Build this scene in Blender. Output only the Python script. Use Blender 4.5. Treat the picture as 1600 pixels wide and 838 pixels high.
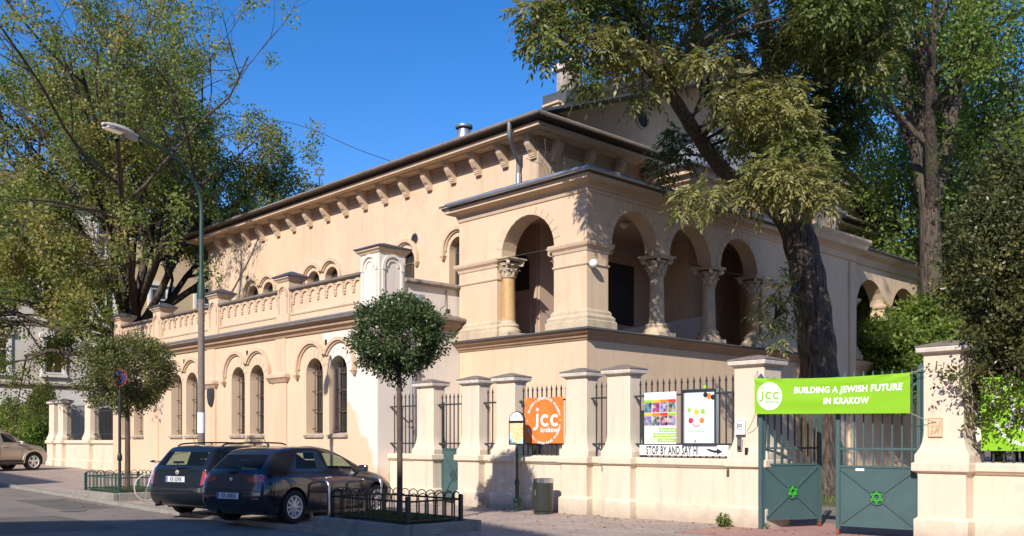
import bpy, bmesh, math, random
import numpy as np
from mathutils import Vector, Matrix, Euler
from mathutils.bvhtree import BVHTree

for o in list(bpy.data.objects):
    bpy.data.objects.remove(o)
scn = bpy.context.scene
COL = scn.collection
PI = math.pi
# ------------------------------------------------------------------ camera
CAMZ, F, HY = 1.55, 1483.0, 688.7
RZ = math.radians(46.28)
SN, CS = math.sin(RZ), math.cos(RZ)
cam_d = bpy.data.cameras.new('camera')
cam_d.sensor_width = 36.0
cam_d.lens = 36.0 * F / 1600.0
cam_d.shift_y = (HY - 419.0) / 1600.0
cam_d.clip_start = 0.1
cam_d.clip_end = 2000.0
cam = bpy.data.objects.new('camera', cam_d)
COL.objects.link(cam)
cam.location = (0, 0, CAMZ)
cam.rotation_euler = (PI / 2, 0, RZ)
scn.camera = cam
# ------------------------------------------------------------------ sun + sky
SUN_EL = math.radians(31.5)
LX, LY = -0.425, 0.905                      # horizontal travel direction of the light
SUN_DIR = Vector((LX * math.cos(SUN_EL), LY * math.cos(SUN_EL), -math.sin(SUN_EL)))
sd = bpy.data.lights.new('sun', 'SUN')
sd.energy = 4.5
sd.angle = math.radians(0.53)
sd.color = (1.0, 0.93, 0.84)
so = bpy.data.objects.new('sun', sd)
COL.objects.link(so)
so.rotation_euler = SUN_DIR.to_track_quat('-Z', 'Y').to_euler()
so.location = (20, -40, 40)
w = bpy.data.worlds.new('World')
scn.world = w
w.use_nodes = True
nt = w.node_tree
bg = nt.nodes.get('Background') or nt.nodes.new('ShaderNodeBackground')
sky = nt.nodes.new('ShaderNodeTexSky')
sky.sky_type = 'NISHITA'
sky.sun_disc = False
sky.sun_elevation = SUN_EL
sky.sun_rotation = math.atan2(-LX, -LY)     # azimuth of the sun, clockwise from +Y
sky.altitude = 300
sky.air_density = 1.0
sky.dust_density = 0.3
sky.ozone_density = 3.0
hsv = nt.nodes.new('ShaderNodeHueSaturation')
hsv.inputs['Saturation'].default_value = 1.36
hsv.inputs['Value'].default_value = 1.0
nt.links.new(sky.outputs[0], hsv.inputs['Color'])
tint = nt.nodes.new('ShaderNodeMix'); tint.data_type = 'RGBA'; tint.blend_type = 'MULTIPLY'; tint.inputs[0].default_value = 1.0
tint.inputs[7].default_value = (1.14, 0.94, 1.08, 1)
nt.links.new(hsv.outputs[0], tint.inputs[6])
nt.links.new(tint.outputs[2], bg.inputs['Color'])
bg.inputs['Strength'].default_value = 0.125
scn.view_settings.view_transform = 'Standard'
scn.view_settings.look = 'None'
scn.view_settings.gamma = 1.0
scn.view_settings.exposure = 0.44
scn.view_settings.use_curve_mapping = False
scn.cycles.max_bounces = 8
scn.cycles.diffuse_bounces = 6
scn.cycles.glossy_bounces = 3
scn.cycles.transmission_bounces = 4
scn.cycles.transparent_max_bounces = 10
scn.cycles.caustics_reflective = False
scn.cycles.caustics_refractive = False
scn.cycles.use_denoising = True

# ------------------------------------------------------------------ measuring helpers (photo pixel -> place)
def ray(px):
    k = (px - 800.0) / F
    return CS * k - SN, SN * k + CS
def onY(px, py, Y):
    dx, dy = ray(px); zf = Y / dy
    return Vector((dx * zf, Y, CAMZ + (HY - py) * zf / F))
def onX(px, py, X):
    dx, dy = ray(px); zf = X / dx
    return Vector((X, dy * zf, CAMZ + (HY - py) * zf / F))
def onD(px, py, zf):
    dx, dy = ray(px)
    return Vector((dx * zf, dy * zf, CAMZ + (HY - py) * zf / F))
def gz(x):
    """height of the ground: the street climbs gently to the left"""
    t = -20.0 - x
    if t <= -2: return 0.0
    if t < 2: return 0.016 * (t + 2) ** 2 / 8
    return min(0.016 * t, 0.7)

# ------------------------------------------------------------------ materials
def new_mat(name):
    m = bpy.data.materials.new(name)
    m.use_nodes = True
    return m, m.node_tree.nodes, m.node_tree.links, m.node_tree.nodes['Principled BSDF']
def mat(name, col, rough=0.7, var=0.12, scale=1.5, bump=0.0, bscale=60.0, metal=0.0, spec=0.5, streak=0.0, coat=0.0, dark=None):
    m, N, L, P = new_mat(name)
    P.inputs['Roughness'].default_value = rough
    P.inputs['Metallic'].default_value = metal
    P.inputs['Specular IOR Level'].default_value = spec
    if coat:
        P.inputs['Coat Weight'].default_value = coat
        P.inputs['Coat Roughness'].default_value = 0.05
    geo = N.new('ShaderNodeNewGeometry')
    n1 = N.new('ShaderNodeTexNoise'); n1.inputs['Scale'].default_value = scale; n1.inputs['Detail'].default_value = 6; n1.inputs['Roughness'].default_value = 0.65
    L.new(geo.outputs['Position'], n1.inputs['Vector'])
    ramp = N.new('ShaderNodeMapRange'); ramp.inputs[1].default_value = 0.3; ramp.inputs[2].default_value = 0.7
    ramp.inputs[3].default_value = 1 - var; ramp.inputs[4].default_value = 1 + var
    L.new(n1.outputs[0], ramp.inputs[0])
    fac = ramp.outputs[0]
    if streak:
        mp = N.new('ShaderNodeMapping'); mp.inputs['Scale'].default_value = (5, 5, 0.5)
        L.new(geo.outputs['Position'], mp.inputs['Vector'])
        n2 = N.new('ShaderNodeTexNoise'); n2.inputs['Scale'].default_value = 1.2; n2.inputs['Detail'].default_value = 5
        L.new(mp.outputs[0], n2.inputs['Vector'])
        r2 = N.new('ShaderNodeMapRange'); r2.inputs[1].default_value = 0.52; r2.inputs[2].default_value = 0.8; r2.inputs[3].default_value = 1; r2.inputs[4].default_value = 1 - streak
        L.new(n2.outputs[0], r2.inputs[0])
        mu = N.new('ShaderNodeMath'); mu.operation = 'MULTIPLY'
        L.new(fac, mu.inputs[0]); L.new(r2.outputs[0], mu.inputs[1]); fac = mu.outputs[0]
    mix = N.new('ShaderNodeMix'); mix.data_type = 'RGBA'; mix.blend_type = 'MULTIPLY'; mix.inputs[0].default_value = 1
    mix.inputs[6].default_value = (*col, 1)
    cmb = N.new('ShaderNodeCombineColor')
    for i in range(3): L.new(fac, cmb.inputs[i])
    L.new(cmb.outputs[0], mix.inputs[7])
    out = mix.outputs[2]
    m['_c'] = 0
    if dark:                                   # patchy grime of another colour: (colour, threshold, scale)
        dc, th, dsc = dark
        n3 = N.new('ShaderNodeTexNoise'); n3.inputs['Scale'].default_value = dsc; n3.inputs['Detail'].default_value = 8; n3.inputs['Roughness'].default_value = 0.7
        L.new(geo.outputs['Position'], n3.inputs['Vector'])
        r3 = N.new('ShaderNodeMapRange'); r3.inputs[1].default_value = th; r3.inputs[2].default_value = th + 0.16; r3.inputs[3].default_value = 0; r3.inputs[4].default_value = 0.85
        L.new(n3.outputs[0], r3.inputs[0])
        mx = N.new('ShaderNodeMix'); mx.data_type = 'RGBA'
        L.new(r3.outputs[0], mx.inputs[0]); L.new(out, mx.inputs[6]); mx.inputs[7].default_value = (*dc, 1)
        out = mx.outputs[2]
    L.new(out, P.inputs['Base Color'])
    if bump:
        nb = N.new('ShaderNodeTexNoise'); nb.inputs['Scale'].default_value = bscale; nb.inputs['Detail'].default_value = 5
        L.new(geo.outputs['Position'], nb.inputs['Vector'])
        b = N.new('ShaderNodeBump'); b.inputs['Strength'].default_value = bump; b.inputs['Distance'].default_value = 0.02
        L.new(nb.outputs[0], b.inputs['Height']); L.new(b.outputs[0], P.inputs['Normal'])
    return m
def grime(m, z0, z1, col, amount=0.8, nscale=3.0):
    """splash stains that climb from the pavement, broken up by noise"""
    N, L = m.node_tree.nodes, m.node_tree.links
    P = N['Principled BSDF']
    src = P.inputs['Base Color'].links[0].from_socket
    geo = N.new('ShaderNodeNewGeometry')
    sp = N.new('ShaderNodeSeparateXYZ'); L.new(geo.outputs['Position'], sp.inputs[0])
    no = N.new('ShaderNodeTexNoise'); no.inputs['Scale'].default_value = nscale; no.inputs['Detail'].default_value = 8; no.inputs['Roughness'].default_value = 0.75
    L.new(geo.outputs['Position'], no.inputs['Vector'])
    ma = N.new('ShaderNodeMath'); ma.operation = 'MULTIPLY_ADD'; ma.inputs[1].default_value = (z1 - z0) * 2.2; ma.inputs[2].default_value = -(z1 - z0) * 1.1
    L.new(no.outputs[0], ma.inputs[0])
    ad = N.new('ShaderNodeMath'); ad.operation = 'ADD'; L.new(sp.outputs[2], ad.inputs[0]); L.new(ma.outputs[0], ad.inputs[1])
    mr = N.new('ShaderNodeMapRange'); mr.inputs[1].default_value = z0; mr.inputs[2].default_value = z1; mr.inputs[3].default_value = amount; mr.inputs[4].default_value = 0
    L.new(ad.outputs[0], mr.inputs[0])
    mx = N.new('ShaderNodeMix'); mx.data_type = 'RGBA'
    L.new(mr.outputs[0], mx.inputs[0]); L.new(src, mx.inputs[6]); mx.inputs[7].default_value = (*col, 1)
    L.new(mx.outputs[2], P.inputs['Base Color'])
def leaf_mat(name, c0, c1, c2, trans=0.35, rough=0.45):
    """leaf colours run c0 -> c1 -> c2 with the face attribute 'tone'"""
    m, N, L, P = new_mat(name)
    at = N.new('ShaderNodeAttribute'); at.attribute_name = 'tone'
    cr = N.new('ShaderNodeValToRGB')
    cr.color_ramp.elements[0].color = (*c0, 1); cr.color_ramp.elements[0].position = 0.1
    cr.color_ramp.elements[1].color = (*c2, 1); cr.color_ramp.elements[1].position = 0.95
    e = cr.color_ramp.elements.new(0.55); e.color = (*c1, 1)
    L.new(at.outputs['Fac'], cr.inputs[0])
    L.new(cr.outputs[0], P.inputs['Base Color'])
    P.inputs['Roughness'].default_value = rough
    P.inputs['Specular IOR Level'].default_value = 0.4
    tr = N.new('ShaderNodeBsdfTranslucent')
    hs = N.new('ShaderNodeHueSaturation'); hs.inputs['Saturation'].default_value = 1.15; hs.inputs['Value'].default_value = 1.3
    L.new(cr.outputs[0], hs.inputs['Color']); L.new(hs.outputs[0], tr.inputs['Color'])
    ms = N.new('ShaderNodeMixShader'); ms.inputs[0].default_value = trans
    L.new(P.outputs[0], ms.inputs[1]); L.new(tr.outputs[0], ms.inputs[2])
    L.new(ms.outputs[0], N['Material Output'].inputs['Surface'])
    return m
def glass_mat(name, tint, alpha, rough=0.03):
    m, N, L, P = new_mat(name)
    P.inputs['Base Color'].default_value = (*tint, 1)
    P.inputs['Roughness'].default_value = rough
    P.inputs['Specular IOR Level'].default_value = 0.9
    tb = N.new('ShaderNodeBsdfTransparent'); tb.inputs[0].default_value = (0.72, 0.84, 0.78, 1)
    ms = N.new('ShaderNodeMixShader'); ms.inputs[0].default_value = alpha
    L.new(tb.outputs[0], ms.inputs[1]); L.new(P.outputs[0], ms.inputs[2])
    L.new(ms.outputs[0], N['Material Output'].inputs['Surface'])
    return m

WALL = (0.64, 0.48, 0.33)
M = {}
M['stucco'] = mat('stucco', WALL, 0.85, 0.08, 0.45, 0.14, 45, streak=0.15, spec=0.2, dark=((0.55, 0.395, 0.265), 0.57, 0.55))
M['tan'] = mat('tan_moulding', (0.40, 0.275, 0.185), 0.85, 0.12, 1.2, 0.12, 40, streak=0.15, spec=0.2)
M['trim'] = mat('stucco_trim', (0.585, 0.435, 0.305), 0.85, 0.10, 1.2, 0.12, 40, streak=0.16, spec=0.2)
M['cap'] = mat('weathered_cap', (0.36, 0.30, 0.25), 0.9, 0.25, 3, 0.3, 40, dark=((0.10, 0.085, 0.07), 0.50, 4.0))
M['fence'] = mat('fence_paint', (0.68, 0.57, 0.44), 0.85, 0.06, 0.8, 0.16, 50, streak=0.2, spec=0.2, dark=((0.56, 0.46, 0.35), 0.58, 1.6))
grime(M['fence'], 0.02, 0.34, (0.40, 0.33, 0.25), 0.8)
M['fence_cap'] = mat('fence_cap', (0.62, 0.55, 0.47), 0.9, 0.15, 4, 0.2, 60, dark=((0.16, 0.13, 0.105), 0.56, 5.0))
M['shingle'] = mat('cap_shingle', (0.20, 0.165, 0.14), 0.95, 0.3, 8, 0.6, 50)
M['stone'] = mat('column_stone', (0.52, 0.42, 0.29), 0.8, 0.18, 3, 0.25, 40, streak=0.2)
M['marble'] = mat('ochre_marble', (0.50, 0.31, 0.13), 0.55, 0.22, 4, 0.05, 40, streak=0.15)
M['metal_roof'] = mat('sheet_metal_roof', (0.10, 0.105, 0.115), 0.55, 0.2, 2, 0.05, 20, metal=0.3)
M['light_roof'] = mat('pale_sheet_roof', (0.30, 0.33, 0.38), 0.5, 0.15, 2, 0.05, 20, metal=0.3)
M['fascia'] = mat('brown_gutter', (0.19, 0.155, 0.125), 0.6, 0.2, 3)
M['dark_eaves'] = mat('dark_eaves_board', (0.085, 0.060, 0.045), 0.8, 0.15, 3)
M['zinc'] = mat('zinc', (0.42, 0.44, 0.47), 0.35, 0.12, 6, metal=0.7)
M['zinc_dull'] = mat('dull_zinc', (0.22, 0.23, 0.25), 0.5, 0.12, 6, metal=0.5)
M['iron'] = mat('iron', (0.035, 0.037, 0.04), 0.6, 0.2, 10)
M['iron_brown'] = mat('rusty_iron', (0.05, 0.042, 0.037), 0.7, 0.3, 10)
M['dark_glass'] = mat('window_glass', (0.035, 0.033, 0.03), 0.12, 0.3, 3, spec=0.6)
M['dark_void'] = mat('dark_opening', (0.022, 0.02, 0.022), 0.5, 0.2, 3)
M['inner'] = mat('gallery_wall', (0.50, 0.36, 0.28), 0.9, 0.06, 0.6)
M['gate'] = mat('gate_green', (0.056, 0.105, 0.104), 0.5, 0.10, 2, 0.05, 30)
M['green_iron'] = mat('green_iron', (0.022, 0.06, 0.045), 0.5, 0.15, 6)
M['black_iron'] = mat('black_iron', (0.014, 0.018, 0.016), 0.45, 0.15, 6)
M['black'] = mat('black_plastic', (0.012, 0.012, 0.013), 0.45, 0.1, 6)
M['steel'] = mat('brushed_steel', (0.55, 0.55, 0.57), 0.25, 0.08, 12, metal=1.0)
M['asphalt'] = mat('asphalt', (0.215, 0.18, 0.15), 0.92, 0.2, 0.8, 0.35, 120, dark=((0.12, 0.105, 0.095), 0.54, 0.7))
M['kerb'] = mat('kerb_stone', (0.26, 0.235, 0.20), 0.9, 0.2, 3, 0.3, 50)
M['concrete'] = mat('concrete', (0.30, 0.265, 0.22), 0.9, 0.18, 4, 0.3, 60)
M['soil'] = mat('soil', (0.10, 0.075, 0.05), 0.95, 0.35, 6, 0.5, 30)
M['grass'] = leaf_mat('grass_blade', (0.05, 0.09, 0.015), (0.09, 0.13, 0.025), (0.20, 0.17, 0.06), 0.2)
def bark_mat(name, c0, c1, moss):
    m, N, L, P = new_mat(name)
    geo = N.new('ShaderNodeNewGeometry'); mp = N.new('ShaderNodeMapping'); mp.inputs['Scale'].default_value = (9, 9, 1.3); L.new(geo.outputs['Position'], mp.inputs['Vector'])
    n1 = N.new('ShaderNodeTexNoise'); n1.inputs['Scale'].default_value = 1.6; n1.inputs['Detail'].default_value = 7; n1.inputs['Distortion'].default_value = 0.6; L.new(mp.outputs[0], n1.inputs['Vector'])
    cr = N.new('ShaderNodeValToRGB'); cr.color_ramp.elements[0].position = 0.36; cr.color_ramp.elements[0].color = (*c0, 1); cr.color_ramp.elements[1].position = 0.66; cr.color_ramp.elements[1].color = (*c1, 1); L.new(n1.outputs[0], cr.inputs[0])
    n2 = N.new('ShaderNodeTexNoise'); n2.inputs['Scale'].default_value = 1.1; n2.inputs['Detail'].default_value = 6; L.new(geo.outputs['Position'], n2.inputs['Vector'])
    mr = N.new('ShaderNodeMapRange'); mr.inputs[1].default_value = 0.52; mr.inputs[2].default_value = 0.68; mr.inputs[4].default_value = 0.65; L.new(n2.outputs[0], mr.inputs[0])
    mx = N.new('ShaderNodeMix'); mx.data_type = 'RGBA'; L.new(mr.outputs[0], mx.inputs[0]); L.new(cr.outputs[0], mx.inputs[6]); mx.inputs[7].default_value = (*moss, 1); L.new(mx.outputs[2], P.inputs['Base Color'])
    bu = N.new('ShaderNodeBump'); bu.inputs['Strength'].default_value = 1.0; bu.inputs['Distance'].default_value = 0.06; L.new(n1.outputs[0], bu.inputs['Height']); L.new(bu.outputs[0], P.inputs['Normal']); P.inputs['Roughness'].default_value = 0.95
    return m
M['bark'] = bark_mat('bark', (0.025, 0.018, 0.014), (0.125, 0.092, 0.070), (0.085, 0.085, 0.035))
M['bark_thin'] = mat('bark_thin', (0.095, 0.068, 0.052), 0.95, 0.3, 8, 0.5, 40)
M['white'] = mat('white_paint', (0.80, 0.79, 0.76), 0.5, 0.03, 3)
M['white_matt'] = mat('white_print', (0.82, 0.82, 0.82), 0.6, 0.02, 3)
M['lime'] = mat('lime_vinyl', (0.24, 0.50, 0.015), 0.5, 0.04, 1.5)
M['orange'] = mat('orange_vinyl', (0.86, 0.20, 0.035), 0.55, 0.05, 2)
M['ink'] = mat('dark_ink', (0.02, 0.02, 0.022), 0.6, 0.05, 3)

# ------------------------------------------------------------------ mesh building
def catmull(pts, sub=4):
    P = [Vector(p) for p in pts]
    if len(P) < 3: return P
    out = []
    for i in range(len(P) - 1):
        a = P[max(i - 1, 0)]; b = P[i]; c = P[i + 1]; d = P[min(i + 2, len(P) - 1)]
        for s in range(sub):
            t = s / sub
            out.append(0.5 * ((2 * b) + (c - a) * t + (2 * a - 5 * b + 4 * c - d) * t * t + (3 * b - a - 3 * c + d) * t ** 3))
    out.append(P[-1])
    return out
def wm(o):
    b = Matrix.LocRotScale(o.location, o.rotation_euler, o.scale)
    return wm(o.parent) @ o.matrix_parent_inverse @ b if o.parent else b
class MB:
    def __init__(s): s.v = []; s.f = []; s.m = []; s.cur = 0
    def add(s, pts): 
        n = len(s.v); s.v.extend([tuple(p) for p in pts]); return n
    def face(s, idx): s.f.append(tuple(idx)); s.m.append(s.cur)
    def poly(s, pts):
        n = s.add(pts); s.face(range(n, n + len(pts)))
    def box(s, x0, x1, y0, y1, z0, z1):
        n = s.add([(x0, y0, z0), (x1, y0, z0), (x1, y1, z0), (x0, y1, z0), (x0, y0, z1), (x1, y0, z1), (x1, y1, z1), (x0, y1, z1)])
        for f in ((0, 3, 2, 1), (4, 5, 6, 7), (0, 1, 5, 4), (1, 2, 6, 5), (2, 3, 7, 6), (3, 0, 4, 7)): s.face([n + i for i in f])
    def obox(s, c, ux, uy, uz):
        c = Vector(c); ux = Vector(ux); uy = Vector(uy); uz = Vector(uz)
        n = s.add([c - ux - uy - uz, c + ux - uy - uz, c + ux + uy - uz, c - ux + uy - uz, c - ux - uy + uz, c + ux - uy + uz, c + ux + uy + uz, c - ux + uy + uz])
        for f in ((0, 3, 2, 1), (4, 5, 6, 7), (0, 1, 5, 4), (1, 2, 6, 5), (2, 3, 7, 6), (3, 0, 4, 7)): s.face([n + i for i in f])
    def frust(s, cx, cy, z0, z1, a0, b0, a1, b1):
        n = s.add([(cx + i * a0, cy + j * b0, z0) for i, j in ((-1, -1), (1, -1), (1, 1), (-1, 1))] + [(cx + i * a1, cy + j * b1, z1) for i, j in ((-1, -1), (1, -1), (1, 1), (-1, 1))])
        for f in ((0, 3, 2, 1), (4, 5, 6, 7), (0, 1, 5, 4), (1, 2, 6, 5), (2, 3, 7, 6), (3, 0, 4, 7)): s.face([n + i for i in f])
    def prism(s, poly, fn, d0, d1):
        k = len(poly)
        n = s.add([fn(u, v, d0) for u, v in poly] + [fn(u, v, d1) for u, v in poly])
        s.face(range(n, n + k)); s.face([n + k + i for i in reversed(range(k))])
        for i in range(k):
            j = (i + 1) % k
            s.face((n + i, n + k + i, n + k + j, n + j))
    def tube(s, pts, rad, n=8, caps=True):
        P = [Vector(p) for p in pts]
        if not hasattr(rad, '__len__'): rad = [rad] * len(P)
        up = None; rings = []
        for i, p in enumerate(P):
            t = (P[min(i + 1, len(P) - 1)] - P[max(i - 1, 0)])
            if t.length < 1e-9: t = Vector((0, 0, 1))
            t.normalize()
            if up is None:
                a = Vector((0, 0, 1)) if abs(t.z) < 0.9 else Vector((1, 0, 0))
                up = (a - t * a.dot(t)).normalized()
            else:
                up = up - t * up.dot(t)
                up = up.normalized() if up.length > 1e-6 else Vector((1, 0, 0))
            sd_ = t.cross(up)
            rings.append(s.add([p + (up * math.cos(2 * PI * k / n) + sd_ * math.sin(2 * PI * k / n)) * rad[i] for k in range(n)]))
        for a, b in zip(rings, rings[1:]):
            for k in range(n):
                k2 = (k + 1) % n
                s.face((a + k, a + k2, b + k2, b + k))
        if caps:
            s.face([rings[0] + k for k in reversed(range(n))]); s.face([rings[-1] + k for k in range(n)])
    def lathe(s, prof, c, n=20, ax=None, caps=True):
        """prof (r, h) about a vertical axis through c, or about ax=(e1,e2,axis)"""
        c = Vector(c)
        e1, e2, e3 = ax if ax else (Vector((1, 0, 0)), Vector((0, 1, 0)), Vector((0, 0, 1)))
        rings = []
        for r, h in prof:
            rings.append(s.add([c + e3 * h + (e1 * math.cos(2 * PI * k / n) + e2 * math.sin(2 * PI * k / n)) * max(r, 1e-4) for k in range(n)]))
        for a, b in zip(rings, rings[1:]):
            for k in range(n):
                k2 = (k + 1) % n
                s.face((a + k, a + k2, b + k2, b + k))
        if caps:
            s.face([rings[0] + k for k in reversed(range(n))]); s.face([rings[-1] + k for k in range(n)])
    def sweep(s, prof, path, closed=False):
        """prof [(outward, z)] as a closed section, swept along a level path, outward = right of travel"""
        P = [Vector((p[0], p[1])) for p in path]; k = len(P); m = len(prof); rings = []
        for i in range(k):
            dirs = []
            if i > 0 or closed: dirs.append((P[i] - P[i - 1]).normalized())
            if i < k - 1 or closed: dirs.append((P[(i + 1) % k] - P[i]).normalized())
            ns = [Vector((d.y, -d.x)) for d in dirs]
            if len(ns) == 2:
                b = (ns[0] + ns[1]).normalized(); b = b / max(b.dot(ns[0]), 0.2)
            else: b = ns[0]
            rings.append(s.add([(P[i].x + b.x * o, P[i].y + b.y * o, z) for o, z in prof]))
        for i in range(k if closed else k - 1):
            a = rings[i]; b = rings[(i + 1) % k]
            for j in range(m):
                j2 = (j + 1) % m
                s.face((a + j, b + j, b + j2, a + j2))
        if not closed:
            s.face([rings[0] + j for j in range(m)]); s.face([rings[-1] + j for j in reversed(range(m))])
    def ring(s, fn, sc, zp, r0, r1, d0, d1, a0=0.0, a1=PI, n=16):
        A = []
        for i in range(n + 1):
            a = a0 + (a1 - a0) * i / n
            c, q = math.cos(a), math.sin(a)
            A.append(s.add([fn(sc + r0 * c, zp + r0 * q, d0), fn(sc + r1 * c, zp + r1 * q, d0), fn(sc + r1 * c, zp + r1 * q, d1), fn(sc + r0 * c, zp + r0 * q, d1)]))
        for a, b in zip(A, A[1:]):
            for j in range(4):
                j2 = (j + 1) % 4
                s.face((a + j, a + j2, b + j2, b + j))
        s.face([A[0] + j for j in range(4)]); s.face([A[-1] + j for j in reversed(range(4))])
    def arch_wall(s, fn, s0, s1, z0, z1, ops, depth, n=14, d0=0.0):
        """a wall of real thickness with arched openings: ops = (centre, half width, sill, spring)"""
        ops = sorted(ops)
        cuts = [s0]
        for sc, hw, zs, zp in ops: cuts += [sc - hw, sc + hw]
        cuts.append(s1)
        D = (d0, d0 + depth)
        def q(a, b, c, d): s.poly([a, b, c, d])
        for i in range(0, len(cuts), 2):
            a, b = cuts[i], cuts[i + 1]
            if b - a < 1e-5: continue
            for d in D: q(fn(a, z0, d), fn(b, z0, d), fn(b, z1, d), fn(a, z1, d))
        for sc, hw, zs, zp in ops:
            a, b = sc - hw, sc + hw
            if zs > z0 + 1e-6:
                for d in D: q(fn(a, z0, d), fn(b, z0, d), fn(b, zs, d), fn(a, zs, d))
                q(fn(a, zs, D[0]), fn(b, zs, D[0]), fn(b, zs, D[1]), fn(a, zs, D[1]))
            pr = [(sc + hw * math.cos(PI - PI * j / n), zp + hw * math.sin(PI * j / n)) for j in range(n + 1)]
            for (u0, w0), (u1, w1) in zip(pr, pr[1:]):
                for d in D: q(fn(u0, w0, d), fn(u1, w1, d), fn(u1, z1, d), fn(u0, z1, d))
                q(fn(u0, w0, D[0]), fn(u1, w1, D[0]), fn(u1, w1, D[1]), fn(u0, w0, D[1]))
            if zp > zs:
                for u in (a, b): q(fn(u, zs, D[0]), fn(u, zp, D[0]), fn(u, zp, D[1]), fn(u, zs, D[1]))
        for u in (s0, s1): q(fn(u, z0, D[0]), fn(u, z1, D[0]), fn(u, z1, D[1]), fn(u, z0, D[1]))
        q(fn(s0, z1, D[0]), fn(s1, z1, D[0]), fn(s1, z1, D[1]), fn(s0, z1, D[1]))
        a = s0
        for sc, hw, zs, zp in ops:
            if zs <= z0 + 1e-6:                     # the opening runs through the foot of the wall
                q(fn(a, z0, D[0]), fn(sc - hw, z0, D[0]), fn(sc - hw, z0, D[1]), fn(a, z0, D[1])); a = sc + hw
        q(fn(a, z0, D[0]), fn(s1, z0, D[0]), fn(s1, z0, D[1]), fn(a, z0, D[1]))
    def mesh(s, name, mats, smooth=None, merge=True):
        me = bpy.data.meshes.new(name)
        bm = bmesh.new()
        vs = [bm.verts.new(p) for p in s.v]
        for f, mi in zip(s.f, s.m):
            try:
                fc = bm.faces.new([vs[i] for i in f]); fc.material_index = mi
            except ValueError: pass
        if merge: bmesh.ops.remove_doubles(bm, verts=bm.verts, dist=1e-4)
        bmesh.ops.recalc_face_normals(bm, faces=bm.faces)
        bm.to_mesh(me); bm.free()
        for m_ in (mats if isinstance(mats, (list, tuple)) else [mats]): me.materials.append(m_)
        if smooth is not None:
            me.polygons.foreach_set('use_smooth', [True] * len(me.polygons))
            me.set_sharp_from_angle(angle=math.radians(smooth))
        return me
    def build(s, name, mats, parent=None, smooth=None, bevel=0.0, loc=None, merge=True, local=False):
        """links the collected shape as ONE object; with loc the mesh is stored about that point"""
        if loc is not None:
            l = Vector(loc); s.v = [tuple(Vector(p) - l) for p in s.v]
        o = bpy.data.objects.new(name, s.mesh(name, mats, smooth, merge)); COL.objects.link(o)
        if loc is not None: o.location = loc
        if parent is not None:
            o.parent = parent
            if not local: o.matrix_parent_inverse = wm(parent).inverted()
        if bevel:
            b = o.modifiers.new('bevel', 'BEVEL'); b.width = bevel; b.segments = 2; b.limit_method = 'ANGLE'; b.angle_limit = math.radians(40)
        return o
def tag(o, label=None, cat=None, group=None, kind=None):
    if label: o['label'] = label
    if cat: o['category'] = cat
    if group: o['group'] = group
    if kind: o['kind'] = kind
    return o
def empty(name, loc, label=None, cat=None, group=None, rz=0.0):
    o = bpy.data.objects.new(name, None); COL.objects.link(o)
    o.location = loc; o.rotation_euler = (0, 0, rz); o.empty_display_size = 0.3
    return tag(o, label, cat, group)
def copy_tree(o, parent=None):
    c = o.copy(); COL.objects.link(c)
    if parent is not None: c.parent = parent
    for ch in list(o.children): copy_tree(ch, c)
    return c
def text_mb(s, body, fn, u, v, size, d0, d1, align='CENTER', bold=0.0, sx=1.0, shear=0.0, spacing=1.0, fit=None):
    """writes body into MB s; fn(u, v, d) maps the sheet to the place; v is the baseline"""
    cu = bpy.data.curves.new('lettering', 'FONT')
    cu.body = body; cu.size = size; cu.align_x = align; cu.offset = bold; cu.shear = shear
    cu.space_character = spacing; cu.resolution_u = 3
    ob = bpy.data.objects.new('lettering', cu); COL.objects.link(ob)
    dg = bpy.context.evaluated_depsgraph_get()
    me = bpy.data.meshes.new_from_object(ob.evaluated_get(dg))
    if fit:
        xs = [p.co.x for p in me.vertices]; sx = fit / (max(xs) - min(xs))
    n = s.add([fn(u + p.co.x * sx, v + p.co.y, d1) for p in me.vertices])
    for pl in me.polygons: s.face([n + i for i in pl.vertices])
    bpy.data.objects.remove(ob); bpy.data.curves.remove(cu); bpy.data.meshes.remove(me)
def disc(s, fn, u, v, r, d, n=28, r1=None):
    if r1 is None:
        s.poly([fn(u + r * math.cos(2 * PI * k / n), v + r * math.sin(2 * PI * k / n), d) for k in range(n)])
    else:
        for k in range(n):
            a, b = 2 * PI * k / n, 2 * PI * (k + 1) / n
            s.poly([fn(u + q * math.cos(t), v + q * math.sin(t), d) for q, t in ((r, a), (r, b), (r1, b), (r1, a))])
def star_lines(s, fn, u, v, r, wd, d0, d1):
    """a six pointed star of two interlaced outline triangles"""
    for ph in (PI / 2, -PI / 2):
        P = [(u + r * math.cos(ph + 2 * PI * k / 3), v + r * math.sin(ph + 2 * PI * k / 3)) for k in range(3)]
        for k in range(3):
            a, b = P[k], P[(k + 1) % 3]
            dx, dy = b[0] - a[0], b[1] - a[1]; l = math.hypot(dx, dy); nx, ny = -dy / l * wd / 2, dx / l * wd / 2
            s.prism([(a[0] + nx, a[1] + ny), (a[0] - nx, a[1] - ny), (b[0] - nx, b[1] - ny), (b[0] + nx, b[1] + ny)], fn, d0, d1 + 0.0015 * k + (0.004 if ph < 0 else 0))
# faces of the building: fn(s, z, d) with d pointing INTO the wall
def faceY(Y): return lambda s, z, d: (s, Y + d, z)
def faceX(X): return lambda s, z, d: (X - d, s, z)
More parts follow.
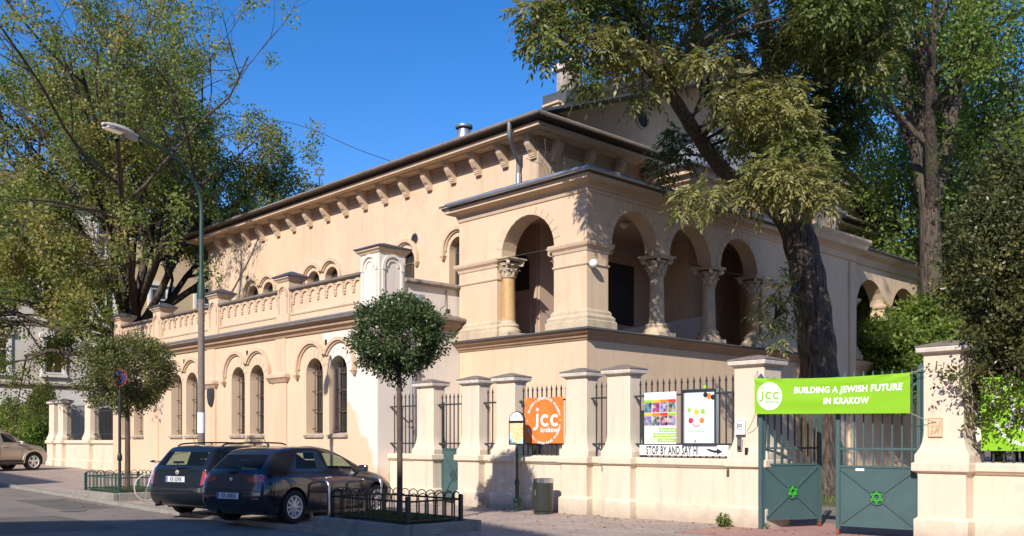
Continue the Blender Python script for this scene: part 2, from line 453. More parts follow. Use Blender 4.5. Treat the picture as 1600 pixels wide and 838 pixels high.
# ================================================================== SETTING: ground, road, pavement
def sheet(name, xs, ys, dz, material):
    b = MB()
    for x0, x1 in zip(xs, xs[1:]):
        for y0, y1 in zip(ys, ys[1:]):
            b.poly([(x0, y0, gz(x0) + dz), (x1, y0, gz(x1) + dz), (x1, y1, gz(x1) + dz), (x0, y1, gz(x0) + dz)])
    o = b.build(name, material, smooth=60); tag(o, kind='structure'); return o
gxs = [-900, -300, -120, -70, -58, -55] + [-54 + i * 1.0 for i in range(0, 37)] + [-17, -12, 0, 20, 60, 200, 700]
M['earth'] = mat('earth', (0.16, 0.12, 0.08), 0.95, 0.3, 0.6, 0.3, 30)
sheet('ground', gxs, [-700, -200, -60, -20, 0, 15, 40, 80, 200, 900], -0.10, M['earth'])
sheet('road', gxs[3:-3], [-13, -4, 2, 8.9], -0.06, M['asphalt'])
# brick pavers
def paver_mat():
    m, N, L, P = new_mat('paving')
    geo = N.new('ShaderNodeNewGeometry')
    br = N.new('ShaderNodeTexBrick'); br.inputs['Scale'].default_value = 1.0
    br.inputs['Brick Width'].default_value = 0.22; br.inputs['Row Height'].default_value = 0.11; br.inputs['Mortar Size'].default_value = 0.006
    br.inputs['Color1'].default_value = (0.43, 0.335, 0.275, 1); br.inputs['Color2'].default_value = (0.37, 0.29, 0.24, 1); br.inputs['Mortar'].default_value = (0.24, 0.195, 0.165, 1)
    L.new(geo.outputs['Position'], br.inputs['Vector'])
    no = N.new('ShaderNodeTexNoise'); no.inputs['Scale'].default_value = 0.9; no.inputs['Detail'].default_value = 8; no.inputs['Roughness'].default_value = 0.7
    L.new(geo.outputs['Position'], no.inputs['Vector'])
    mr = N.new('ShaderNodeMapRange'); mr.inputs[1].default_value = 0.3; mr.inputs[2].default_value = 0.7; mr.inputs[3].default_value = 0.78; mr.inputs[4].default_value = 1.2
    L.new(no.outputs[0], mr.inputs[0])
    cc = N.new('ShaderNodeCombineColor')
    for i in range(3): L.new(mr.outputs[0], cc.inputs[i])
    mx = N.new('ShaderNodeMix'); mx.data_type = 'RGBA'; mx.blend_type = 'MULTIPLY'; mx.inputs[0].default_value = 1
    L.new(br.outputs[0], mx.inputs[6]); L.new(cc.outputs[0], mx.inputs[7])
    # the reddish strip in front of the gate is a paving of its own colour
    L.new(mx.outputs[2], P.inputs['Base Color']); P.inputs['Roughness'].default_value = 0.9
    bu = N.new('ShaderNodeBump'); bu.inputs['Strength'].default_value = 0.4; bu.inputs['Distance'].default_value = 0.01
    L.new(br.outputs['Fac'], bu.inputs['Height']); bu.invert = True; L.new(bu.outputs[0], P.inputs['Normal'])
    return m
M['paving'] = paver_mat()
sheet('pavement', gxs[3:-3], [8.9 + 0.12, 10.5, 12.5, 15.2], 0.0, M['paving'])
M['red_paving'] = mat('red_paving', (0.42, 0.225, 0.175), 0.9, 0.12, 1.5, 0.3, 60)
rb = MB()
rb.poly([(-9.75, 13.1, 0.004), (-5.2, 13.1, 0.004), (-5.2, 16.5, 0.004), (-9.1, 16.5, 0.004), (-9.1, 14.7, 0.004), (-9.75, 14.7, 0.004)])
rb.poly([(-5.2, 13.1, 0.004), (4, 13.1, 0.004), (4, 14.5, 0.004), (-5.2, 14.5, 0.004)])
tag(rb.build('entrance_paving', M['red_paving']), kind='structure')
kb = MB()
for i in range(0, 62):
    x0 = -52 + i; x1 = x0 + 0.992
    z0, z1 = gz(x0), gz(x1)
    n = kb.add([(x0, 8.9, z0 - 0.1), (x1, 8.9, z1 - 0.1), (x1, 9.02, z1 - 0.1), (x0, 9.02, z0 - 0.1), (x0, 8.905, z0 + 0.03), (x1, 8.905, z1 + 0.03), (x1, 9.02, z1 + 0.03), (x0, 9.02, z0 + 0.03)])
    for f in ((0, 3, 2, 1), (4, 5, 6, 7), (0, 1, 5, 4), (1, 2, 6, 5), (2, 3, 7, 6), (3, 0, 4, 7)): kb.face([n + q for q in f])
tag(kb.build('road_kerb', M['kerb'], merge=False), kind='structure')
yard = MB()
yard.poly([(-20.2, 15.2, 0.0), (20, 15.2, 0.0), (20, 60, 0.0), (-20.2, 60, 0.0)])
M['yard'] = mat('yard_ground', (0.20, 0.16, 0.12), 0.95, 0.25, 1.2, 0.3, 30)
tag(yard.build('courtyard_ground', M['yard']), kind='structure')
rp_ = MB(); rr = random.Random(8)
def patch(x0, x1, y0, y1):
    n_ = 14; pts = []
    for i in range(n_): pts.append((x0 + (x1 - x0) * i / n_, y0 + rr.uniform(-.05, .05)))
    for i in range(n_): pts.append((x1 - (x1 - x0) * i / n_, y1 + rr.uniform(-.05, .05)))
    rp_.poly([(x, y, gz(x) - 0.055) for x, y in pts])
patch(-34.0, -26.5, 6.3, 7.0); patch(-21.5, -17.6, 4.6, 6.9); patch(-26.0, -22.4, 7.5, 8.6)
M['repair'] = mat('asphalt_repair', (0.13, 0.112, 0.098), 0.92, 0.2, 1.5, 0.35, 120)
tag(rp_.build('road_repair', M['repair'], merge=False), kind='structure')
mh = MB(); disc(mh, lambda u, v, d: (-22.2 + u, 7.6 + v, gz(-22.2) - 0.054 + d), 0, 0, 0.28, 0, 24)
tag(mh.build('manhole_cover', M['zinc_dull']), 'round dark iron manhole cover set in the road by the kerb', 'manhole cover')

# ================================================================== SYNAGOGUE
syn = empty('synagogue', (-15.54, 17.4, 0), 'large cream stucco synagogue with arcaded porch, bracketed eaves and low street wing', 'building')
YA, YP, YM = 14.6, 17.4, 19.3           # street faces: low wing, porch, main hall
XA, XL, XH, XP = -20.35, -38.2, -19.1, -15.54
HL = -39.6                              # far end of hall
HB = 40.7                               # back of hall
fA, fP, fM = faceY(YA), faceY(YP), faceY(YM)
# stucco of the low wing with its fresh whitewash patch near the corner
def patch_mat():
    m = mat('stucco_patched', WALL, 0.85, 0.06, 0.5, 0.12, 45, streak=0.10, spec=0.2)
    N, L = m.node_tree.nodes, m.node_tree.links; P = N['Principled BSDF']
    src = P.inputs['Base Color'].links[0].from_socket
    geo = N.new('ShaderNodeNewGeometry'); sp = N.new('ShaderNodeSeparateXYZ'); L.new(geo.outputs['Position'], sp.inputs[0])
    no = N.new('ShaderNodeTexNoise'); no.inputs['Scale'].default_value = 1.1; no.inputs['Detail'].default_value = 3; L.new(geo.outputs['Position'], no.inputs['Vector'])
    # x + noise - lean(z)
    a = N.new('ShaderNodeMath'); a.operation = 'MULTIPLY_ADD'; a.inputs[1].default_value = 2.4; L.new(no.outputs[0], a.inputs[0]); L.new(sp.outputs[0], a.inputs[2])
    z = N.new('ShaderNodeMath'); z.operation = 'MULTIPLY_ADD'; z.inputs[1].default_value = 0.75; L.new(sp.outputs[2], z.inputs[0]); L.new(a.outputs[0], z.inputs[2])
    mr = N.new('ShaderNodeMapRange'); mr.inputs[1].default_value = -18.7; mr.inputs[2].default_value = -18.4; mr.inputs[3].default_value = 0; mr.inputs[4].default_value = 0.9
    L.new(z.outputs[0], mr.inputs[0])
    mx = N.new('ShaderNodeMix'); mx.data_type = 'RGBA'; L.new(mr.outputs[0], mx.inputs[0]); L.new(src, mx.inputs[6]); mx.inputs[7].default_value = (0.74, 0.67, 0.60, 1)
    L.new(mx.outputs[2], P.inputs['Base Color'])
    return m
M['stucco_p'] = patch_mat()
M['pale'] = mat('pale_stucco', (0.70, 0.63, 0.55), 0.88, 0.06, 0.8, 0.12, 50, streak=0.12, spec=0.2)
WINX = [-22.8, -27.3, -31.8, -36.3]
PRS = [-25.25, -29.75, -34.25, -37.95]
ops = []
for c in WINX:
    for q in (-0.6, 0.6): ops.append((c + q, 0.44, 1.74, 3.46))
b = MB(); b.arch_wall(fA, XL, XA, -0.3, 4.72, ops, 0.55)
wing = b.build('wing_wall', M['stucco_p'], syn)
b = MB()
b.box(XA - 0.40, XA, YA + 0.55, YP + 0.0, -0.2, 4.72)       # return wall
b.build('wing_return_wall', M['pale'], syn)
b = MB(); b.box(XL, XL + 0.4, YA + 0.55, YM, -0.3, 4.72); b.build('wing_end_wall', M['stucco'], syn)
b = MB(); b.box(XL + 0.4, XA - 0.4, YA + 0.55, YM - 0.002, 4.6, 4.95); b.build('terrace_floor', M['cap'], syn)
# dark room behind the panes
# windows of the wing
def bars_mb(fn, sc, hw, zs, zp, d, nv=4, nh=4):
    g = MB()
    for i in range(nv):
        u = sc - hw + 2 * hw * (i + 0.5) / nv
        top = zp + math.sqrt(max(0.0, hw * hw - (u - sc) ** 2)) - 0.02
        g.tube([fn(u, zs + 0.02, d), fn(u, top, d)], 0.012, 5)
    for i in range(nh):
        z = zs + 0.16 + (zp - zs - 0.1) * i / (nh - 1)
        g.tube([fn(sc - hw + 0.01, z, d - 0.02), fn(sc + hw - 0.01, z, d - 0.02)], 0.012, 5)
    return g
def window(fn, sc, hw, zs, zp, depth, parent, sill=True, grille=True, name='window'):
    g = MB(); N_ = 12
    pts = [(sc - hw, zs), (sc + hw, zs), (sc + hw, zp)] + [(sc + hw * math.cos(PI * j / N_), zp + hw * math.sin(PI * j / N_)) for j in range(1, N_)] + [(sc - hw, zp)]
    g.prism(pts, fn, depth, depth + 0.03)
    w_ = g.build(name, M['dark_glass'], parent)
    fr = MB()
    fr.ring(fn, sc, zp, hw - 0.055, hw - 0.001, depth - 0.045, depth, n=12)
    for u0, u1 in ((sc - hw + 0.001, sc - hw + 0.05), (sc + hw - 0.05, sc + hw - 0.001), (sc - 0.022, sc + 0.022)):
        a, c = fn(u0, zs, depth - 0.045), fn(u1, zp, depth)
        fr.box(min(a[0], c[0]), max(a[0], c[0]), min(a[1], c[1]), max(a[1], c[1]), zs + 0.002, zp)
    for z in (zs + 0.03, zs + (zp - zs) * 0.36, zs + (zp - zs) * 0.70, zp - 0.02):
        a, c = fn(sc - hw + 0.05, z, depth - 0.035), fn(sc + hw - 0.05, z, depth)
        fr.box(min(a[0], c[0]), max(a[0], c[0]), min(a[1], c[1]), max(a[1], c[1]), z, z + 0.035)
    fr.build('frame', M['frame_paint'], w_, merge=False)
    if sill:
        q = MB(); a, c = fn(sc - hw - 0.05, zs, -0.07), fn(sc + hw + 0.05, zs, depth - 0.05)
        y0, y1 = min(a[1], c[1]), max(a[1], c[1])
        q.v += [(a[0], y0, zs - 0.10), (c[0], y0, zs - 0.10), (c[0], y1, zs - 0.10), (a[0], y1, zs - 0.10), (a[0], y0, zs - 0.03), (c[0], y0, zs - 0.03), (c[0], y1, zs + 0.04), (a[0], y1, zs + 0.04)]
        for f in ((0, 3, 2, 1), (4, 5, 6, 7), (0, 1, 5, 4), (1, 2, 6, 5), (2, 3, 7, 6), (3, 0, 4, 7)): q.face(f)
        q.build('sill', M['cap'], w_)
    if grille: bars_mb(fn, sc, hw, zs, zp, depth - 0.17).build('grille', M['iron_brown'], w_, merge=False)
    return w_
M['frame_paint'] = mat('window_frame_paint', (0.11, 0.08, 0.06), 0.6, 0.15, 6)
def hood(fn, sc, half, r0, r1, zp, parent, proj=0.07, tail=0.28, n=16):
    """twin-arched drip mould over a window pair"""
    g = MB()
    for q in (-1, 1):
        c = sc + q * half
        am = math.acos(min(1, half / r1)) if half < r1 else 0
        a0, a1 = (0, PI - am) if q > 0 else (am, PI)
        g.ring(fn, c, zp, r0, r1, -proj, 0.02, a0, a1, n)
        g.ring(fn, c, zp, r0 - 0.05, r0, -proj * 0.5, 0.02, a0, a1, n)
        u0, u1 = sorted((c + q * r0, c + q * r1))
        a, d = fn(u0, 0, -proj), fn(u1, 0, 0.02)
        g.box(u0, u1, a[1], d[1], zp - tail * 0.55, zp)
        g.frust((u0 + u1) / 2, (a[1] + d[1]) / 2 - 0.02, zp - tail, zp - tail * 0.55, 0.02, 0.02, 0.10, (d[1] - a[1]) / 2 + 0.02)
    return g.build('hood_mould', M['trim'], parent, merge=False)
for c in WINX:
    for q in (-0.6, 0.6): window(fA, c + q, 0.44, 1.74, 3.46, 0.40, wing)
    hood(fA, c, 0.70, 0.71, 0.80, 3.60, wing, 0.11)
    g = MB(); g.box(c - 0.05, c + 0.05, YA - 0.012, YA + 0.02, 4.22, 4.38); g.build('vent_slot', M['dark_void'], wing)
    g = MB()
    for q in (-0.6, 0.6):                       # fine joint lines of the plaster arch
        for k in range(1, 8):
            a = PI * k / 8; r0_, r1_ = 0.46, 0.66
            cx, cz = c + q, 3.46
            p0 = fA(cx + r0_ * math.cos(a), cz + r0_ * math.sin(a), -0.004); p1 = fA(cx + r1_ * math.cos(a), cz + r1_ * math.sin(a), -0.004)
            g.tube([p0, p1], 0.006, 4)
    g.build('plaster_joint', M['cap'], wing, merge=False)
# shallow pilasters with console blocks
for x in PRS[:3]:
    g = MB(); g.box(x - 0.38, x + 0.38, YA - 0.05, YA + 0.02, -0.2, 3.36); g.box(x - 0.28, x + 0.28, YA - 0.03, YA + 0.02, 3.52, 4.6)
    g.build('pilaster', M['stucco'], wing, merge=False)
    g = MB(); g.sweep([(0.0, 3.28), (0.05, 3.28), (0.12, 3.38), (0.17, 3.42), (0.17, 3.50), (0.05, 3.57), (0.0, 3.57)], [(x - 0.38, YA + 0.02), (x - 0.38, YA - 0.03), (x + 0.38, YA - 0.03), (x + 0.38, YA + 0.02)])
    g.build('pilaster_console', M['trim'], wing)
# cornice of the wing
cpath = [(XL, YA + 1.5), (XL, YA), (XA, YA), (XA, YP + 0.1)]
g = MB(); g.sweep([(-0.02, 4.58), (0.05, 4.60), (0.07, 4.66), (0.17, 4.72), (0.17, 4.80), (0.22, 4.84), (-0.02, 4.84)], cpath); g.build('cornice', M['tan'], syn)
g = MB(); g.sweep([(-0.02, 4.843), (0.27, 4.843), (0.32, 4.87), (0.32, 4.92), (0.29, 4.95), (-0.05, 5.05), (-0.3, 5.06), (-0.3, 4.98), (-0.02, 4.96)], cpath[1:]); g.build('gutter', M['fascia'], syn)
g = MB(); g.sweep([(0.286, 4.956), (0.33, 4.925), (0.33, 4.945), (0.285, 4.975), (-0.04, 5.075), (-0.04, 5.055)], cpath[1:3]); g.build('flashing', M['zinc_dull'], syn)
# parapet
YQ = 14.78
g = MB(); g.box(XL + 0.1, XA - 0.5, YQ, YQ + 0.26, 4.97, 6.02); g.box(XL + 0.1, XA - 0.5, YQ - 0.05, YQ, 4.97, 5.27)
par = g.build('parapet', M['stucco'], syn, merge=False)
g = MB(); edges = PRS[::-1] + [-20.7]
hw_p = 0.32
for a, c in zip(edges, edges[1:]):
    u0, u1 = a + hw_p + 0.02, c - (hw_p if c < -21 else 0.42) - 0.02
    g.sweep([(0.0, 5.98), (0.06, 5.98), (0.13, 6.02), (0.13, 6.08), (-0.12, 6.16), (-0.36, 6.08), (-0.36, 5.98)], [(u0, YQ), (u1, YQ)])
g.build('parapet_cap', M['fascia'], par, merge=False)
for a, c in zip(edges, edges[1:]):
    u0, u1 = a + hw_p + 0.12, c - (hw_p if c < -21 else 0.42) - 0.12
    fQ = faceY(YQ)
    g = MB(); n_ = 8; st = (u1 - u0) / n_
    for i in range(n_):
        cx = u0 + st * (i + 0.5)
        g.ring(fQ, cx, 5.76, st * 0.5 - 0.075, st * 0.5 - 0.005, -0.05, 0.01, n=8)
    for i in range(n_ + 1):
        cx = u0 + st * i
        g.box(cx - 0.07, cx + 0.07, YQ - 0.055, YQ, 5.66, 5.74); g.box(cx - 0.05, cx + 0.05, YQ - 0.045, YQ, 5.60, 5.66)
    g.box(u0, u1, YQ - 0.03, YQ, 5.93, 5.975)
    g.build('arcaded_frieze', M['trim'], par, merge=False)
    g = MB(); g.sweep([(0.0, 5.26), (0.07, 5.26), (0.08, 5.30), (0.04, 5.34), (0.0, 5.36)], [(u0 - 0.1, YQ), (u1 + 0.1, YQ)])
    g.box(u0 - 0.06, u0 - 0.02, YQ - 0.025, YQ, 5.36, 5.93); g.box(u1 + 0.02, u1 + 0.06, YQ - 0.025, YQ, 5.36, 5.93)
    g.build('panel_mould', M['trim'], par, merge=False)
def pier(x, hw, y0, y1, z0, z1, parent, mats=('stucco', 'metal_roof'), niche=True):
    g = MB(); g.box(x - hw, x + hw, y0, y1, z0, z1); g.box(x - hw - 0.03, x + hw + 0.03, y0 - 0.03, y1 + 0.03, z0, z0 + 0.36)
    p = g.build('parapet_pier', M[mats[0]], parent, merge=False)
    cx, cy = x, (y0 + y1) / 2; hy = (y1 - y0) / 2
    g = MB()
    path = [(x - hw, y0), (x + hw, y0), (x + hw, y1), (x - hw, y1)]
    g.sweep([(-0.05, z1 - 0.08), (0.03, z1 - 0.06), (0.05, z1 - 0.02), (0.10, z1 + 0.02), (0.10, z1 + 0.07), (-0.05, z1 + 0.07)], path, True)
    g.build('pier_moulding', M['trim'], p)
    g = MB(); g.frust(cx, cy, z1 + 0.073, z1 + 0.11, hw + 0.14, hy + 0.14, hw + 0.14, hy + 0.14); g.frust(cx, cy, z1 + 0.11, z1 + 0.26, hw + 0.14, hy + 0.14, 0.12, 0.05)
    g.build('pier_cap', M[mats[1]], p, merge=False)
    if niche:
        g = MB(); zs = z1 - 0.42
        for fn, c, h in ((faceY(y0), x, hw), (faceX(x + hw), cy, hy)):
            g.ring(fn, c, zs, h * 0.62, h * 0.80, -0.05, 0.01, n=12); g.ring(fn, c, zs, h * 0.36, h * 0.46, -0.03, 0.01, n=12)
            for q in (-1, 1):
                for r, dz_ in ((0.71, 0.62),):
                    s0_, s1_ = sorted((c + q * h * 0.60, c + q * h * 0.84)); a, d = fn(s0_, 0, -0.055), fn(s1_, 0, 0.0)
                    g.box(min(a[0], d[0]), max(a[0], d[0]), min(a[1], d[1]), max(a[1], d[1]), zs - 0.09, zs - 0.002)
                    a, d = fn(s0_ + 0.015, 0, -0.035), fn(s1_ - 0.015, 0, 0.0)
                    g.box(min(a[0], d[0]), max(a[0], d[0]), min(a[1], d[1]), max(a[1], d[1]), z0 + 0.37, zs - 0.092)
        g.build('blind_arch', M[mats[0]] if mats[0] == 'pale' else M['trim'], p, merge=False)
    return p
for x in PRS: pier(x, hw_p, 14.68, 15.16, 4.97, 6.36, par)
pier(-20.78, 0.43, 14.66, 15.50, 4.97, 6.56, par, ('pale', 'metal_roof'))
# parapet along the return, above the terrace
g = MB(); g.box(XA - 0.34, XA - 0.08, 15.5, YP + 0.3, 4.97, 5.80)
rp = g.build('return_parapet', M['pale'], syn)
g = MB(); g.sweep([(-0.3, 5.80), (0.10, 5.80), (0.16, 5.84), (0.16, 5.90), (-0.08, 5.97), (-0.36, 5.90)], [(XA - 0.08, 15.5), (XA - 0.08, YP - 0.02)]); g.build('parapet_cap', M['cap'], rp)
g = MB(); g.tube([(XA + 0.16, 15.60, 0.0), (XA + 0.16, 15.60, 4.55)], 0.055, 10); g.tube([(XA + 0.16, 15.60, 4.55), (XA + 0.30, 15.55, 4.8)], 0.055, 10)
g.box(XA + 0.08, XA + 0.24, 15.52, 15.68, 1.9, 1.95); g.box(XA + 0.08, XA + 0.24, 15.52, 15.68, 3.6, 3.65)
g.build('downpipe', M['zinc'], syn, smooth=40, merge=False)
g = MB(); g.lathe([(0.17, 0), (0.2, 0.02), (0.2, 0.42), (0.185, 0.42), (0.185, 0.1)], (XA + 0.02, 15.9, 5.06), 18); g.build('rain_hopper', M['zinc'], syn, smooth=40)
g = MB(); g.tube([(XA - 0.07, 17.0, 5.75), (XA - 0.02, 16.9, 5.3), (XA + 0.05, 16.7, 5.2), (XA + 0.1, 16.62, 5.1)], 0.012, 5); g.box(XA + 0.0, XA + 0.09, 16.9, 17.0, 5.08, 5.2); g.build('cable_stub', M['iron_brown'], syn, merge=False)
# plaque on the wing, between the bays
g = MB(); px_ = onY(330.5, 620, YA - 0.06); cx, cz = px_.x, px_.z
sh = [(cx - 0.20, cz + 0.20), (cx - 0.13, cz + 0.27), (cx + 0.13, cz + 0.27), (cx + 0.20, cz + 0.20), (cx + 0.20, cz - 0.02), (cx + 0.12, cz - 0.24), (cx, cz - 0.33), (cx - 0.12, cz - 0.24), (cx - 0.20, cz - 0.02)]
g.prism(sh, fA, -0.13, -0.05); g.prism([(cx + (u - cx) * 0.7, cz + (v - cz) * 0.7) for u, v in sh], fA, -0.15, -0.13)
g.box(cx - 0.03, cx + 0.03, YA - 0.06, YA, cz - 0.05, cz + 0.05)
tag(g.build('shield_plaque', M['iron'], None, merge=False), 'dark shield-shaped metal plaque fixed to the low wing under a console', 'plaque')

# ------------------------------------------------ main hall
mw = [-35.0, -30.4, -25.9, -22.0]
ops = []
for c in mw:
    for q in (-0.62, 0.62): ops.append((c + q, 0.44, 5.6, 7.50))
b = MB(); b.arch_wall(fM, HL, XH, 4.6, 10.22, ops, 0.45)
hall = b.build('hall_wall', M['stucco'], syn)
for c in mw:
    for q in (-0.62, 0.62): window(fM, c + q, 0.44, 5.6, 7.50, 0.30, hall, sill=False, grille=False)
    hood(fM, c, 0.62, 0.59, 0.70, 7.55, hall, 0.12, n=16)
    g = MB()
    for q in (-0.62, 0.62):
        for k in range(1, 7):
            a = PI * k / 7
            g.tube([fM(c + q + 0.46 * math.cos(a), 7.5 + 0.46 * math.sin(a), -0.004), fM(c + q + 0.57 * math.cos(a), 7.5 + 0.57 * math.sin(a), -0.004)], 0.006, 4)
    g.build('plaster_joint', M['cap'], hall, merge=False)
b = MB()
b.box(HL, HL + 0.45, YM + 0.45, HB, 0, 10.22); b.box(XH - 0.45, XH, YM + 0.45, HB, 0, 10.22); b.box(HL, XH, HB, HB + 0.45, 0, 10.22)
b.build('hall_end_wall', M['stucco'], syn, merge=False)
for px, py, r in ((648, 374, 0.17), (387, 436, 0.13)):
    p = onY(px, py, YM); g = MB(); disc(g, fM, p.x, p.z, r, -0.006, 20); v_ = g.build('round_vent', M['dark_void'], hall)
    g = MB(); g.ring(fM, p.x, p.z, r, r + 0.035, -0.012, 0.01, 0, 2 * PI, 20); g.build('vent_rim', M['cap'], v_)
epath = [(HL, YM + 4), (HL, YM), (XH, YM), (XH, HB)]
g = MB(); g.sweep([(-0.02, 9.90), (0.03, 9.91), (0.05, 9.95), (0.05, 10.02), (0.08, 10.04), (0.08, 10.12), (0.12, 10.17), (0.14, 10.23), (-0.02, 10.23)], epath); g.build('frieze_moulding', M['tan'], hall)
g = MB(); g.sweep([(-0.02, 10.233), (0.46, 10.233), (0.46, 10.26), (0.70, 10.27), (0.70, 10.335), (0.73, 10.36), (0.68, 10.39), (-0.02, 10.39)], epath); g.build('cornice', M['trim'], hall)
g = MB(); g.sweep([(-0.02, 10.393), (0.60, 10.393), (0.66, 10.43), (0.80, 10.48), (0.84, 10.50), (0.84, 10.56), (-0.02, 10.56)], epath); g.build('eaves_board', M['dark_eaves'], hall)
def gutter(path, off, z, r, name, parent, m='zinc_dull'):
    g = MB(); prof = [(off + r * math.cos(a), z + r * math.sin(a)) for a in [PI * k / 4 for k in range(8)]]
    g.sweep(prof, path); return g.build(name, M[m], parent, smooth=50)
gutter(epath, 0.90, 10.53, 0.065, 'gutter', hall, 'fascia')
# console brackets
def bracket(fn, s, z, parent):
    g = MB(); hw = 0.105
    pr = [(-0.02, 0.0), (0.36, 0.0), (0.38, -0.08), (0.34, -0.20), (0.24, -0.34), (0.17, -0.42), (0.17, -0.46), (0.15, -0.47), (0.15, -0.51), (0.12, -0.52), (0.12, -0.56), (-0.02, -0.56)]
    g.prism(pr, lambda u, v, d: fn(s + d, z + v, -u), -hw, hw)
    g.prism([(-0.02, 0.002), (0.42, 0.002), (0.42, 0.05), (-0.02, 0.05)], lambda u, v, d: fn(s + d, z + v, -u), -hw - 0.03, hw + 0.03)
    pr2 = [(0.10, -0.04), (0.385, -0.06), (0.39, -0.09), (0.35, -0.21), (0.25, -0.35), (0.10, -0.35)]
    g.prism(pr2, lambda u, v, d: fn(s + d, z + v, -u), -hw * 0.55, hw * 0.55)
    return g.build('eaves_bracket', M['trim'], parent, merge=False)
r0_, r1_ = -1.0124 * 18.98, -2.016 * 18.98
for i in range(17): bracket(fM, r0_ + (r1_ - r0_) * i / 16, 10.18, hall)
fH = faceX(XH)
for y in (19.9, 21.3, 22.7, 24.1): bracket(fH, y, 10.18, hall)
# pilaster strip at the hall corner
g = MB(); g.box(XH - 0.62, XH - 0.0, YM - 0.04, YM + 0.01, 7.9, 9.90); g.box(XH - 0.01, XH + 0.04, YM - 0.04, YM + 0.5, 7.9, 9.90); g.build('corner_strip', M['trim'], hall, merge=False)
# roof of the hall
def gable_roof(x0, x1, ye, ridge, ze, zr, th=0.08):
    g = MB(); yb = 2 * ridge - ye
    for a, c in ((ye, ridge), (yb, ridge)):
        n = g.add([(x0, a, ze), (x1, a, ze), (x1, c, zr), (x0, c, zr), (x0, a, ze - th), (x1, a, ze - th), (x1, c, zr - th), (x0, c, zr - th)])
        for f in ((0, 1, 2, 3), (4, 7, 6, 5), (0, 4, 5, 1), (1, 5, 6, 2), (2, 6, 7, 3), (3, 7, 4, 0)): g.face([n + i for i in f])
    return g
RY = 30.0
gable_roof(HL - 0.8, XH + 0.86, YM - 0.86, RY, 10.60, 14.85).build('roof', M['metal_roof'], hall)
g = MB()                                                          # pediment wall, set back behind the front eaves
XG = XH - 0.35
n = g.add([(XG, 20.7, 10.5), (XG, 39.3, 10.5), (XG, 39.3, 11.55), (XG, RY, 15.25), (XG, 20.7, 11.55), (XG - 0.4, 20.7, 10.5), (XG - 0.4, 39.3, 10.5), (XG - 0.4, 39.3, 11.55), (XG - 0.4, RY, 15.25), (XG - 0.4, 20.7, 11.55)])
g.face([n + i for i in range(5)]); g.face([n + 9 - i for i in range(5)])
for i in range(5): g.face((n + i, n + 5 + i, n + 5 + (i + 1) % 5, n + (i + 1) % 5))
gab = g.build('gable_wall', M['stucco'], syn)
def rake(pr, y0, z0, y1, z1, m_, name, parent):
    g = MB(); rr = []
    for y, z in ((y0, z0), (y1, z1)): rr.append(g.add([(XG + o, y, z + h) for o, h in pr]))
    k = len(pr)
    for j in range(k): g.face((rr[0] + j, rr[0] + (j + 1) % k, rr[1] + (j + 1) % k, rr[1] + j))
    g.face([rr[0] + j for j in range(k)]); g.face([rr[1] + j for j in reversed(range(k))])
    return g.build(name, m_, parent)
for sg in (-1, 1):
    ya, yr = RY + sg * 9.55, RY
    rake([(-0.02, -0.28), (0.10, -0.24), (0.14, -0.10), (0.26, -0.04), (0.30, 0.04), (-0.02, 0.04)], ya, 11.48, yr, 15.30, M['trim'], 'raking_moulding', gab)
    rake([(-0.6, 0.043), (0.34, 0.043), (0.37, 0.08), (0.37, 0.36), (0.30, 0.42), (-0.6, 0.45)], ya - sg * 0.0, 11.48, yr, 15.30, M['metal_roof'], 'raking_cap', gab)
g = MB(); g.box(XG - 0.4, XG + 0.16, 20.35, 20.75, 11.2, 11.52); g.box(XG - 0.45, XG + 0.22, 20.28, 20.8, 11.52, 11.58); g.build('gable_return', M['trim'], gab, merge=False)
g = MB(); p = onX(1003, 187, XG); fg = faceX(XG); disc(g, fg, p.y, p.z, 0.26, -0.006, 24); oc = g.build('oculus', M['dark_void'], gab)
g = MB(); g.ring(fg, p.y, p.z, 0.26, 0.34, -0.05, 0.01, 0, 2 * PI, 24); g.build('oculus_rim', M['trim'], oc)
# chimney, roof vent, star on its pole
g = MB(); g.box(-21.65, -21.0, 22.75, 23.25, 11.8, 13.75); g.box(-21.70, -20.95, 22.70, 23.30, 12.9, 12.98)
ch = g.build('chimney', M['cap'], syn, merge=False)
g = MB(); g.box(-21.76, -20.9, 22.64, 23.36, 13.75, 13.87); g.box(-21.7, -20.95, 22.7, 23.3, 13.87, 13.98); g.build('chimney_cap', M['fence_cap'], ch, merge=False)
vb = onY(725, 203, 19.6)
g = MB(); g.lathe([(0.28, -0.7), (0.27, -0.3), (0.19, 0.0)], (vb.x, 19.6, vb.z), 20); ve = g.build('roof_vent', M['zinc'], syn, smooth=40)
g = MB(); g.lathe([(0.02, 0.10), (0.27, 0.06), (0.28, 0.01), (0.27, -0.02), (0.1, 0.02)], (vb.x, 19.6, vb.z + 0.06), 20); g.build('vent_cap', M['zinc_dull'], ve, smooth=40)
sp_ = onY(499, 290, 24.0)
g = MB(); g.tube([(sp_.x, 24.0, 12.2), (sp_.x, 24.0, sp_.z + 0.42)], 0.022, 6)
fs = lambda u, v, d: (sp_.x + u * CS - d * SN, 24.0 + u * SN + d * CS, sp_.z + 0.62 + v)
star_lines(g, fs, 0, 0, 0.25, 0.055, -0.02, 0.02); g.build('star_finial', M['black_iron'], syn, merge=False)
# downpipe from the hall gutter
g = MB(); g.tube([(-19.35, YM - 0.90, 10.5), (-19.35, YM - 0.90, 10.15), (-19.37, YM - 0.85, 10.05), (-19.76, YM - 0.17, 9.72), (-19.78, YM - 0.13, 9.6), (-19.78, YM - 0.13, 8.2)], 0.065, 10)
g.build('downpipe', M['zinc_dull'], hall, smooth=40)
g = MB(); g.tube([(-19.78, YM - 0.13, 9.3), (-19.78, YM - 0.13, 8.15)], 0.076, 12); g.build('pipe_sleeve', M['zinc'], hall, smooth=40)

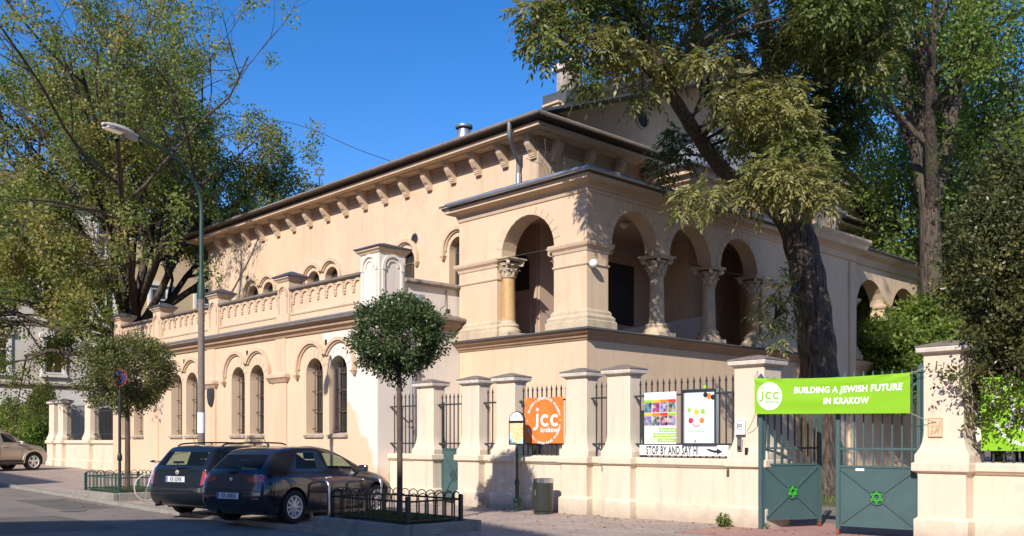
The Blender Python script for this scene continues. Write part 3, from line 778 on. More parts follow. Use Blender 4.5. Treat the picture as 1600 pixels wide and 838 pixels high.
# ------------------------------------------------ porch (arcaded gallery on a solid base)
XPL = -20.34
YE = 27.4
b = MB(); b.box(XPL, XP, YP, YP + 0.4, -0.1, 4.1); b.box(XP - 0.4, XP, YP + 0.4, YE, -0.1, 4.1); b.box(XPL, XPL + 0.4, YP + 0.4, YM, 4.9, 8.0)
base = b.build('porch_base_wall', M['stucco'], syn, merge=False)
ppath = [(XPL, YP + 0.3), (XPL, YP), (XP, YP), (XP, YE)]
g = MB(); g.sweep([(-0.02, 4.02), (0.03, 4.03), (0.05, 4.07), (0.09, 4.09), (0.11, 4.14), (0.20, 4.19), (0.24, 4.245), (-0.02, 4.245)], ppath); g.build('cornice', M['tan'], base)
g = MB(); g.sweep([(-0.5, 4.248), (0.27, 4.248), (0.30, 4.265), (0.27, 4.30), (-0.5, 4.325)], ppath); g.build('ledge_flashing', M['metal_roof'], base)
g = MB(); g.box(XPL + 0.3, XP - 0.2, YP + 0.2, YM, 4.0, 4.33); g.box(XH, XP - 0.2, YM, YE, 4.0, 4.332); g.build('gallery_floor', M['cap'], base, merge=False)
# upper arcade walls
ZT = 7.72
b = MB()
acx, ar = -17.62, 0.98
b.arch_wall(fP, XPL, XP, 6.45, ZT, [(acx, ar, 6.45, 6.45)], 0.5)
fX = faceX(XP)
AY = [(19.30, 0.97), (21.70, 0.97), (24.10, 0.97)]
b.arch_wall(fX, YP + 0.5, YE, 6.50, ZT, [(y, r, 6.50, 6.50) for y, r in AY], 0.46)
arc = b.build('arcade_wall', M['stucco'], syn)
def voussoirs(fn, c, zp, r0, r1, n, parent):
    g = MB()
    for k in range(n):
        a0, a1 = PI * k / n + 0.012, PI * (k + 1) / n - 0.012
        g.ring(fn, c, zp, r0, r1, -0.014, 0.01, a0, a1, 3)
    return g.build('voussoirs', M['stucco'], parent, merge=False)
voussoirs(fP, acx, 6.45, ar + 0.003, ar + 0.22, 15, arc)
for y, r in AY: voussoirs(fX, y, 6.50, r + 0.003, r + 0.21, 15, arc)
# piers of the porch
b = MB(); b.box(XPL, -18.78, YP + 0.003, YP + 0.5, 4.3, 6.452); pr0 = b.build('porch_pier', M['stucco'], syn)
b = MB(); b.box(-16.66, XP - 0.003, YP + 0.003, YP + 0.5, 4.3, 6.452); b.box(XP - 0.46, XP - 0.003, YP + 0.5, 18.20, 4.3, 6.50); pr1 = b.build('porch_pier', M['stucco'], syn, merge=False)
b = MB(); b.box(XP - 0.46, XP - 0.003, 25.35, YE, 4.3, 6.50); pr2_ = b.build('porch_pier', M['stucco'], syn)
def band(path, prof, m, name, parent): g = MB(); g.sweep(prof, path); return g.build(name, M[m], parent)
imp = [(-0.05, 6.22), (0.02, 6.23), (0.04, 6.30), (0.10, 6.36), (0.12, 6.42), (0.12, 6.46), (-0.05, 6.462)]
nec = [(-0.05, 5.88), (0.02, 5.88), (0.035, 5.91), (0.02, 5.94), (-0.05, 5.94)]
bas = [(-0.05, 4.33), (0.16, 4.33), (0.16, 4.50), (0.12, 4.53), (0.13, 4.60), (0.06, 4.68), (0.06, 4.74), (0.02, 4.80), (-0.05, 4.80)]
pl1 = [(XPL, YP + 0.1), (XPL, YP + 0.003), (-18.78, YP + 0.003), (-18.78, YP + 0.5)]
pl2 = [(-16.66, YP + 0.5), (-16.66, YP + 0.003), (XP - 0.003, YP + 0.003), (XP - 0.003, 18.20), (XP - 0.46, 18.20)]
pl3 = [(XP - 0.46, 25.35), (XP - 0.003, 25.35), (XP - 0.003, YE)]
for pth, pr_ in ((pl1, pr0), (pl2, pr1), (pl3, pr2_)):
    band(pth, imp, 'trim', 'impost', pr_); band(pth, nec, 'trim', 'necking', pr_); band(pth, bas, 'stone', 'pier_base', pr_)
# columns: base, shaft, leafy capital
def column(x, y, z0, zc, z1, r, shaft, parent, seed):
    g = MB(); g.lathe([(r, z0 + 0.40), (r * 0.98, z0 + 0.7), (r * 0.88, zc)], (x, y, 0), 20)
    c = g.build('column', M[shaft], parent, smooth=50)
    g = MB(); g.frust(x, y, z0, z0 + 0.10, r * 1.75, r * 1.75, r * 1.75, r * 1.75)
    g.lathe([(r * 1.7, z0 + 0.10), (r * 1.72, z0 + 0.17), (r * 1.5, z0 + 0.21), (r * 1.4, z0 + 0.25), (r * 1.5, z0 + 0.29), (r * 1.42, z0 + 0.34), (r * 1.1, z0 + 0.37), (r * 1.0, z0 + 0.44)], (x, y, 0), 20)
    g.build('column_base', M['stone'], c, smooth=40, merge=False)
    g = MB(); h = z1 - zc
    g.lathe([(r * 0.95, zc - 0.03), (r * 1.1, zc), (r * 0.95, zc + 0.03), (r * 1.0, zc + h * 0.45), (r * 1.35, zc + h * 0.76)], (x, y, 0), 16)
    rr = random.Random(seed)
    for lvl, nl, ro, zz, hh in ((0, 8, 1.0, zc + 0.03, h * 0.36), (1, 8, 1.12, zc + h * 0.28, h * 0.38)):
        for k in range(nl):
            a = 2 * PI * (k + 0.5 * lvl) / nl
            e = Vector((math.cos(a), math.sin(a), 0)); t = Vector((-e.y, e.x, 0)); c0 = Vector((x, y, 0))
            pts = [(r * ro, 0, 0.055), (r * (ro + 0.10), hh * 0.5, 0.07), (r * (ro + 0.42), hh * 0.95, 0.06), (r * (ro + 0.55), hh * 0.80, 0.03)]
            pv = None
            for rad_, z_, w_ in pts:
                cur = [c0 + e * rad_ - t * w_ + Vector((0, 0, zz + z_)), c0 + e * (rad_ + 0.025) + Vector((0, 0, zz + z_)), c0 + e * rad_ + t * w_ + Vector((0, 0, zz + z_))]
                if pv:
                    g.poly([pv[0], pv[1], cur[1], cur[0]]); g.poly([pv[1], pv[2], cur[2], cur[1]])
                pv = cur
    for i, j in ((-1, -1), (1, -1), (1, 1), (-1, 1)):               # corner volutes
        cc = Vector((x + i * r * 1.25, y + j * r * 1.25, zc + h * 0.74)); ax_ = Vector((i, -j, 0)).normalized()
        g.tube([cc - ax_ * 0.045, cc + ax_ * 0.045], 0.075, 10)
    g.frust(x, y, z1 - h * 0.16, z1 - h * 0.07, r * 1.55, r * 1.55, r * 1.7, r * 1.7); g.frust(x, y, z1 - h * 0.07, z1, r * 1.8, r * 1.8, r * 1.8, r * 1.8)
    g.build('capital', M['stone'], c, smooth=35, merge=False)
    return c
for i, (y, sh_) in enumerate(((20.50, 'stone'), (22.90, 'stone'), (25.20, 'marble'))): column(XP - 0.25, y, 4.34, 5.98, 6.50, 0.205, sh_, syn, i)
column(-18.62, YP + 0.27, 4.34, 5.95, 6.45, 0.20, 'marble', syn, 7)
column(-16.70, YP + 0.27, 4.34, 5.95, 6.45, 0.14, 'marble', syn, 8)
column(XP - 0.27, 18.22, 4.34, 5.95, 6.45, 0.14, 'marble', syn, 9)
# tie rods across the arches
g = MB(); g.tube([(-18.6, YP + 0.25, 6.5), (-16.6, YP + 0.25, 6.5)], 0.014, 5)
g.tube([(XP - 0.23, 18.3, 6.5), (XP - 0.23, 25.3, 6.5)], 0.014, 5); g.build('tie_rod', M['iron'], arc, merge=False)
# entablature
g = MB(); g.sweep([(-0.02, 7.66), (0.03, 7.67), (0.05, 7.74), (0.03, 7.77), (0.06, 7.79), (0.06, 7.83), (0.14, 7.87), (0.24, 7.89), (0.30, 7.91), (0.30, 7.97), (0.34, 8.0), (-0.02, 8.0)], ppath)
g.build('cornice', M['trim'], arc)
g = MB(); g.sweep([(-0.02, 8.003), (0.33, 8.003), (0.36, 8.03), (0.36, 8.07), (-0.02, 8.08)], ppath); g.build('eaves_board', M['metal_roof'], arc)
gutter(ppath[1:], 0.42, 8.10, 0.062, 'gutter', arc, 'zinc')
# strip pilaster on the corner pier
g = MB(); g.box(XP - 0.02, XP + 0.03, YP - 0.02, 18.16, 6.47, 7.66); g.build('corner_strip', M['stucco'], arc)
# porch roof, leaning against the hall
g = MB()
def slab(pts, th):
    n = g.add(pts + [(x, y, z - th) for x, y, z in pts]); k = len(pts)
    g.face([n + i for i in range(k)]); g.face([n + 2 * k - 1 - i for i in range(k)])
    for i in range(k): g.face((n + i, n + (i + 1) % k, n + k + (i + 1) % k, n + k + i))
slab([(XPL - 0.42, YP - 0.40, 8.13), (XP + 0.40, YP - 0.40, 8.13), (XH, YM - 0.01, 9.02), (XPL - 0.42, YM - 0.01, 9.02)], 0.06)
slab([(XP + 0.40, YP - 0.40, 8.132), (XP + 0.40, YE, 8.132), (XH + 0.003, YE, 9.02), (XH + 0.003, YM - 0.01, 9.02)], 0.06)
rf = g.build('porch_roof', M['metal_roof'], arc, merge=False)
g = MB()
for i in range(9):
    x = XPL - 0.2 + i * 0.55
    if x < XP + 0.2: g.tube([(x, YP - 0.36, 8.15), (min(x, XH - 0.1), YM - 0.05, 9.04 if x < XH else 9.0 - (x - XH) * 0.18)], 0.018, 5)
g.build('roof_seam', M['metal_roof'], rf, merge=False)
# inside of the gallery
b = MB(); b.box(XH, XH + 0.06, YM, YE, 4.3, 8.3); b.box(XPL, XH, YM - 0.06, YM - 0.003, 4.3, 8.3); inn = b.build('gallery_wall', M['inner'], syn, merge=False)
b = MB(); b.box(XPL + 0.4, XP - 0.4, YP + 0.5, YM - 0.06, 7.75, 7.85); b.box(XH + 0.06, XP - 0.46, YM - 0.06, YE, 7.75, 7.85); b.build('gallery_ceiling', M['inner'], syn, merge=False)
fI = faceX(XH + 0.06)
def dark_window(fn, c, hw, z0, zp, name='gallery_window'):
    g = MB(); N_ = 12
    g.prism([(c - hw, z0), (c + hw, z0), (c + hw, zp)] + [(c + hw * math.cos(PI * j / N_), zp + hw * 0.9 * math.sin(PI * j / N_)) for j in range(1, N_)] + [(c - hw, zp)], fn, -0.03, 0.0)
    return g.build(name, M['dark_void'], inn)
p0, p1 = onX(951, 410, XH + 0.06), onX(989, 510, XH + 0.06)
g = MB(); g.prism([(p0.y, p1.z), (p1.y, p1.z), (p1.y, p0.z), (p0.y, p0.z)], fI, -0.04, 0); g.build('gallery_door', M['dark_void'], inn)
p0, p1 = onX(1046, 405, XH + 0.06), onX(1075, 490, XH + 0.06)
dark_window(fI, (p0.y + p1.y) / 2, (p1.y - p0.y) / 2, p1.z, p0.z - (p1.y - p0.y) / 2 * 0.9)
fJ = faceY(YM - 0.06)
p0, p1 = onY(800, 400, YM - 0.06), onY(827, 452, YM - 0.06)
dark_window(fJ, p0.x + 0.32, 0.40, p1.z, p0.z - 0.36)
g = MB(); a, c_ = onY(812, 471, YM - 0.06), onY(830, 530, YM - 0.06); g.box(a.x, c_.x, YM - 0.10, YM - 0.06, 4.35, a.z); g.build('gallery_hatch', M['inner'], inn)
b = MB(); n = b.add([(-17.2, 18.9, 4.33), (-17.2, 25, 5.5), (-17.2, 25, 4.33), (-17.0, 18.9, 4.33), (-17.0, 25, 5.5), (-17.0, 25, 4.33)])
for f in ((0, 2, 1), (3, 4, 5), (0, 1, 4, 3), (1, 2, 5, 4), (0, 3, 5, 2)): b.face([n + i for i in f])
b.build('stair_parapet', M['inner'], syn)
# lamp globe on the corner pier, lamp inside
g = MB(); g.lathe([(0.001, -0.11), (0.06, -0.092), (0.1, -0.045), (0.11, 0), (0.1, 0.045), (0.06, 0.092), (0.001, 0.11)], (0, 0, 0), 18)
gl = onX(927.5, 412, XP + 0.14)
g.v = [(x + gl.x, y + gl.y, z + gl.z) for x, y, z in g.v]
lamp = empty('globe_lamp', (XP, gl.y, gl.z), 'small round white globe lamp on the corner pier of the porch', 'wall lamp')
g.build('globe', M['white'], lamp, smooth=60)
g = MB(); g.tube([(XP, gl.y, gl.z), (XP + 0.04, gl.y, gl.z)], 0.05, 12); g.build('mount', M['zinc_dull'], lamp)
hl = onX(887 / 3.0 + 680, 570 / 2.99 + 160, -17.2)
g = MB(); g.lathe([(0.001, -0.12), (0.07, -0.1), (0.12, -0.05), (0.13, 0), (0.11, 0.05), (0.06, 0.08), (0.06, 0.12)], (hl.x, hl.y, hl.z), 18)
lamp = empty('hanging_lamp', (hl.x, hl.y, hl.z), 'pale globe lamp hanging from the gallery ceiling inside the first arch', 'ceiling lamp')
g.build('globe', M['white'], lamp, smooth=60); g = MB(); g.tube([(hl.x, hl.y, hl.z + 0.1), (hl.x, hl.y, 7.75)], 0.015, 6); g.build('stem', M['iron'], lamp)
# openings in the base wall
g = MB(); p0, p1 = onY(812, 632, YP), onY(846, 716, YP); g.box(p0.x, p1.x, YP - 0.02, YP, p1.z, p0.z); bw = g.build('cellar_window', M['dark_glass'], base)
g = MB()
for i in range(3):
    x = p0.x + (p1.x - p0.x) * (i + 0.5) / 3; g.box(x - 0.012, x + 0.012, YP - 0.05, YP - 0.02, p1.z, p0.z)
for i in range(5):
    z = p1.z + (p0.z - p1.z) * i / 4.2; g.box(p0.x, p1.x, YP - 0.045, YP - 0.02, z, z + 0.03)
g.build('grille', M['iron'], bw, merge=False)
p0, p1 = onX(990, 612, XP), onX(1008, 700, XP); dw = MB(); hw_ = (p1.y - p0.y) / 2 + 0.35
cy_ = (p0.y + p1.y) / 2 + 0.1
dw.prism([(cy_ - hw_, 1.3), (cy_ + hw_, 1.3), (cy_ + hw_, 1.75)] + [(cy_ + hw_ * math.cos(PI * j / 12), 1.75 + hw_ * math.sin(PI * j / 12)) for j in range(1, 12)] + [(cy_ - hw_, 1.75)], fX, -0.02, 0)
bw = dw.build('cellar_window', M['dark_glass'], base)
g = MB(); g.ring(fX, cy_, 1.75, hw_, hw_ + 0.14, -0.06, 0.01, n=14); g.build('window_surround', M['trim'], bw)

# ------------------------------------------------ central block, portal and the far arcade
YC0, YC1, XC = 24.5, 33.6, -17.65
b = MB(); b.box(XH, XC, YC0, YC1, 4.0, 9.88)
blk = b.build('centre_block', M['stucco'], syn)
bp = [(XH + 0.0, YC0), (XC, YC0), (XC, YC1)]
g = MB(); g.sweep([(-0.02, 9.40), (0.06, 9.42), (0.10, 9.55), (0.22, 9.62), (0.26, 9.74), (0.42, 9.78), (0.42, 9.90), (0.50, 10.0), (-0.02, 10.0)], bp); g.build('cornice', M['trim'], blk)
gutter(bp, 0.56, 10.06, 0.08, 'gutter', blk, 'zinc')
g = MB()
n = g.add([(XH - 0.3, YC0 - 0.5, 10.02), (XC + 0.55, YC0 - 0.5, 10.02), (XC + 0.55, YC1 + 0.5, 10.02), (XH - 0.3, YC1 + 0.5, 10.02), (XG + 0.02, 28.4, 12.7), (XG + 0.02, 30.6, 12.7)])
for f in ((0, 1, 4), (1, 2, 5, 4), (2, 3, 5), (3, 2, 1, 0), (0, 4, 5, 3)): g.face([n + i for i in f])
g.build('hipped_roof', M['light_roof'], blk)
fC = faceX(XC)
for px in (1128, 1157, 1186):
    p = onX(px, 312, XC); g = MB()
    g.prism([(p.y - 0.32, 8.4), (p.y + 0.32, 8.4), (p.y + 0.32, 9.0)] + [(p.y + 0.32 * math.cos(PI * j / 10), 9.0 + 0.32 * math.sin(PI * j / 10)) for j in range(1, 10)] + [(p.y - 0.32, 9.0)], fC, -0.01, 0.0)
    nn = g.build('arched_niche', M['inner'], blk)
    g = MB(); g.ring(fC, p.y, 9.0, 0.32, 0.42, -0.10, 0.01, n=12)
    for q in (-1, 1): g.box(XC, XC + 0.10, p.y + q * 0.37 - 0.05, p.y + q * 0.37 + 0.05, 8.4, 9.0)
    g.build('niche_frame', M['stucco'], nn, merge=False)
# portal
XO = -15.1
b = MB(); b.box(XC, XO, 27.4, 30.35, 0, 7.9); b.box(XC, XO - 0.7, 27.6, 30.2, 8.3, 9.9)
for y in (27.75, 29.0, 30.05): b.box(XO - 0.7, XO - 0.6, y - 0.16, y + 0.16, 8.3, 9.75)
por = b.build('portal_wall', M['stucco'], syn, merge=False)
op = [(XC, 27.4), (XO, 27.4), (XO, 30.35), (XC, 30.35)]
g = MB(); g.sweep([(-0.02, 7.55), (0.05, 7.57), (0.08, 7.75), (0.18, 7.85), (0.30, 7.92), (0.34, 8.05), (0.42, 8.18), (0.42, 8.26), (-0.02, 8.32)], op); g.build('cornice', M['trim'], por)
o2 = [(XC, 27.6), (XO - 0.7, 27.6), (XO - 0.7, 30.2), (XC, 30.2)]
g = MB(); g.sweep([(-0.02, 9.6), (0.08, 9.63), (0.14, 9.8), (0.30, 9.88), (0.34, 10.0), (0.42, 10.1), (-0.02, 10.14)], o2); g.build('upper_cornice', M['trim'], por)
g = MB(); n = g.add([(XC, 27.1, 10.15), (XO - 0.2, 27.1, 10.15), (XO - 0.2, 30.7, 10.15), (XC, 30.7, 10.15), (XC, 28.9, 11.3), (XO - 0.6, 28.9, 11.2)])
for f in ((0, 1, 5, 4), (1, 2, 5), (2, 3, 4, 5), (0, 3, 2, 1), (0, 4, 3)): g.face([n + i for i in f])
g.build('portal_roof', M['metal_roof'], por)
for y in (27.62, 30.12):
    g = MB(); g.box(XO, XO + 0.08, y - 0.2, y + 0.2, 0, 7.5); g.build('portal_pilaster', M['stucco'], por)
# far arcade
b = MB(); YF0, YF1 = 30.35, 37.0
b.arch_wall(fX, YF0, YF1, 3.6, 7.72, [(32.45, 1.05, 4.36, 6.2), (35.2, 1.05, 4.36, 6.2)], 0.5)
b.box(XP - 0.5, XP, YF0, YF1, 0, 3.6); b.box(-19.0, XP, YF1 - 0.4, YF1, 0, 7.7)
far = b.build('far_arcade_wall', M['stucco'], syn, merge=False)
fp = [(XP, YF0), (XP, YF1), (-19, YF1)]
for pr2, mm, nm in (([(-0.02, 7.66), (0.06, 7.7), (0.12, 7.92), (0.30, 8.02), (0.34, 8.16), (-0.02, 8.16)], 'trim', 'cornice'), ([(-0.02, 3.96), (0.05, 4.03), (0.20, 4.19), (0.24, 4.30), (-0.02, 4.34)], 'trim', 'base_cornice')):
    g = MB(); g.sweep(pr2, fp); g.build(nm, M[mm], far)
for y0, y1 in ((YF0, 31.38), (33.52, 34.13), (36.27, YF1)):
    g = MB(); g.sweep(imp, [(XP - 0.4, y0), (XP, y0), (XP, y1), (XP - 0.4, y1)]); g.build('impost', M['trim'], far); g = MB(); g.sweep([(o, z + 0.02) for o, z in bas], [(XP - 0.4, y0), (XP, y0), (XP, y1), (XP - 0.4, y1)]); g.build('pier_base', M['stone'], far)
b = MB(); b.box(XH, XH + 0.06, YF0, YF1, 0, 8.3); b.box(XH + 0.06, XP - 0.5, YF0, YF1 - 0.4, 4.0, 4.33); b.build('far_gallery_wall', M['inner'], syn, merge=False)
g = MB(); slab([(XP + 0.45, YF0, 8.2), (XP + 0.45, YF1 + 0.4, 8.2), (XH, YF1 + 0.4, 9.3), (XH, YF0, 9.3)], 0.06); g.build('far_porch_roof', M['metal_roof'], far)
# ================================================================== COURTYARD WALLS, RAILINGS, GATES
YW = 14.98                                   # face of the low wall
def wall_pillar(x0, x1, parent, y0=14.84, dep=0.40, ztop=2.86, capm='fence_cap'):
    """pillar that flares to its foot, with a capped head"""
    cx, cy = (x0 + x1) / 2, y0 + dep / 2
    hx, hy = (x1 - x0) / 2, dep / 2
    g = MB()
    rings = [(0.045, -0.02), (0.045, 0.34), (0.0, 0.37), (0.0, 1.00)]
    pr = [(hx + o + 0.06, hy + o + 0.06, z) for o, z in rings]
    pr += [(hx + 0.10, hy + 0.06, 1.19), (hx + 0.11, hy + 0.06, 1.22), (hx + 0.11, hy + 0.06, 1.33), (hx + 0.085, hy + 0.04, 1.37), (hx + 0.045, hy + 0.015, 1.44), (hx + 0.018, hy - 0.003, 1.53), (hx + 0.004, hy - 0.012, 1.62), (hx, hy - 0.015, 1.70), (hx, hy - 0.015, ztop)]
    R = [g.add([(cx - a, cy - b, z), (cx + a, cy - b, z), (cx + a, cy + b, z), (cx - a, cy + b, z)]) for a, b, z in pr]
    for a, b in zip(R, R[1:]):
        for k in range(4): g.face((a + k, a + (k + 1) % 4, b + (k + 1) % 4, b + k))
    g.face([R[0] + k for k in (3, 2, 1, 0)]); g.face([R[-1] + k for k in range(4)])
    p = g.build('pillar', M['fence'], parent, smooth=30, bevel=0.012)
    g = MB()
    path = [(x0 - 0.0, y0), (x1, y0), (x1, y0 + dep), (x0, y0 + dep)]
    g.sweep([(-0.1, ztop), (0.0, ztop), (0.02, ztop + 0.03), (0.075, ztop + 0.05), (0.085, ztop + 0.11), (0.075, ztop + 0.125), (-0.1, ztop + 0.125)], path, True)
    c = g.build('pillar_cap', M[capm], p, bevel=0.006)
    g = MB(); g.frust(cx, cy, ztop + 0.127, ztop + 0.15, hx + 0.09, hy + 0.09, hx + 0.09, hy + 0.09); g.frust(cx, cy, ztop + 0.15, ztop + 0.235, hx + 0.09, hy + 0.09, 0.07, 0.05)
    g.build('cap_shingle', M['shingle'], c, merge=False)
    g = MB(); g.sweep([(-0.02, 1.035), (0.09, 1.06), (0.13, 1.085), (0.13, 1.20), (0.09, 1.222), (-0.02, 1.222)], path, True)
    g.build('cornice', M['fence'], p, bevel=0.008)
    return p
def low_wall(x0, x1, parent):
    g = MB(); g.box(x0, x1, YW, YW + 0.30, -0.05, 1.04); g.box(x0, x1, YW - 0.05, YW, -0.05, 0.34)
    o = g.build('low_wall', M['fence'], parent, bevel=0.012, merge=False)
    g = MB(); g.sweep([(-0.3, 1.03), (0.0, 1.03), (0.03, 1.04), (0.07, 1.08), (0.09, 1.09), (0.09, 1.19), (0.06, 1.215), (-0.3, 1.23)], [(x0, YW), (x1, YW)])
    g.build('wall_cornice', M['fence'], o, bevel=0.006)
    return o
def railing(x0, x1, parent, y=15.02, ztop=2.72, step=0.148, z0=1.22, m='iron', ext=0.16, off=0.5):
    r = MB()
    for z in (1.48, 2.44): r.box(x0 - ext, x1 + 0.02, y - 0.022, y + 0.022, z - 0.018, z + 0.018)
    for z in (1.40, 2.36): r.obox(Vector((x0 - 0.06, y + 0.06, z)), (0.05, 0, -0.05), (0, 0.012, 0), (0.008, 0, 0.008))
    o = r.build('railing', M[m], parent, merge=False)
    n = max(1, int(round((x1 - x0) / step))); st = (x1 - x0) / n
    proto = None
    for i in range(n):
        x = x0 + st * (i + off)
        if proto is None:
            b = MB(); b.box(-0.011, 0.011, -0.011, 0.011, 0, ztop - z0 - 0.06); b.frust(0, 0, ztop - z0 - 0.06, ztop - z0 - 0.045, 0.018, 0.018, 0.018, 0.018); b.frust(0, 0, ztop - z0 - 0.045, ztop - z0 + 0.05, 0.017, 0.017, 0.002, 0.002)
            proto = b.build('bar', M[m], o, merge=False); proto.location = (x, y, z0); proto.matrix_parent_inverse = wm(o).inverted()
        else:
            c = proto.copy(); COL.objects.link(c); c.location = (x, y, z0); c.parent = o
    return o
# main stretch, from the wicket to the big gate
cw = empty('courtyard_wall', (-13, YW, 0), 'long cream courtyard wall with capped pillars and black railings left of the green gate', 'wall')
low_wall(-17.3, -9.7, cw)
PX = [(-17.28, -16.66), (-16.06, -15.45), (-13.88, -13.28), (-12.72, -12.12)]
for a, b_ in PX: wall_pillar(a, b_, cw)
wall_pillar(-9.66, -9.05, cw, 14.80, 0.62)
for (a, b_) in ((-16.60, -16.12), (-15.40, -13.94), (-13.22, -12.78), (-12.05, -9.75)): railing(a, b_, cw)
# short stretch at the corner of the low wing
cs = empty('short_wall', (-19.3, YW, 0), 'short cream wall with one capped pillar between the low wing and the wicket gate', 'wall')
low_wall(XA + 0.02, -18.4, cs); wall_pillar(-19.02, -18.36, cs); railing(-20.25, -19.15, cs)
# right of the big gate
cr_ = empty('right_wall', (-4, YW, 0), 'cream wall section with one tall capped pillar right of the green gate', 'wall')
low_wall(-5.6, 6.0, cr_); wall_pillar(-6.22, -5.62, cr_, 14.74, 0.52); railing(-5.5, -2.6, cr_); wall_pillar(-2.5, -1.9, cr_); railing(-1.8, 2.0, cr_)
# wicket gate
wg = empty('wicket_gate', (-17.85, 15.05, 0), 'narrow green metal wicket gate with tall bars between two cream pillars', 'gate')
g = MB(); g.box(-18.27, -17.40, 15.08, 15.11, 0.08, 1.32); g.build('panel', M['gate'], wg)
g = MB(); g.box(-18.29, -17.38, 15.06, 15.13, 1.32, 1.36); g.box(-18.29, -18.25, 15.06, 15.13, 0.05, 2.5); g.box(-17.42, -17.38, 15.06, 15.13, 0.05, 1.32)
g.obox((-17.83, 15.07, 0.7), (0.43, 0, 0.6), (0, 0.01, 0), (-0.01, 0, 0.008)); g.obox((-17.83, 15.07, 0.7), (0.43, 0, -0.6), (0, 0.01, 0), (0.01, 0, 0.008))
g.build('frame', M['gate'], wg, merge=False)
fg_ = faceY(15.075)
g = MB(); star_lines(g, fg_, -17.83, 0.7, 0.10, 0.02, -0.025, 0.0); st_ = g.build('star', M['gate'], wg, merge=False)
g = MB(); g.ring(fg_, -17.83, 0.7, 0.12, 0.14, -0.02, 0.0, 0, 2 * PI, 20); g.build('star_ring', M['gate'], st_)
railing(-18.28, -17.38, wg, 15.02, 2.66, 0.15, 1.36)
# big gate
green_mats = M['gate']
M['star_green'] = mat('star_green', (0.05, 0.42, 0.03), 0.5, 0.03, 4)
def gate_leaf(hinge, ang, wdt, label, sgn):
    """a leaf in local x from its hinge; z bars to 2.66"""
    e = empty('gate_leaf', hinge, label, 'gate', 'leaves of the big green gate', ang)
    fl = lambda u, v, d: (u * sgn, d, v)
    def bx(g, u0, u1, y0, y1, z0, z1):
        a, c = sorted((u0 * sgn, u1 * sgn)); g.box(a, c, y0, y1, z0, z1)
    g = MB(); bx(g, 0.06, wdt - 0.07, -0.008, 0.008, 0.17, 1.13); g.build('panel', M['gate'], e, local=True)
    g = MB(); bx(g, 0, 0.055, -0.03, 0.03, 0.06, 2.60); bx(g, wdt - 0.065, wdt, -0.03, 0.03, 0.10, 2.60)
    for z in (0.15, 1.11, 1.40, 2.42): bx(g, 0.056, wdt - 0.066, -0.022, 0.022, z, z + 0.035)
    g.build('frame', M['gate'], e, local=True, merge=False)
    pr = None
    n = int((wdt - 0.14) / 0.135)
    for i in range(n):
        u = (0.06 + (wdt - 0.13) * (i + 0.5) / n) * sgn
        if pr is None:
            b = MB(); b.box(-0.011, 0.011, -0.011, 0.011, 1.15, 2.58); b.frust(0, 0, 2.58, 2.68, 0.02, 0.02, 0.002, 0.002)
            pr = b.build('bar', M['gate'], e, local=True, merge=False); pr.location = (u, 0, 0)
        else:
            c = pr.copy(); COL.objects.link(c); c.location = (u, 0, 0); c.parent = e
    cx, cz, hx, hz = wdt / 2, 0.64, wdt / 2 - 0.08, 0.45
    g = MB()
    for q in (-1, 1):
        for r in (-1, 1):
            L_ = math.hypot(hx, hz); ux, uz = hx / L_ * r, hz / L_ * q
            g.obox(((cx + ux * (0.13 + L_) / 2) * sgn, -0.018, cz + uz * (0.13 + L_) / 2), (ux * (L_ - 0.13) / 2 * sgn, 0, uz * (L_ - 0.13) / 2), (0, 0.012, 0), (-uz * 0.016 * sgn, 0, ux * 0.016))
    g.ring(fl, cx, cz, 0.105, 0.128, -0.035, -0.006, 0, 2 * PI, 24)
    g.build('cross_brace', M['gate'], e, local=True, merge=False)
    g = MB(); star_lines(g, fl, cx, cz, 0.10, 0.014, -0.05, -0.015); g.build('star_emblem', M['star_green'], e, local=True, merge=False)
    g = MB(); bx(g, wdt - 0.05, wdt - 0.01, -0.03, 0.03, 0.02, 0.10); g.build('drop_bolt', M['rust'], e, local=True)
    return e
M['rust'] = mat('rust_red', (0.25, 0.06, 0.03), 0.7, 0.2, 6)
gl_ = gate_leaf((-9.0, 14.66, 0), math.radians(69), 1.30, 'narrower-looking gate leaf swung open beside the pillar with the entry phone', 1)
gr_ = gate_leaf((-6.28, 14.82, 0), math.radians(6), 1.34, 'closed gate leaf with a white sticker on its panel, next to the right pillar', -1)
g = MB(); g.box(-1.02, -0.88, -0.012, -0.008, 1.06, 1.10); g.build('sticker', M['white'], gr_, local=True)
g = MB(); g.box(-9.03, -8.96, 14.60, 14.66, 0.0, 2.62); g.frust(-8.995, 14.63, 2.62, 2.72, 0.05, 0.05, 0.01, 0.01)
tag(g.build('gate_post', M['gate'], merge=False), 'thin green hinge post at the left pillar of the gate', 'post')
g = MB(); g.box(-6.34, -6.27, 14.86, 14.93, 0.0, 2.62); g.frust(-6.305, 14.895, 2.62, 2.78, 0.06, 0.06, 0.01, 0.01)
for z in (1.42, 2.2, 2.42): g.box(-6.27, -6.2, 14.87, 14.91, z, z + 0.04)
tag(g.build('gate_post', M['gate'], merge=False), 'green hinge post with pointed tip at the right pillar of the gate', 'post')
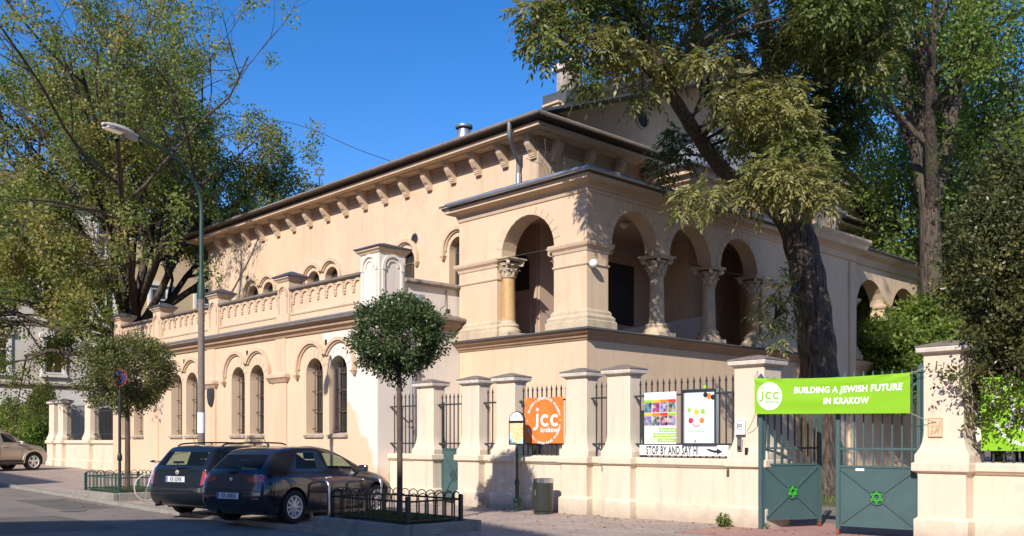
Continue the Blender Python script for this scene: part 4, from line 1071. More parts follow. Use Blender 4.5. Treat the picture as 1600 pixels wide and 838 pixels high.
# things on the left gate pillar
fGp = faceY(14.755)
pp = onY(1157, 667, 14.755); g = MB(); g.box(pp.x - 0.10, pp.x + 0.10, 14.735, 14.755, pp.z - 0.14, pp.z + 0.15)
pq = tag(g.build('entrance_plaque', M['white_matt'], None), 'small white plaque with a dark round logo on the left gate pillar', 'plaque')
g = MB(); fq = lambda u, v, d: (pp.x + u, 14.733 - d, pp.z + v); disc(g, fq, 0, 0.03, 0.085, 0.0, 28, 0.078); text_mb(g, 'jcc', fq, 0.0, 0.0, 0.10, 0, 0.001, bold=0.003); text_mb(g, 'krakow', fq, 0.01, -0.028, 0.028, 0, 0.001); g.build('plaque_print', M['ink'], pq, merge=False)
pp2 = onY(1157, 694, 14.755); g = MB(); g.box(pp2.x - 0.04, pp2.x + 0.045, 14.70, 14.755, pp2.z - 0.12, pp2.z + 0.12)
ic = tag(g.build('entry_phone', M['steel'], bevel=0.008), 'slim grey steel entry phone under the white plaque on the gate pillar', 'entry phone')
g = MB(); g.box(pp2.x - 0.028, pp2.x + 0.032, 14.694, 14.7, pp2.z - 0.03, pp2.z + 0.09); g.build('speaker_grille', M['zinc_dull'], ic)
for k in range(3): g = MB(); g.box(pp2.x - 0.02, pp2.x + 0.02, 14.692, 14.7, pp2.z - 0.065 - k * 0.02, pp2.z - 0.052 - k * 0.02); g.build('button', M['ink'], ic)
pp3 = onY(1167.5, 705, 14.755); g = MB(); g.box(pp3.x - 0.025, pp3.x + 0.025, 14.715, 14.755, pp3.z - 0.06, pp3.z + 0.06); g.box(pp3.x - 0.018, pp3.x + 0.018, 14.705, 14.715, pp3.z - 0.05, pp3.z + 0.01)
tag(g.build('key_box', M['black'], None, merge=False), 'small black card reader box beside the entry phone', 'card reader')
# relief tile on the right gate pillar
pt = onY(1460, 668, 14.70); g = MB(); ft = lambda u, v, d: (pt.x + u, 14.752 - d, pt.z + v)
g.prism([(-0.11, -0.15), (0.11, -0.15), (0.11, 0.15), (-0.11, 0.15)], ft, 0.0, 0.03)
M['tile'] = mat('sgraffito_tile', (0.62, 0.50, 0.36), 0.8, 0.12, 6)
M['tile_ink'] = mat('tile_line', (0.55, 0.33, 0.14), 0.8, 0.12, 6)
tl = tag(g.build('relief_tile', M['tile'], bevel=0.004), 'small ochre relief tile with line drawing on the right gate pillar', 'wall tile')
g = MB(); rr = random.Random(4)
for k in range(9):
    pts = [Vector(ft(rr.uniform(-0.09, 0.09), rr.uniform(-0.13, 0.13), 0.031)) for _ in range(2)]
    pts = [pts[0], (pts[0] + pts[1]) / 2 + Vector((rr.uniform(-.04, .04), 0, rr.uniform(-.04, .04))), pts[1]]
    g.tube(catmull(pts, 3), 0.006, 4)
for u0, v0, u1, v1 in ((-.1, -.14, .1, -.14), (.1, -.14, .1, .14), (.1, .14, -.1, .14), (-.1, .14, -.1, -.14)): g.tube([ft(u0, v0, 0.03), ft(u1, v1, 0.03)], 0.006, 4)
g.build('line_relief', M['tile_ink'], tl, merge=False)

# ------------------------------------------------ banners and notices
def cloth(name, fn, w_, h, m, label, cat, nx=40, ny=14, sag=0.03, amp=0.012, seed=1, th=0.003):
    """hung vinyl sheet: real thickness, slight sag and creases; returns (object, surface function)"""
    rr = random.Random(seed)
    cr = [(rr.uniform(-1, 1), rr.uniform(-1, 1), rr.uniform(0, 6), rr.uniform(3, 9)) for _ in range(5)]
    def D(u, v):
        x, y = u / w_, v / h
        q = sum(math.sin((a * x + b * y) * f_ * 2 + p) for a, b, p, f_ in cr) / 5
        edge = 0.35 + 0.65 * math.sin(PI * min(max(x + 0.5, 0), 1))
        return amp * q * edge + amp * 1.5 * math.exp(-((abs(x) - 0.5) ** 2 + (y - 0.5) ** 2) * 30) * math.sin(30 * (abs(x) - y))
    def S(u, v):
        x = u / w_
        return v - sag * (1 - (2 * x) ** 2) * (v / h + 0.5)
    def surf(u, v, d): return fn(u, S(u, v), D(u, v) + d)
    g = MB(); idx = []
    for s_ in (0, 1):
        idx.append([[g.add([surf(-w_ / 2 + w_ * i / nx, -h / 2 + h * j / ny, -th * s_)]) for i in range(nx + 1)] for j in range(ny + 1)])
    for s_ in (0, 1):
        for j in range(ny):
            for i in range(nx):
                a = idx[s_]; g.face((a[j][i], a[j][i + 1], a[j + 1][i + 1], a[j + 1][i]))
    for j in range(ny):
        for i in (0, nx): g.face((idx[0][j][i], idx[0][j + 1][i], idx[1][j + 1][i], idx[1][j][i]))
    for i in range(nx):
        for j in (0, ny): g.face((idx[0][j][i], idx[0][j][i + 1], idx[1][j][i + 1], idx[1][j][i]))
    o = g.build(name, m, smooth=70); tag(o, label, cat)
    return o, surf
def logo_jcc(g, surf, u, v, s, sub='krakow'):
    """the round community-centre mark: j c c with a star for the dot"""
    f = lambda a, b, d: surf(u + a, v + b, 0.006)
    # two open rings (c), a hooked j
    for cx in (0.02, 0.30):
        n = 18
        for k in range(n):
            a0, a1 = math.radians(42 + 276 * k / n), math.radians(42 + 276 * (k + 1) / n)
            g.poly([f(s * (cx + q * math.cos(t)), s * (q * math.sin(t)), 0) for q, t in ((0.135, a0), (0.135, a1), (0.072, a1), (0.072, a0))])
    g.poly([f(s * x, s * y, 0) for x, y in ((-0.245, -0.10), (-0.185, -0.10), (-0.185, 0.15), (-0.245, 0.15))])
    n = 10
    for k in range(n):
        a0, a1 = math.radians(-115 + 115 * k / n), math.radians(-115 + 115 * (k + 1) / n)
        g.poly([f(s * (-0.30 + q * math.cos(t)), s * (-0.10 + q * math.sin(t)), 0) for q, t in ((0.115, a0), (0.115, a1), (0.055, a1), (0.055, a0))])
    for k in range(6):
        t = PI * k / 3
        g.poly([f(s * (-0.215 + 0.065 * math.cos(t + a) * r), s * (0.24 + 0.065 * math.sin(t + a) * r), 0) for a, r in ((-0.35, 0.45), (0, 1.0), (0.35, 0.45), (PI, 0.1))])
    if sub: text_mb(g, sub, lambda a, b, d: surf(a, b, 0.006), u + s * 0.13, v - s * 0.255, s * 0.155, 0, 0, bold=s * 0.004, spacing=1.08)
def circ_text(g, surf, body, u, v, r, size, a_start, a_end, flip=False):
    for i, ch in enumerate(body):
        if ch == ' ': continue
        a = a_start + (a_end - a_start) * (i + 0.5) / len(body)
        ca, sa = math.cos(a), math.sin(a)
        if not flip: f = lambda x, y, d: surf(u + (r + y) * ca + x * sa, v + (r + y) * sa - x * ca, 0.006)
        else: f = lambda x, y, d: surf(u + (r - y) * ca - x * sa, v + (r - y) * sa + x * ca, 0.006)
        text_mb(g, ch, f, 0, 0, size, 0, 0, bold=size * 0.03)
# green gate banner
A0, A1 = onY(1178, 590, 14.50), onY(1422, 583, 14.52)
B0, B1 = onY(1180, 648, 14.50), onY(1422, 645, 14.52)
bw_ = (A1.x - A0.x); bh_ = ((A0.z - B0.z) + (A1.z - B1.z)) / 2; bc = (A0 + A1 + B0 + B1) / 4; tl_ = (A1.z - A0.z + B1.z - B0.z) / 2 / bw_
fb = lambda u, v, d: (bc.x + u, 14.51 - d, bc.z + v + u * tl_)
bn, bs = cloth('gate_banner', fb, bw_, bh_, M['lime'], 'long lime green banner with white lettering tied across the gate', 'banner', sag=0.04, amp=0.017, seed=3)
g = MB()
for q in range(8): disc(g, lambda u, v, d: bs(u, v, 0.004), -bw_ * 0.392, 0.0, 0.245 * (q + 1) / 8, 0, 40, max(0.002, 0.245 * q / 8))
bd = g.build('logo_disc', M['white_matt'], bn, merge=False)
g = MB(); logo_jcc(g, bs, -bw_ * 0.392 - 0.02, 0.01, 0.52); g.build('logo_mark', M['lime'], bd, merge=False)
g = MB()
text_mb(g, 'BUILDING A JEWISH FUTURE', lambda u, v, d: bs(u, v, 0.005), bw_ * 0.115, 0.055, 0.150, 0, 0, bold=0.006, shear=0.12, spacing=1.08, fit=bw_ * 0.68)
text_mb(g, 'IN KRAKOW', lambda u, v, d: bs(u, v, 0.005), bw_ * 0.115, -0.145, 0.150, 0, 0, bold=0.006, shear=0.05, spacing=1.08, fit=bw_ * 0.285)
g.build('lettering', M['white_matt'], bn, merge=False)
g = MB()
for p0, p1 in ((A0, (-9.15, 14.78, 2.80)), (B0, (-9.35, 14.75, 1.72)), (A1, (-6.12, 14.72, 2.72)), (B1, (-6.0, 14.72, 1.83))):
    p0 = Vector((p0[0], 14.51, p0[2])); p1 = Vector(p1); g.tube(catmull([p0, (p0 + p1) / 2 - Vector((0, 0, 0.02)), p1], 4), 0.006, 5)
g.build('tie_rope', M['concrete'], bn, merge=False)
# orange square banner on the railing
A0, B1 = onY(818, 622, 14.90), onY(878.5, 693, 14.90)
ow, oh = B1.x - A0.x, A0.z - B1.z; oc_ = (A0 + B1) / 2
fo = lambda u, v, d: (oc_.x + u, 14.94 - d, oc_.z + v)
ob_, os_ = cloth('orange_banner', fo, ow, oh, M['orange'], 'square orange banner with white round logo tied to the railing', 'banner', 26, 20, 0.012, 0.020, 8)
g = MB(); logo_jcc(g, os_, 0.03, 0.0, 1.02)
for a0, a1 in ((0.25, 0.60), (2.70, 2.82), (-0.1, 0.0)): pass
circ_text(g, os_, 'BUILDING A JEWISH FUTURE IN KRAKOW', 0, 0, 0.47, 0.075, math.radians(160), math.radians(14))
circ_text(g, os_, 'BUILDING A JEWISH FUTURE IN KRAKOW', 0, 0, 0.53, 0.075, math.radians(-160), math.radians(-14), True)
for a in (PI, 0): disc(g, lambda u, v, d: os_(u, v, 0.006), 0.5 * math.cos(a), 0.0, 0.016, 0, 10)
g.build('lettering', M['white_matt'], ob_, merge=False)
# green square banner on the right railing
A0, B1 = onY(1532, 590, 14.92), onY(1606, 705, 14.92)
rw_, rh_ = 1.30, A0.z - B1.z; rc_ = Vector((A0.x + rw_ / 2, 0, (A0.z + B1.z) / 2))
fr_ = lambda u, v, d: (rc_.x + u, 14.94 - d, rc_.z + v)
rb_, rs_ = cloth('green_banner', fr_, rw_, rh_, M['lime'], 'square lime green banner with white round lettering, half hidden behind the bush', 'banner', 26, 20, 0.01, 0.012, 5)
g = MB(); logo_jcc(g, rs_, 0.0, 0.0, 0.95)
circ_text(g, rs_, 'BUILDING A JEWISH FUTURE IN KRAKOW', 0, 0, 0.48, 0.075, math.radians(168), math.radians(14))
circ_text(g, rs_, 'BUILDING A JEWISH FUTURE IN KRAKOW', 0, 0, 0.48, 0.075, math.radians(-168), math.radians(-14), True)
g.build('lettering', M['white_matt'], rb_, merge=False)
# long white notice
A0, B1 = onY(998, 695.5, 14.90), onY(1136.5, 713, 14.90)
nw_, nh_ = B1.x - A0.x, A0.z - B1.z + 0.0; nc_ = (A0 + B1) / 2
g = MB(); g.box(A0.x, B1.x, 14.93, 14.945, B1.z, A0.z)
nb = tag(g.build('direction_notice', M['white_matt']), 'long narrow white notice with black lettering and an arrow on the railing', 'sign')
fn_ = lambda u, v, d: (nc_.x + u, 14.927 - d, nc_.z + v)
g = MB(); text_mb(g, 'STOP BY AND SAY HI', fn_, -nw_ / 2 + nw_ * 0.08, -0.078, 0.225, 0, 0, align='LEFT', bold=0.006, spacing=1.12, fit=nw_ * 0.60)
pts = [(0.52, 0.04), (0.62, -0.015), (0.72, -0.04), (0.78, -0.04), (0.78, -0.075), (0.90, -0.02), (0.78, 0.045), (0.78, 0.005), (0.70, 0.005), (0.62, 0.03)]
g.poly([fn_(u + nw_ * 0.44 - 0.9, v, 0) for u, v in pts]); g.build('lettering', M['ink'], nb, merge=False)
# photo poster
A0, B1 = onY(1005, 614, 14.90), onY(1054.5, 694, 14.90)
pw, ph_ = B1.x - A0.x, A0.z - B1.z; pc_ = (A0 + B1) / 2
g = MB(); g.box(A0.x, B1.x, 14.94, 14.952, B1.z, A0.z)
po = tag(g.build('photo_poster', M['white_matt']), 'white poster with two rows of small colour photos and green text bars', 'poster')
fp_ = lambda u, v, d: (pc_.x + u, 14.937 - d, pc_.z + v)
pal = [mat('print_%d' % 0, (0.30, 0.55, 0.03), 0.6, 0.03), mat('print_orange', (0.75, 0.22, 0.03), 0.6, 0.03), mat('print_red', (0.62, 0.04, 0.03), 0.6, 0.03), mat('print_yellow', (0.80, 0.50, 0.04), 0.6, 0.03)]
def photo_mat(name, seed):
    m, N, L, P = new_mat(name)
    geo = N.new('ShaderNodeNewGeometry'); mp = N.new('ShaderNodeMapping'); mp.inputs['Location'].default_value = (seed * 3.1, seed, 0); mp.inputs['Scale'].default_value = (1, 1, 1)
    L.new(geo.outputs['Position'], mp.inputs['Vector'])
    vo = N.new('ShaderNodeTexVoronoi'); vo.inputs['Scale'].default_value = 16; L.new(mp.outputs[0], vo.inputs['Vector'])
    cr = N.new('ShaderNodeValToRGB'); rr = random.Random(seed)
    cr.color_ramp.elements[0].color = (0.02, 0.02, 0.03, 1); cr.color_ramp.elements[1].color = (0.5, 0.45, 0.4, 1)
    for p in (0.3, 0.5, 0.7):
        e = cr.color_ramp.elements.new(p); e.color = (rr.uniform(.03, .5), rr.uniform(.03, .3), rr.uniform(.03, .45), 1)
    sp = N.new('ShaderNodeSeparateColor'); L.new(vo.outputs['Color'], sp.inputs[0]); L.new(sp.outputs[0], cr.inputs[0]); L.new(cr.outputs[0], P.inputs['Base Color'])
    P.inputs['Roughness'].default_value = 0.5
    return m
phm = [photo_mat('photo_print_a', 1), photo_mat('photo_print_b', 5), photo_mat('photo_print_c', 9)]
cw_ = pw / 4
for r in range(2):
    for c in range(4):
        u0 = -pw / 2 + c * cw_; v1 = ph_ / 2 - 0.145 - r * 0.26
        g = MB(); g.poly([fp_(u0, v1 - 0.055, 0), fp_(u0 + cw_ - 0.004, v1 - 0.055, 0), fp_(u0 + cw_ - 0.004, v1, 0), fp_(u0, v1, 0)])
        bar = g.build('colour_band', [pal[0], pal[3], pal[1], pal[2]][(c + r) % 4], po)
        g = MB(); g.poly([fp_(u0 + 0.004, v1 - 0.25, 0.0), fp_(u0 + cw_ - 0.008, v1 - 0.25, 0.0), fp_(u0 + cw_ - 0.008, v1 - 0.058, 0.0), fp_(u0 + 0.004, v1 - 0.058, 0.0)])
        g.build('printed_photo', phm[(c * 2 + r) % 3], po)
for k, (u0, u1, v) in enumerate(((-0.02, pw / 2, -0.235), (-0.16, pw / 2, -0.335), (-0.06, pw / 2, -0.435))):
    g = MB(); g.poly([fp_(u0, v - 0.04, 0), fp_(u1, v - 0.04, 0), fp_(u1, v + 0.04, 0), fp_(u0, v + 0.04, 0)]); tb_ = g.build('text_bar', pal[0], po)
    g = MB(); text_mb(g, ('Stop by and see', 'what the whole world', 'is talking about...')[k], lambda u, v_, d: fp_(u, v_, 0.003), u1 - 0.02, v - 0.018, 0.055, 0, 0, align='RIGHT', bold=0.0015); g.build('lettering', M['white_matt'], tb_, merge=False)
g = MB(); text_mb(g, 'having a great time...', fp_, 0, -0.13, 0.085, 0, 0, sx=0.95); text_mb(g, 'people were never thinking in Krakow!', fp_, 0, ph_ / 2 - 0.10, 0.042, 0, 0)
M['grey_ink'] = mat('grey_ink', (0.22, 0.22, 0.23), 0.6, 0.02); g.build('lettering', M['grey_ink'], po, merge=False)
g = MB(); logo_jcc(g, lambda u, v, d: fp_(u, v, 0), -pw / 2 + 0.17, -ph_ / 2 + 0.11, 0.26); g.build('logo_mark', pal[0], po, merge=False)
# glass notice case
A0, B1 = onY(1068, 612, 14.90), onY(1117, 693.5, 14.90); cc_ = (A0 + B1) / 2; w2, h2 = (B1.x - A0.x) / 2, (A0.z - B1.z) / 2
nc = empty('notice_case', (cc_.x, 14.93, cc_.z), 'aluminium framed notice case with a pale fruit poster hung on the railing', 'notice board')
g = MB(); g.box(A0.x, B1.x, 14.925, 14.97, B1.z, A0.z); g.build('back_box', M['white_matt'], nc)
g = MB()
for a in ((A0.x - 0.035, A0.x + 0.01), (B1.x - 0.01, B1.x + 0.035)): g.box(a[0], a[1], 14.89, 14.975, B1.z - 0.03, A0.z + 0.03)
for z in ((B1.z - 0.032, B1.z + 0.01), (A0.z - 0.01, A0.z + 0.032)): g.box(A0.x + 0.01, B1.x - 0.01, 14.892, 14.975, z[0], z[1])
g.build('frame', M['steel'], nc, merge=False)
fnc = lambda u, v, d: (cc_.x + u, 14.922 - d, cc_.z + v)
M['ice'] = mat('pale_poster', (0.62, 0.75, 0.80), 0.4, 0.03, 2)
g = MB(); g.poly([fnc(-w2 + 0.02, -h2 + 0.02, 0), fnc(w2 - 0.02, -h2 + 0.02, 0), fnc(w2 - 0.02, h2 - 0.02, 0), fnc(-w2 + 0.02, h2 - 0.02, 0)]); ps = g.build('poster', M['ice'], nc)
for (u, v, r, mm, nm) in ((-0.20, -0.06, 0.055, pal[2], 'printed_fruit'), (0.05, -0.06, 0.055, pal[1], 'printed_fruit'), (-0.07, 0.10, 0.055, pal[3], 'printed_fruit'), (-0.24, 0.14, 0.04, pal[0], 'printed_fruit'), (0.07, 0.11, 0.05, pal[0], 'printed_fruit'), (0.13, 0.42, 0.05, M['ink'], 'printed_portrait'), (0.21, 0.39, 0.06, pal[1], 'printed_portrait'), (0.30, 0.37, 0.05, M['ink'], 'printed_portrait'), (0.12, 0.57, 0.035, pal[0], 'printed_leaf'), (-0.10, -0.45, 0.02, pal[2], 'printed_dot')):
    g = MB(); disc(g, lambda a, b, d: fnc(a, b, 0.003), u, v, r, 0, 14); g.build(nm, mm, ps)
g = MB()
for k in range(7): a = math.radians(220 + k * 14); g.poly([fnc(-0.07 + q * math.cos(t), -0.06 + q * math.sin(t), 0.003) for q, t in ((0.12, a), (0.12, a + 0.2), (0.10, a + 0.2), (0.10, a))])
g.build('printed_smile', pal[2], ps, merge=False)
g = MB(); text_mb(g, 'Rosz haszana', lambda a, b, d: fnc(a, b, 0.003), -0.08, -0.28, 0.075, 0, 0)
for k in range(4): text_mb(g, 'l . .l ll . l.l', lambda a, b, d: fnc(a, b, 0.003), -0.08, -0.34 - k * 0.04, 0.03, 0, 0)
g.build('lettering', pal[0], ps, merge=False)
# ------------------------------------------------ map sign on its post
s0 = onY(808, 797, 14.50)
ms_ = empty('map_sign', (s0.x, 14.5, 0), 'round-topped map sign on a slim black post at the wall', 'sign')
rzs = math.radians(8)
def loc_f(ox, oy, rz_):
    c, s_ = math.cos(rz_), math.sin(rz_)
    return lambda u, v, d: (ox + u * c - d * s_, oy + u * s_ + d * c, v)
fm_ = loc_f(s0.x, 14.5, rzs)
zt, zb_ = 1.55 + 45.7 * .01409, 1.55 - 6.5 * .01409
hw_ = 0.215
def arch_poly(hw, z0, zs, n=14): return [(-hw, z0), (hw, z0), (hw, zs)] + [(hw * math.cos(PI * k / n), zs + hw * math.sin(PI * k / n)) for k in range(1, n)] + [(-hw, zs)]
g = MB(); g.prism(arch_poly(hw_, zb_, zt - hw_), fm_, -0.025, 0.025); bd_ = g.build('board', M['black'], ms_, bevel=0.004)
g = MB(); g.prism(arch_poly(hw_ - 0.03, zt - hw_ + 0.01, zt - hw_ + 0.012), fm_, -0.03, -0.026); hd = g.build('header', M['white_matt'], bd_)
g = MB(); star_lines(g, fm_, 0, zt - 0.10, 0.02, 0.006, -0.034, -0.031); text_mb(g, 'Kazimierz', lambda u, v, d: fm_(u, v, -0.032), 0, zt - 0.19, 0.035, 0, 0); g.build('header_print', M['grey_ink'], hd, merge=False)
g = MB(); g.prism([(-hw_ + 0.03, zb_ + 0.025), (hw_ - 0.03, zb_ + 0.025), (hw_ - 0.03, zt - hw_ - 0.045), (-hw_ + 0.03, zt - hw_ - 0.045)], fm_, -0.03, -0.026)
def map_mat():
    m, N, L, P = new_mat('street_map')
    geo = N.new('ShaderNodeNewGeometry'); vo = N.new('ShaderNodeTexVoronoi'); vo.feature = 'DISTANCE_TO_EDGE'; vo.inputs['Scale'].default_value = 28
    L.new(geo.outputs['Position'], vo.inputs['Vector'])
    cr = N.new('ShaderNodeValToRGB'); cr.color_ramp.elements[0].color = (0.80, 0.74, 0.45, 1); cr.color_ramp.elements[1].color = (0.62, 0.33, 0.10, 1); cr.color_ramp.elements[0].position = 0.06; cr.color_ramp.elements[1].position = 0.2
    L.new(vo.outputs['Distance'], cr.inputs[0]); L.new(cr.outputs[0], P.inputs['Base Color']); P.inputs['Roughness'].default_value = 0.35
    return m
mp_ = g.build('map_panel', map_mat(), bd_)
M['map_water'] = mat('map_water', (0.45, 0.68, 0.80), 0.4, 0.02)
g = MB(); g.poly([fm_(u, v, -0.032) for u, v in ((-0.18, zb_ + 0.03), (-0.02, zb_ + 0.03), (-0.11, zb_ + 0.14), (-0.14, zb_ + 0.26), (-0.18, zb_ + 0.28))]); g.poly([fm_(u, v, -0.032) for u, v in ((0.02, zb_ + 0.03), (0.18, zb_ + 0.03), (0.18, zb_ + 0.13))]); g.build('map_river', M['map_water'], mp_, merge=False)
g = MB(); g.lathe([(0.075, 0), (0.075, 0.20), (0.085, 0.22), (0.10, 0.235), (0.085, 0.27), (0.045, 0.30), (0.045, 0.58), (0.062, 0.60), (0.062, 0.63), (0.045, 0.65), (0.06, 0.67), (0.045, 0.70), (0.035, 0.73), (0.035, zb_)], (s0.x, 14.5, 0), 14)
g.build('post', M['green_iron'], ms_, smooth=40)
# litter bin
q0 = onY(846.5, 803, 14.32)
lb = empty('litter_bin', (q0.x, 14.35, 0), 'round dark green metal litter bin with a steel rim beside the map sign', 'bin')
g = MB(); g.lathe([(0.19, 0.0), (0.19, 0.06), (0.215, 0.07), (0.225, 0.12), (0.225, 0.68), (0.20, 0.69)], (q0.x, 14.35, 0), 28); b0 = g.build('body', M['bin'] if 'bin' in M else mat('bin_paint', (0.028, 0.032, 0.027), 0.35, 0.1, 3), lb, smooth=40)
g = MB(); g.lathe([(0.232, 0.66), (0.232, 0.745), (0.215, 0.75), (0.21, 0.745), (0.21, 0.66)], (q0.x, 14.35, 0), 28); g.build('rim', M['steel'], lb, smooth=40)
g = MB(); g.lathe([(0.205, 0.70), (0.02, 0.70), (0.02, 0.72), (0.205, 0.72)], (q0.x, 14.35, 0), 24); g.build('inner_liner', M['black'], lb, smooth=40)
g = MB(); g.tube([(q0.x + 0.02, 14.35 - 0.24, 0.40), (q0.x + 0.02, 14.35 - 0.245, 0.52)], 0.014, 8); g.build('handle', M['steel'], lb)
# orange garden furniture seen through the right railing
M['orange_paint'] = mat('orange_paint', (0.72, 0.20, 0.03), 0.6, 0.1, 4)
def bench(x, y, rz, label):
    e = empty('garden_bench', (x, y, 0), label, 'bench', 'orange benches in the courtyard', rz)
    for nm, y0, z0, hz in (('seat', 0.0, 0.78, 0.02),):
        g = MB()
        for k in range(4): g.box(-0.7, 0.7, -0.2 + k * 0.11, -0.11 + k * 0.11, 0.98, 1.02)
        g.build('seat', M['orange_paint'], e, local=True, merge=False)
    g = MB()
    for k in range(3): g.box(-0.7, 0.7, 0.26, 0.29, 1.10 + k * 0.11, 1.19 + k * 0.11)
    g.build('backrest', M['orange_paint'], e, local=True, merge=False)
    for xx in (-0.6, 0.6):
        g = MB(); g.box(xx - 0.025, xx + 0.025, 0.2, 0.25, 0, 1.4); g.box(xx - 0.025, xx + 0.025, -0.2, -0.15, 0, 0.97); g.box(xx - 0.024, xx + 0.024, -0.19, 0.24, 0.93, 0.97); g.build('leg', M['iron'], e, local=True, merge=False)
bench(-4.6, 16.6, 0.1, 'orange slatted high bench in the yard nearer the gate pillar')
bench(-2.9, 17.0, -0.15, 'orange slatted high bench in the yard farther right behind the railing')
# ================================================================== VEHICLES
def paint(name, col, flake=0.6, rough=0.28):
    m, N, L, P = new_mat(name)
    P.inputs['Base Color'].default_value = (*col, 1); P.inputs['Metallic'].default_value = flake
    P.inputs['Roughness'].default_value = rough; P.inputs['Coat Weight'].default_value = 1.0; P.inputs['Coat Roughness'].default_value = 0.03
    geo = N.new('ShaderNodeNewGeometry'); no = N.new('ShaderNodeTexNoise'); no.inputs['Scale'].default_value = 5; no.inputs['Detail'].default_value = 6
    L.new(geo.outputs['Position'], no.inputs['Vector'])
    mr = N.new('ShaderNodeMapRange'); mr.inputs[3].default_value = rough * 0.8; mr.inputs[4].default_value = rough * 1.5; L.new(no.outputs[0], mr.inputs[0]); L.new(mr.outputs[0], P.inputs['Roughness'])
    return m
M['paint_plum'] = paint('dark_plum_paint', (0.032, 0.033, 0.048), 0.5, 0.14)
M['paint_black'] = paint('black_green_paint', (0.016, 0.021, 0.026), 0.4, 0.14)
M['paint_beige'] = paint('beige_metallic', (0.48, 0.42, 0.34), 0.55, 0.35)
M['car_glass'] = glass_mat('car_glass', (0.02, 0.025, 0.025), 0.30)
M['car_glass_dark'] = glass_mat('tinted_car_glass', (0.01, 0.015, 0.02), 0.80)
M['rubber'] = mat('tyre_rubber', (0.016, 0.016, 0.017), 0.85, 0.15, 12)
M['alloy'] = mat('alloy_rim', (0.72, 0.70, 0.66), 0.32, 0.05, 8, metal=0.25)
M['seat_cloth'] = mat('seat_cloth', (0.05, 0.05, 0.055), 0.9, 0.15, 8)
M['tail_red'] = mat('tail_lamp_red', (0.30, 0.012, 0.010), 0.15, 0.08, 8, spec=0.7, coat=1)
M['tail_white'] = mat('lamp_clear', (0.55, 0.52, 0.5), 0.12, 0.08, 8, spec=0.7, coat=1)
M['plate_white'] = mat('plate_white', (0.66, 0.68, 0.70), 0.4, 0.02, 8)
M['plate_blue'] = mat('plate_blue', (0.02, 0.06, 0.45), 0.4, 0.02, 8)
ROWS = 8
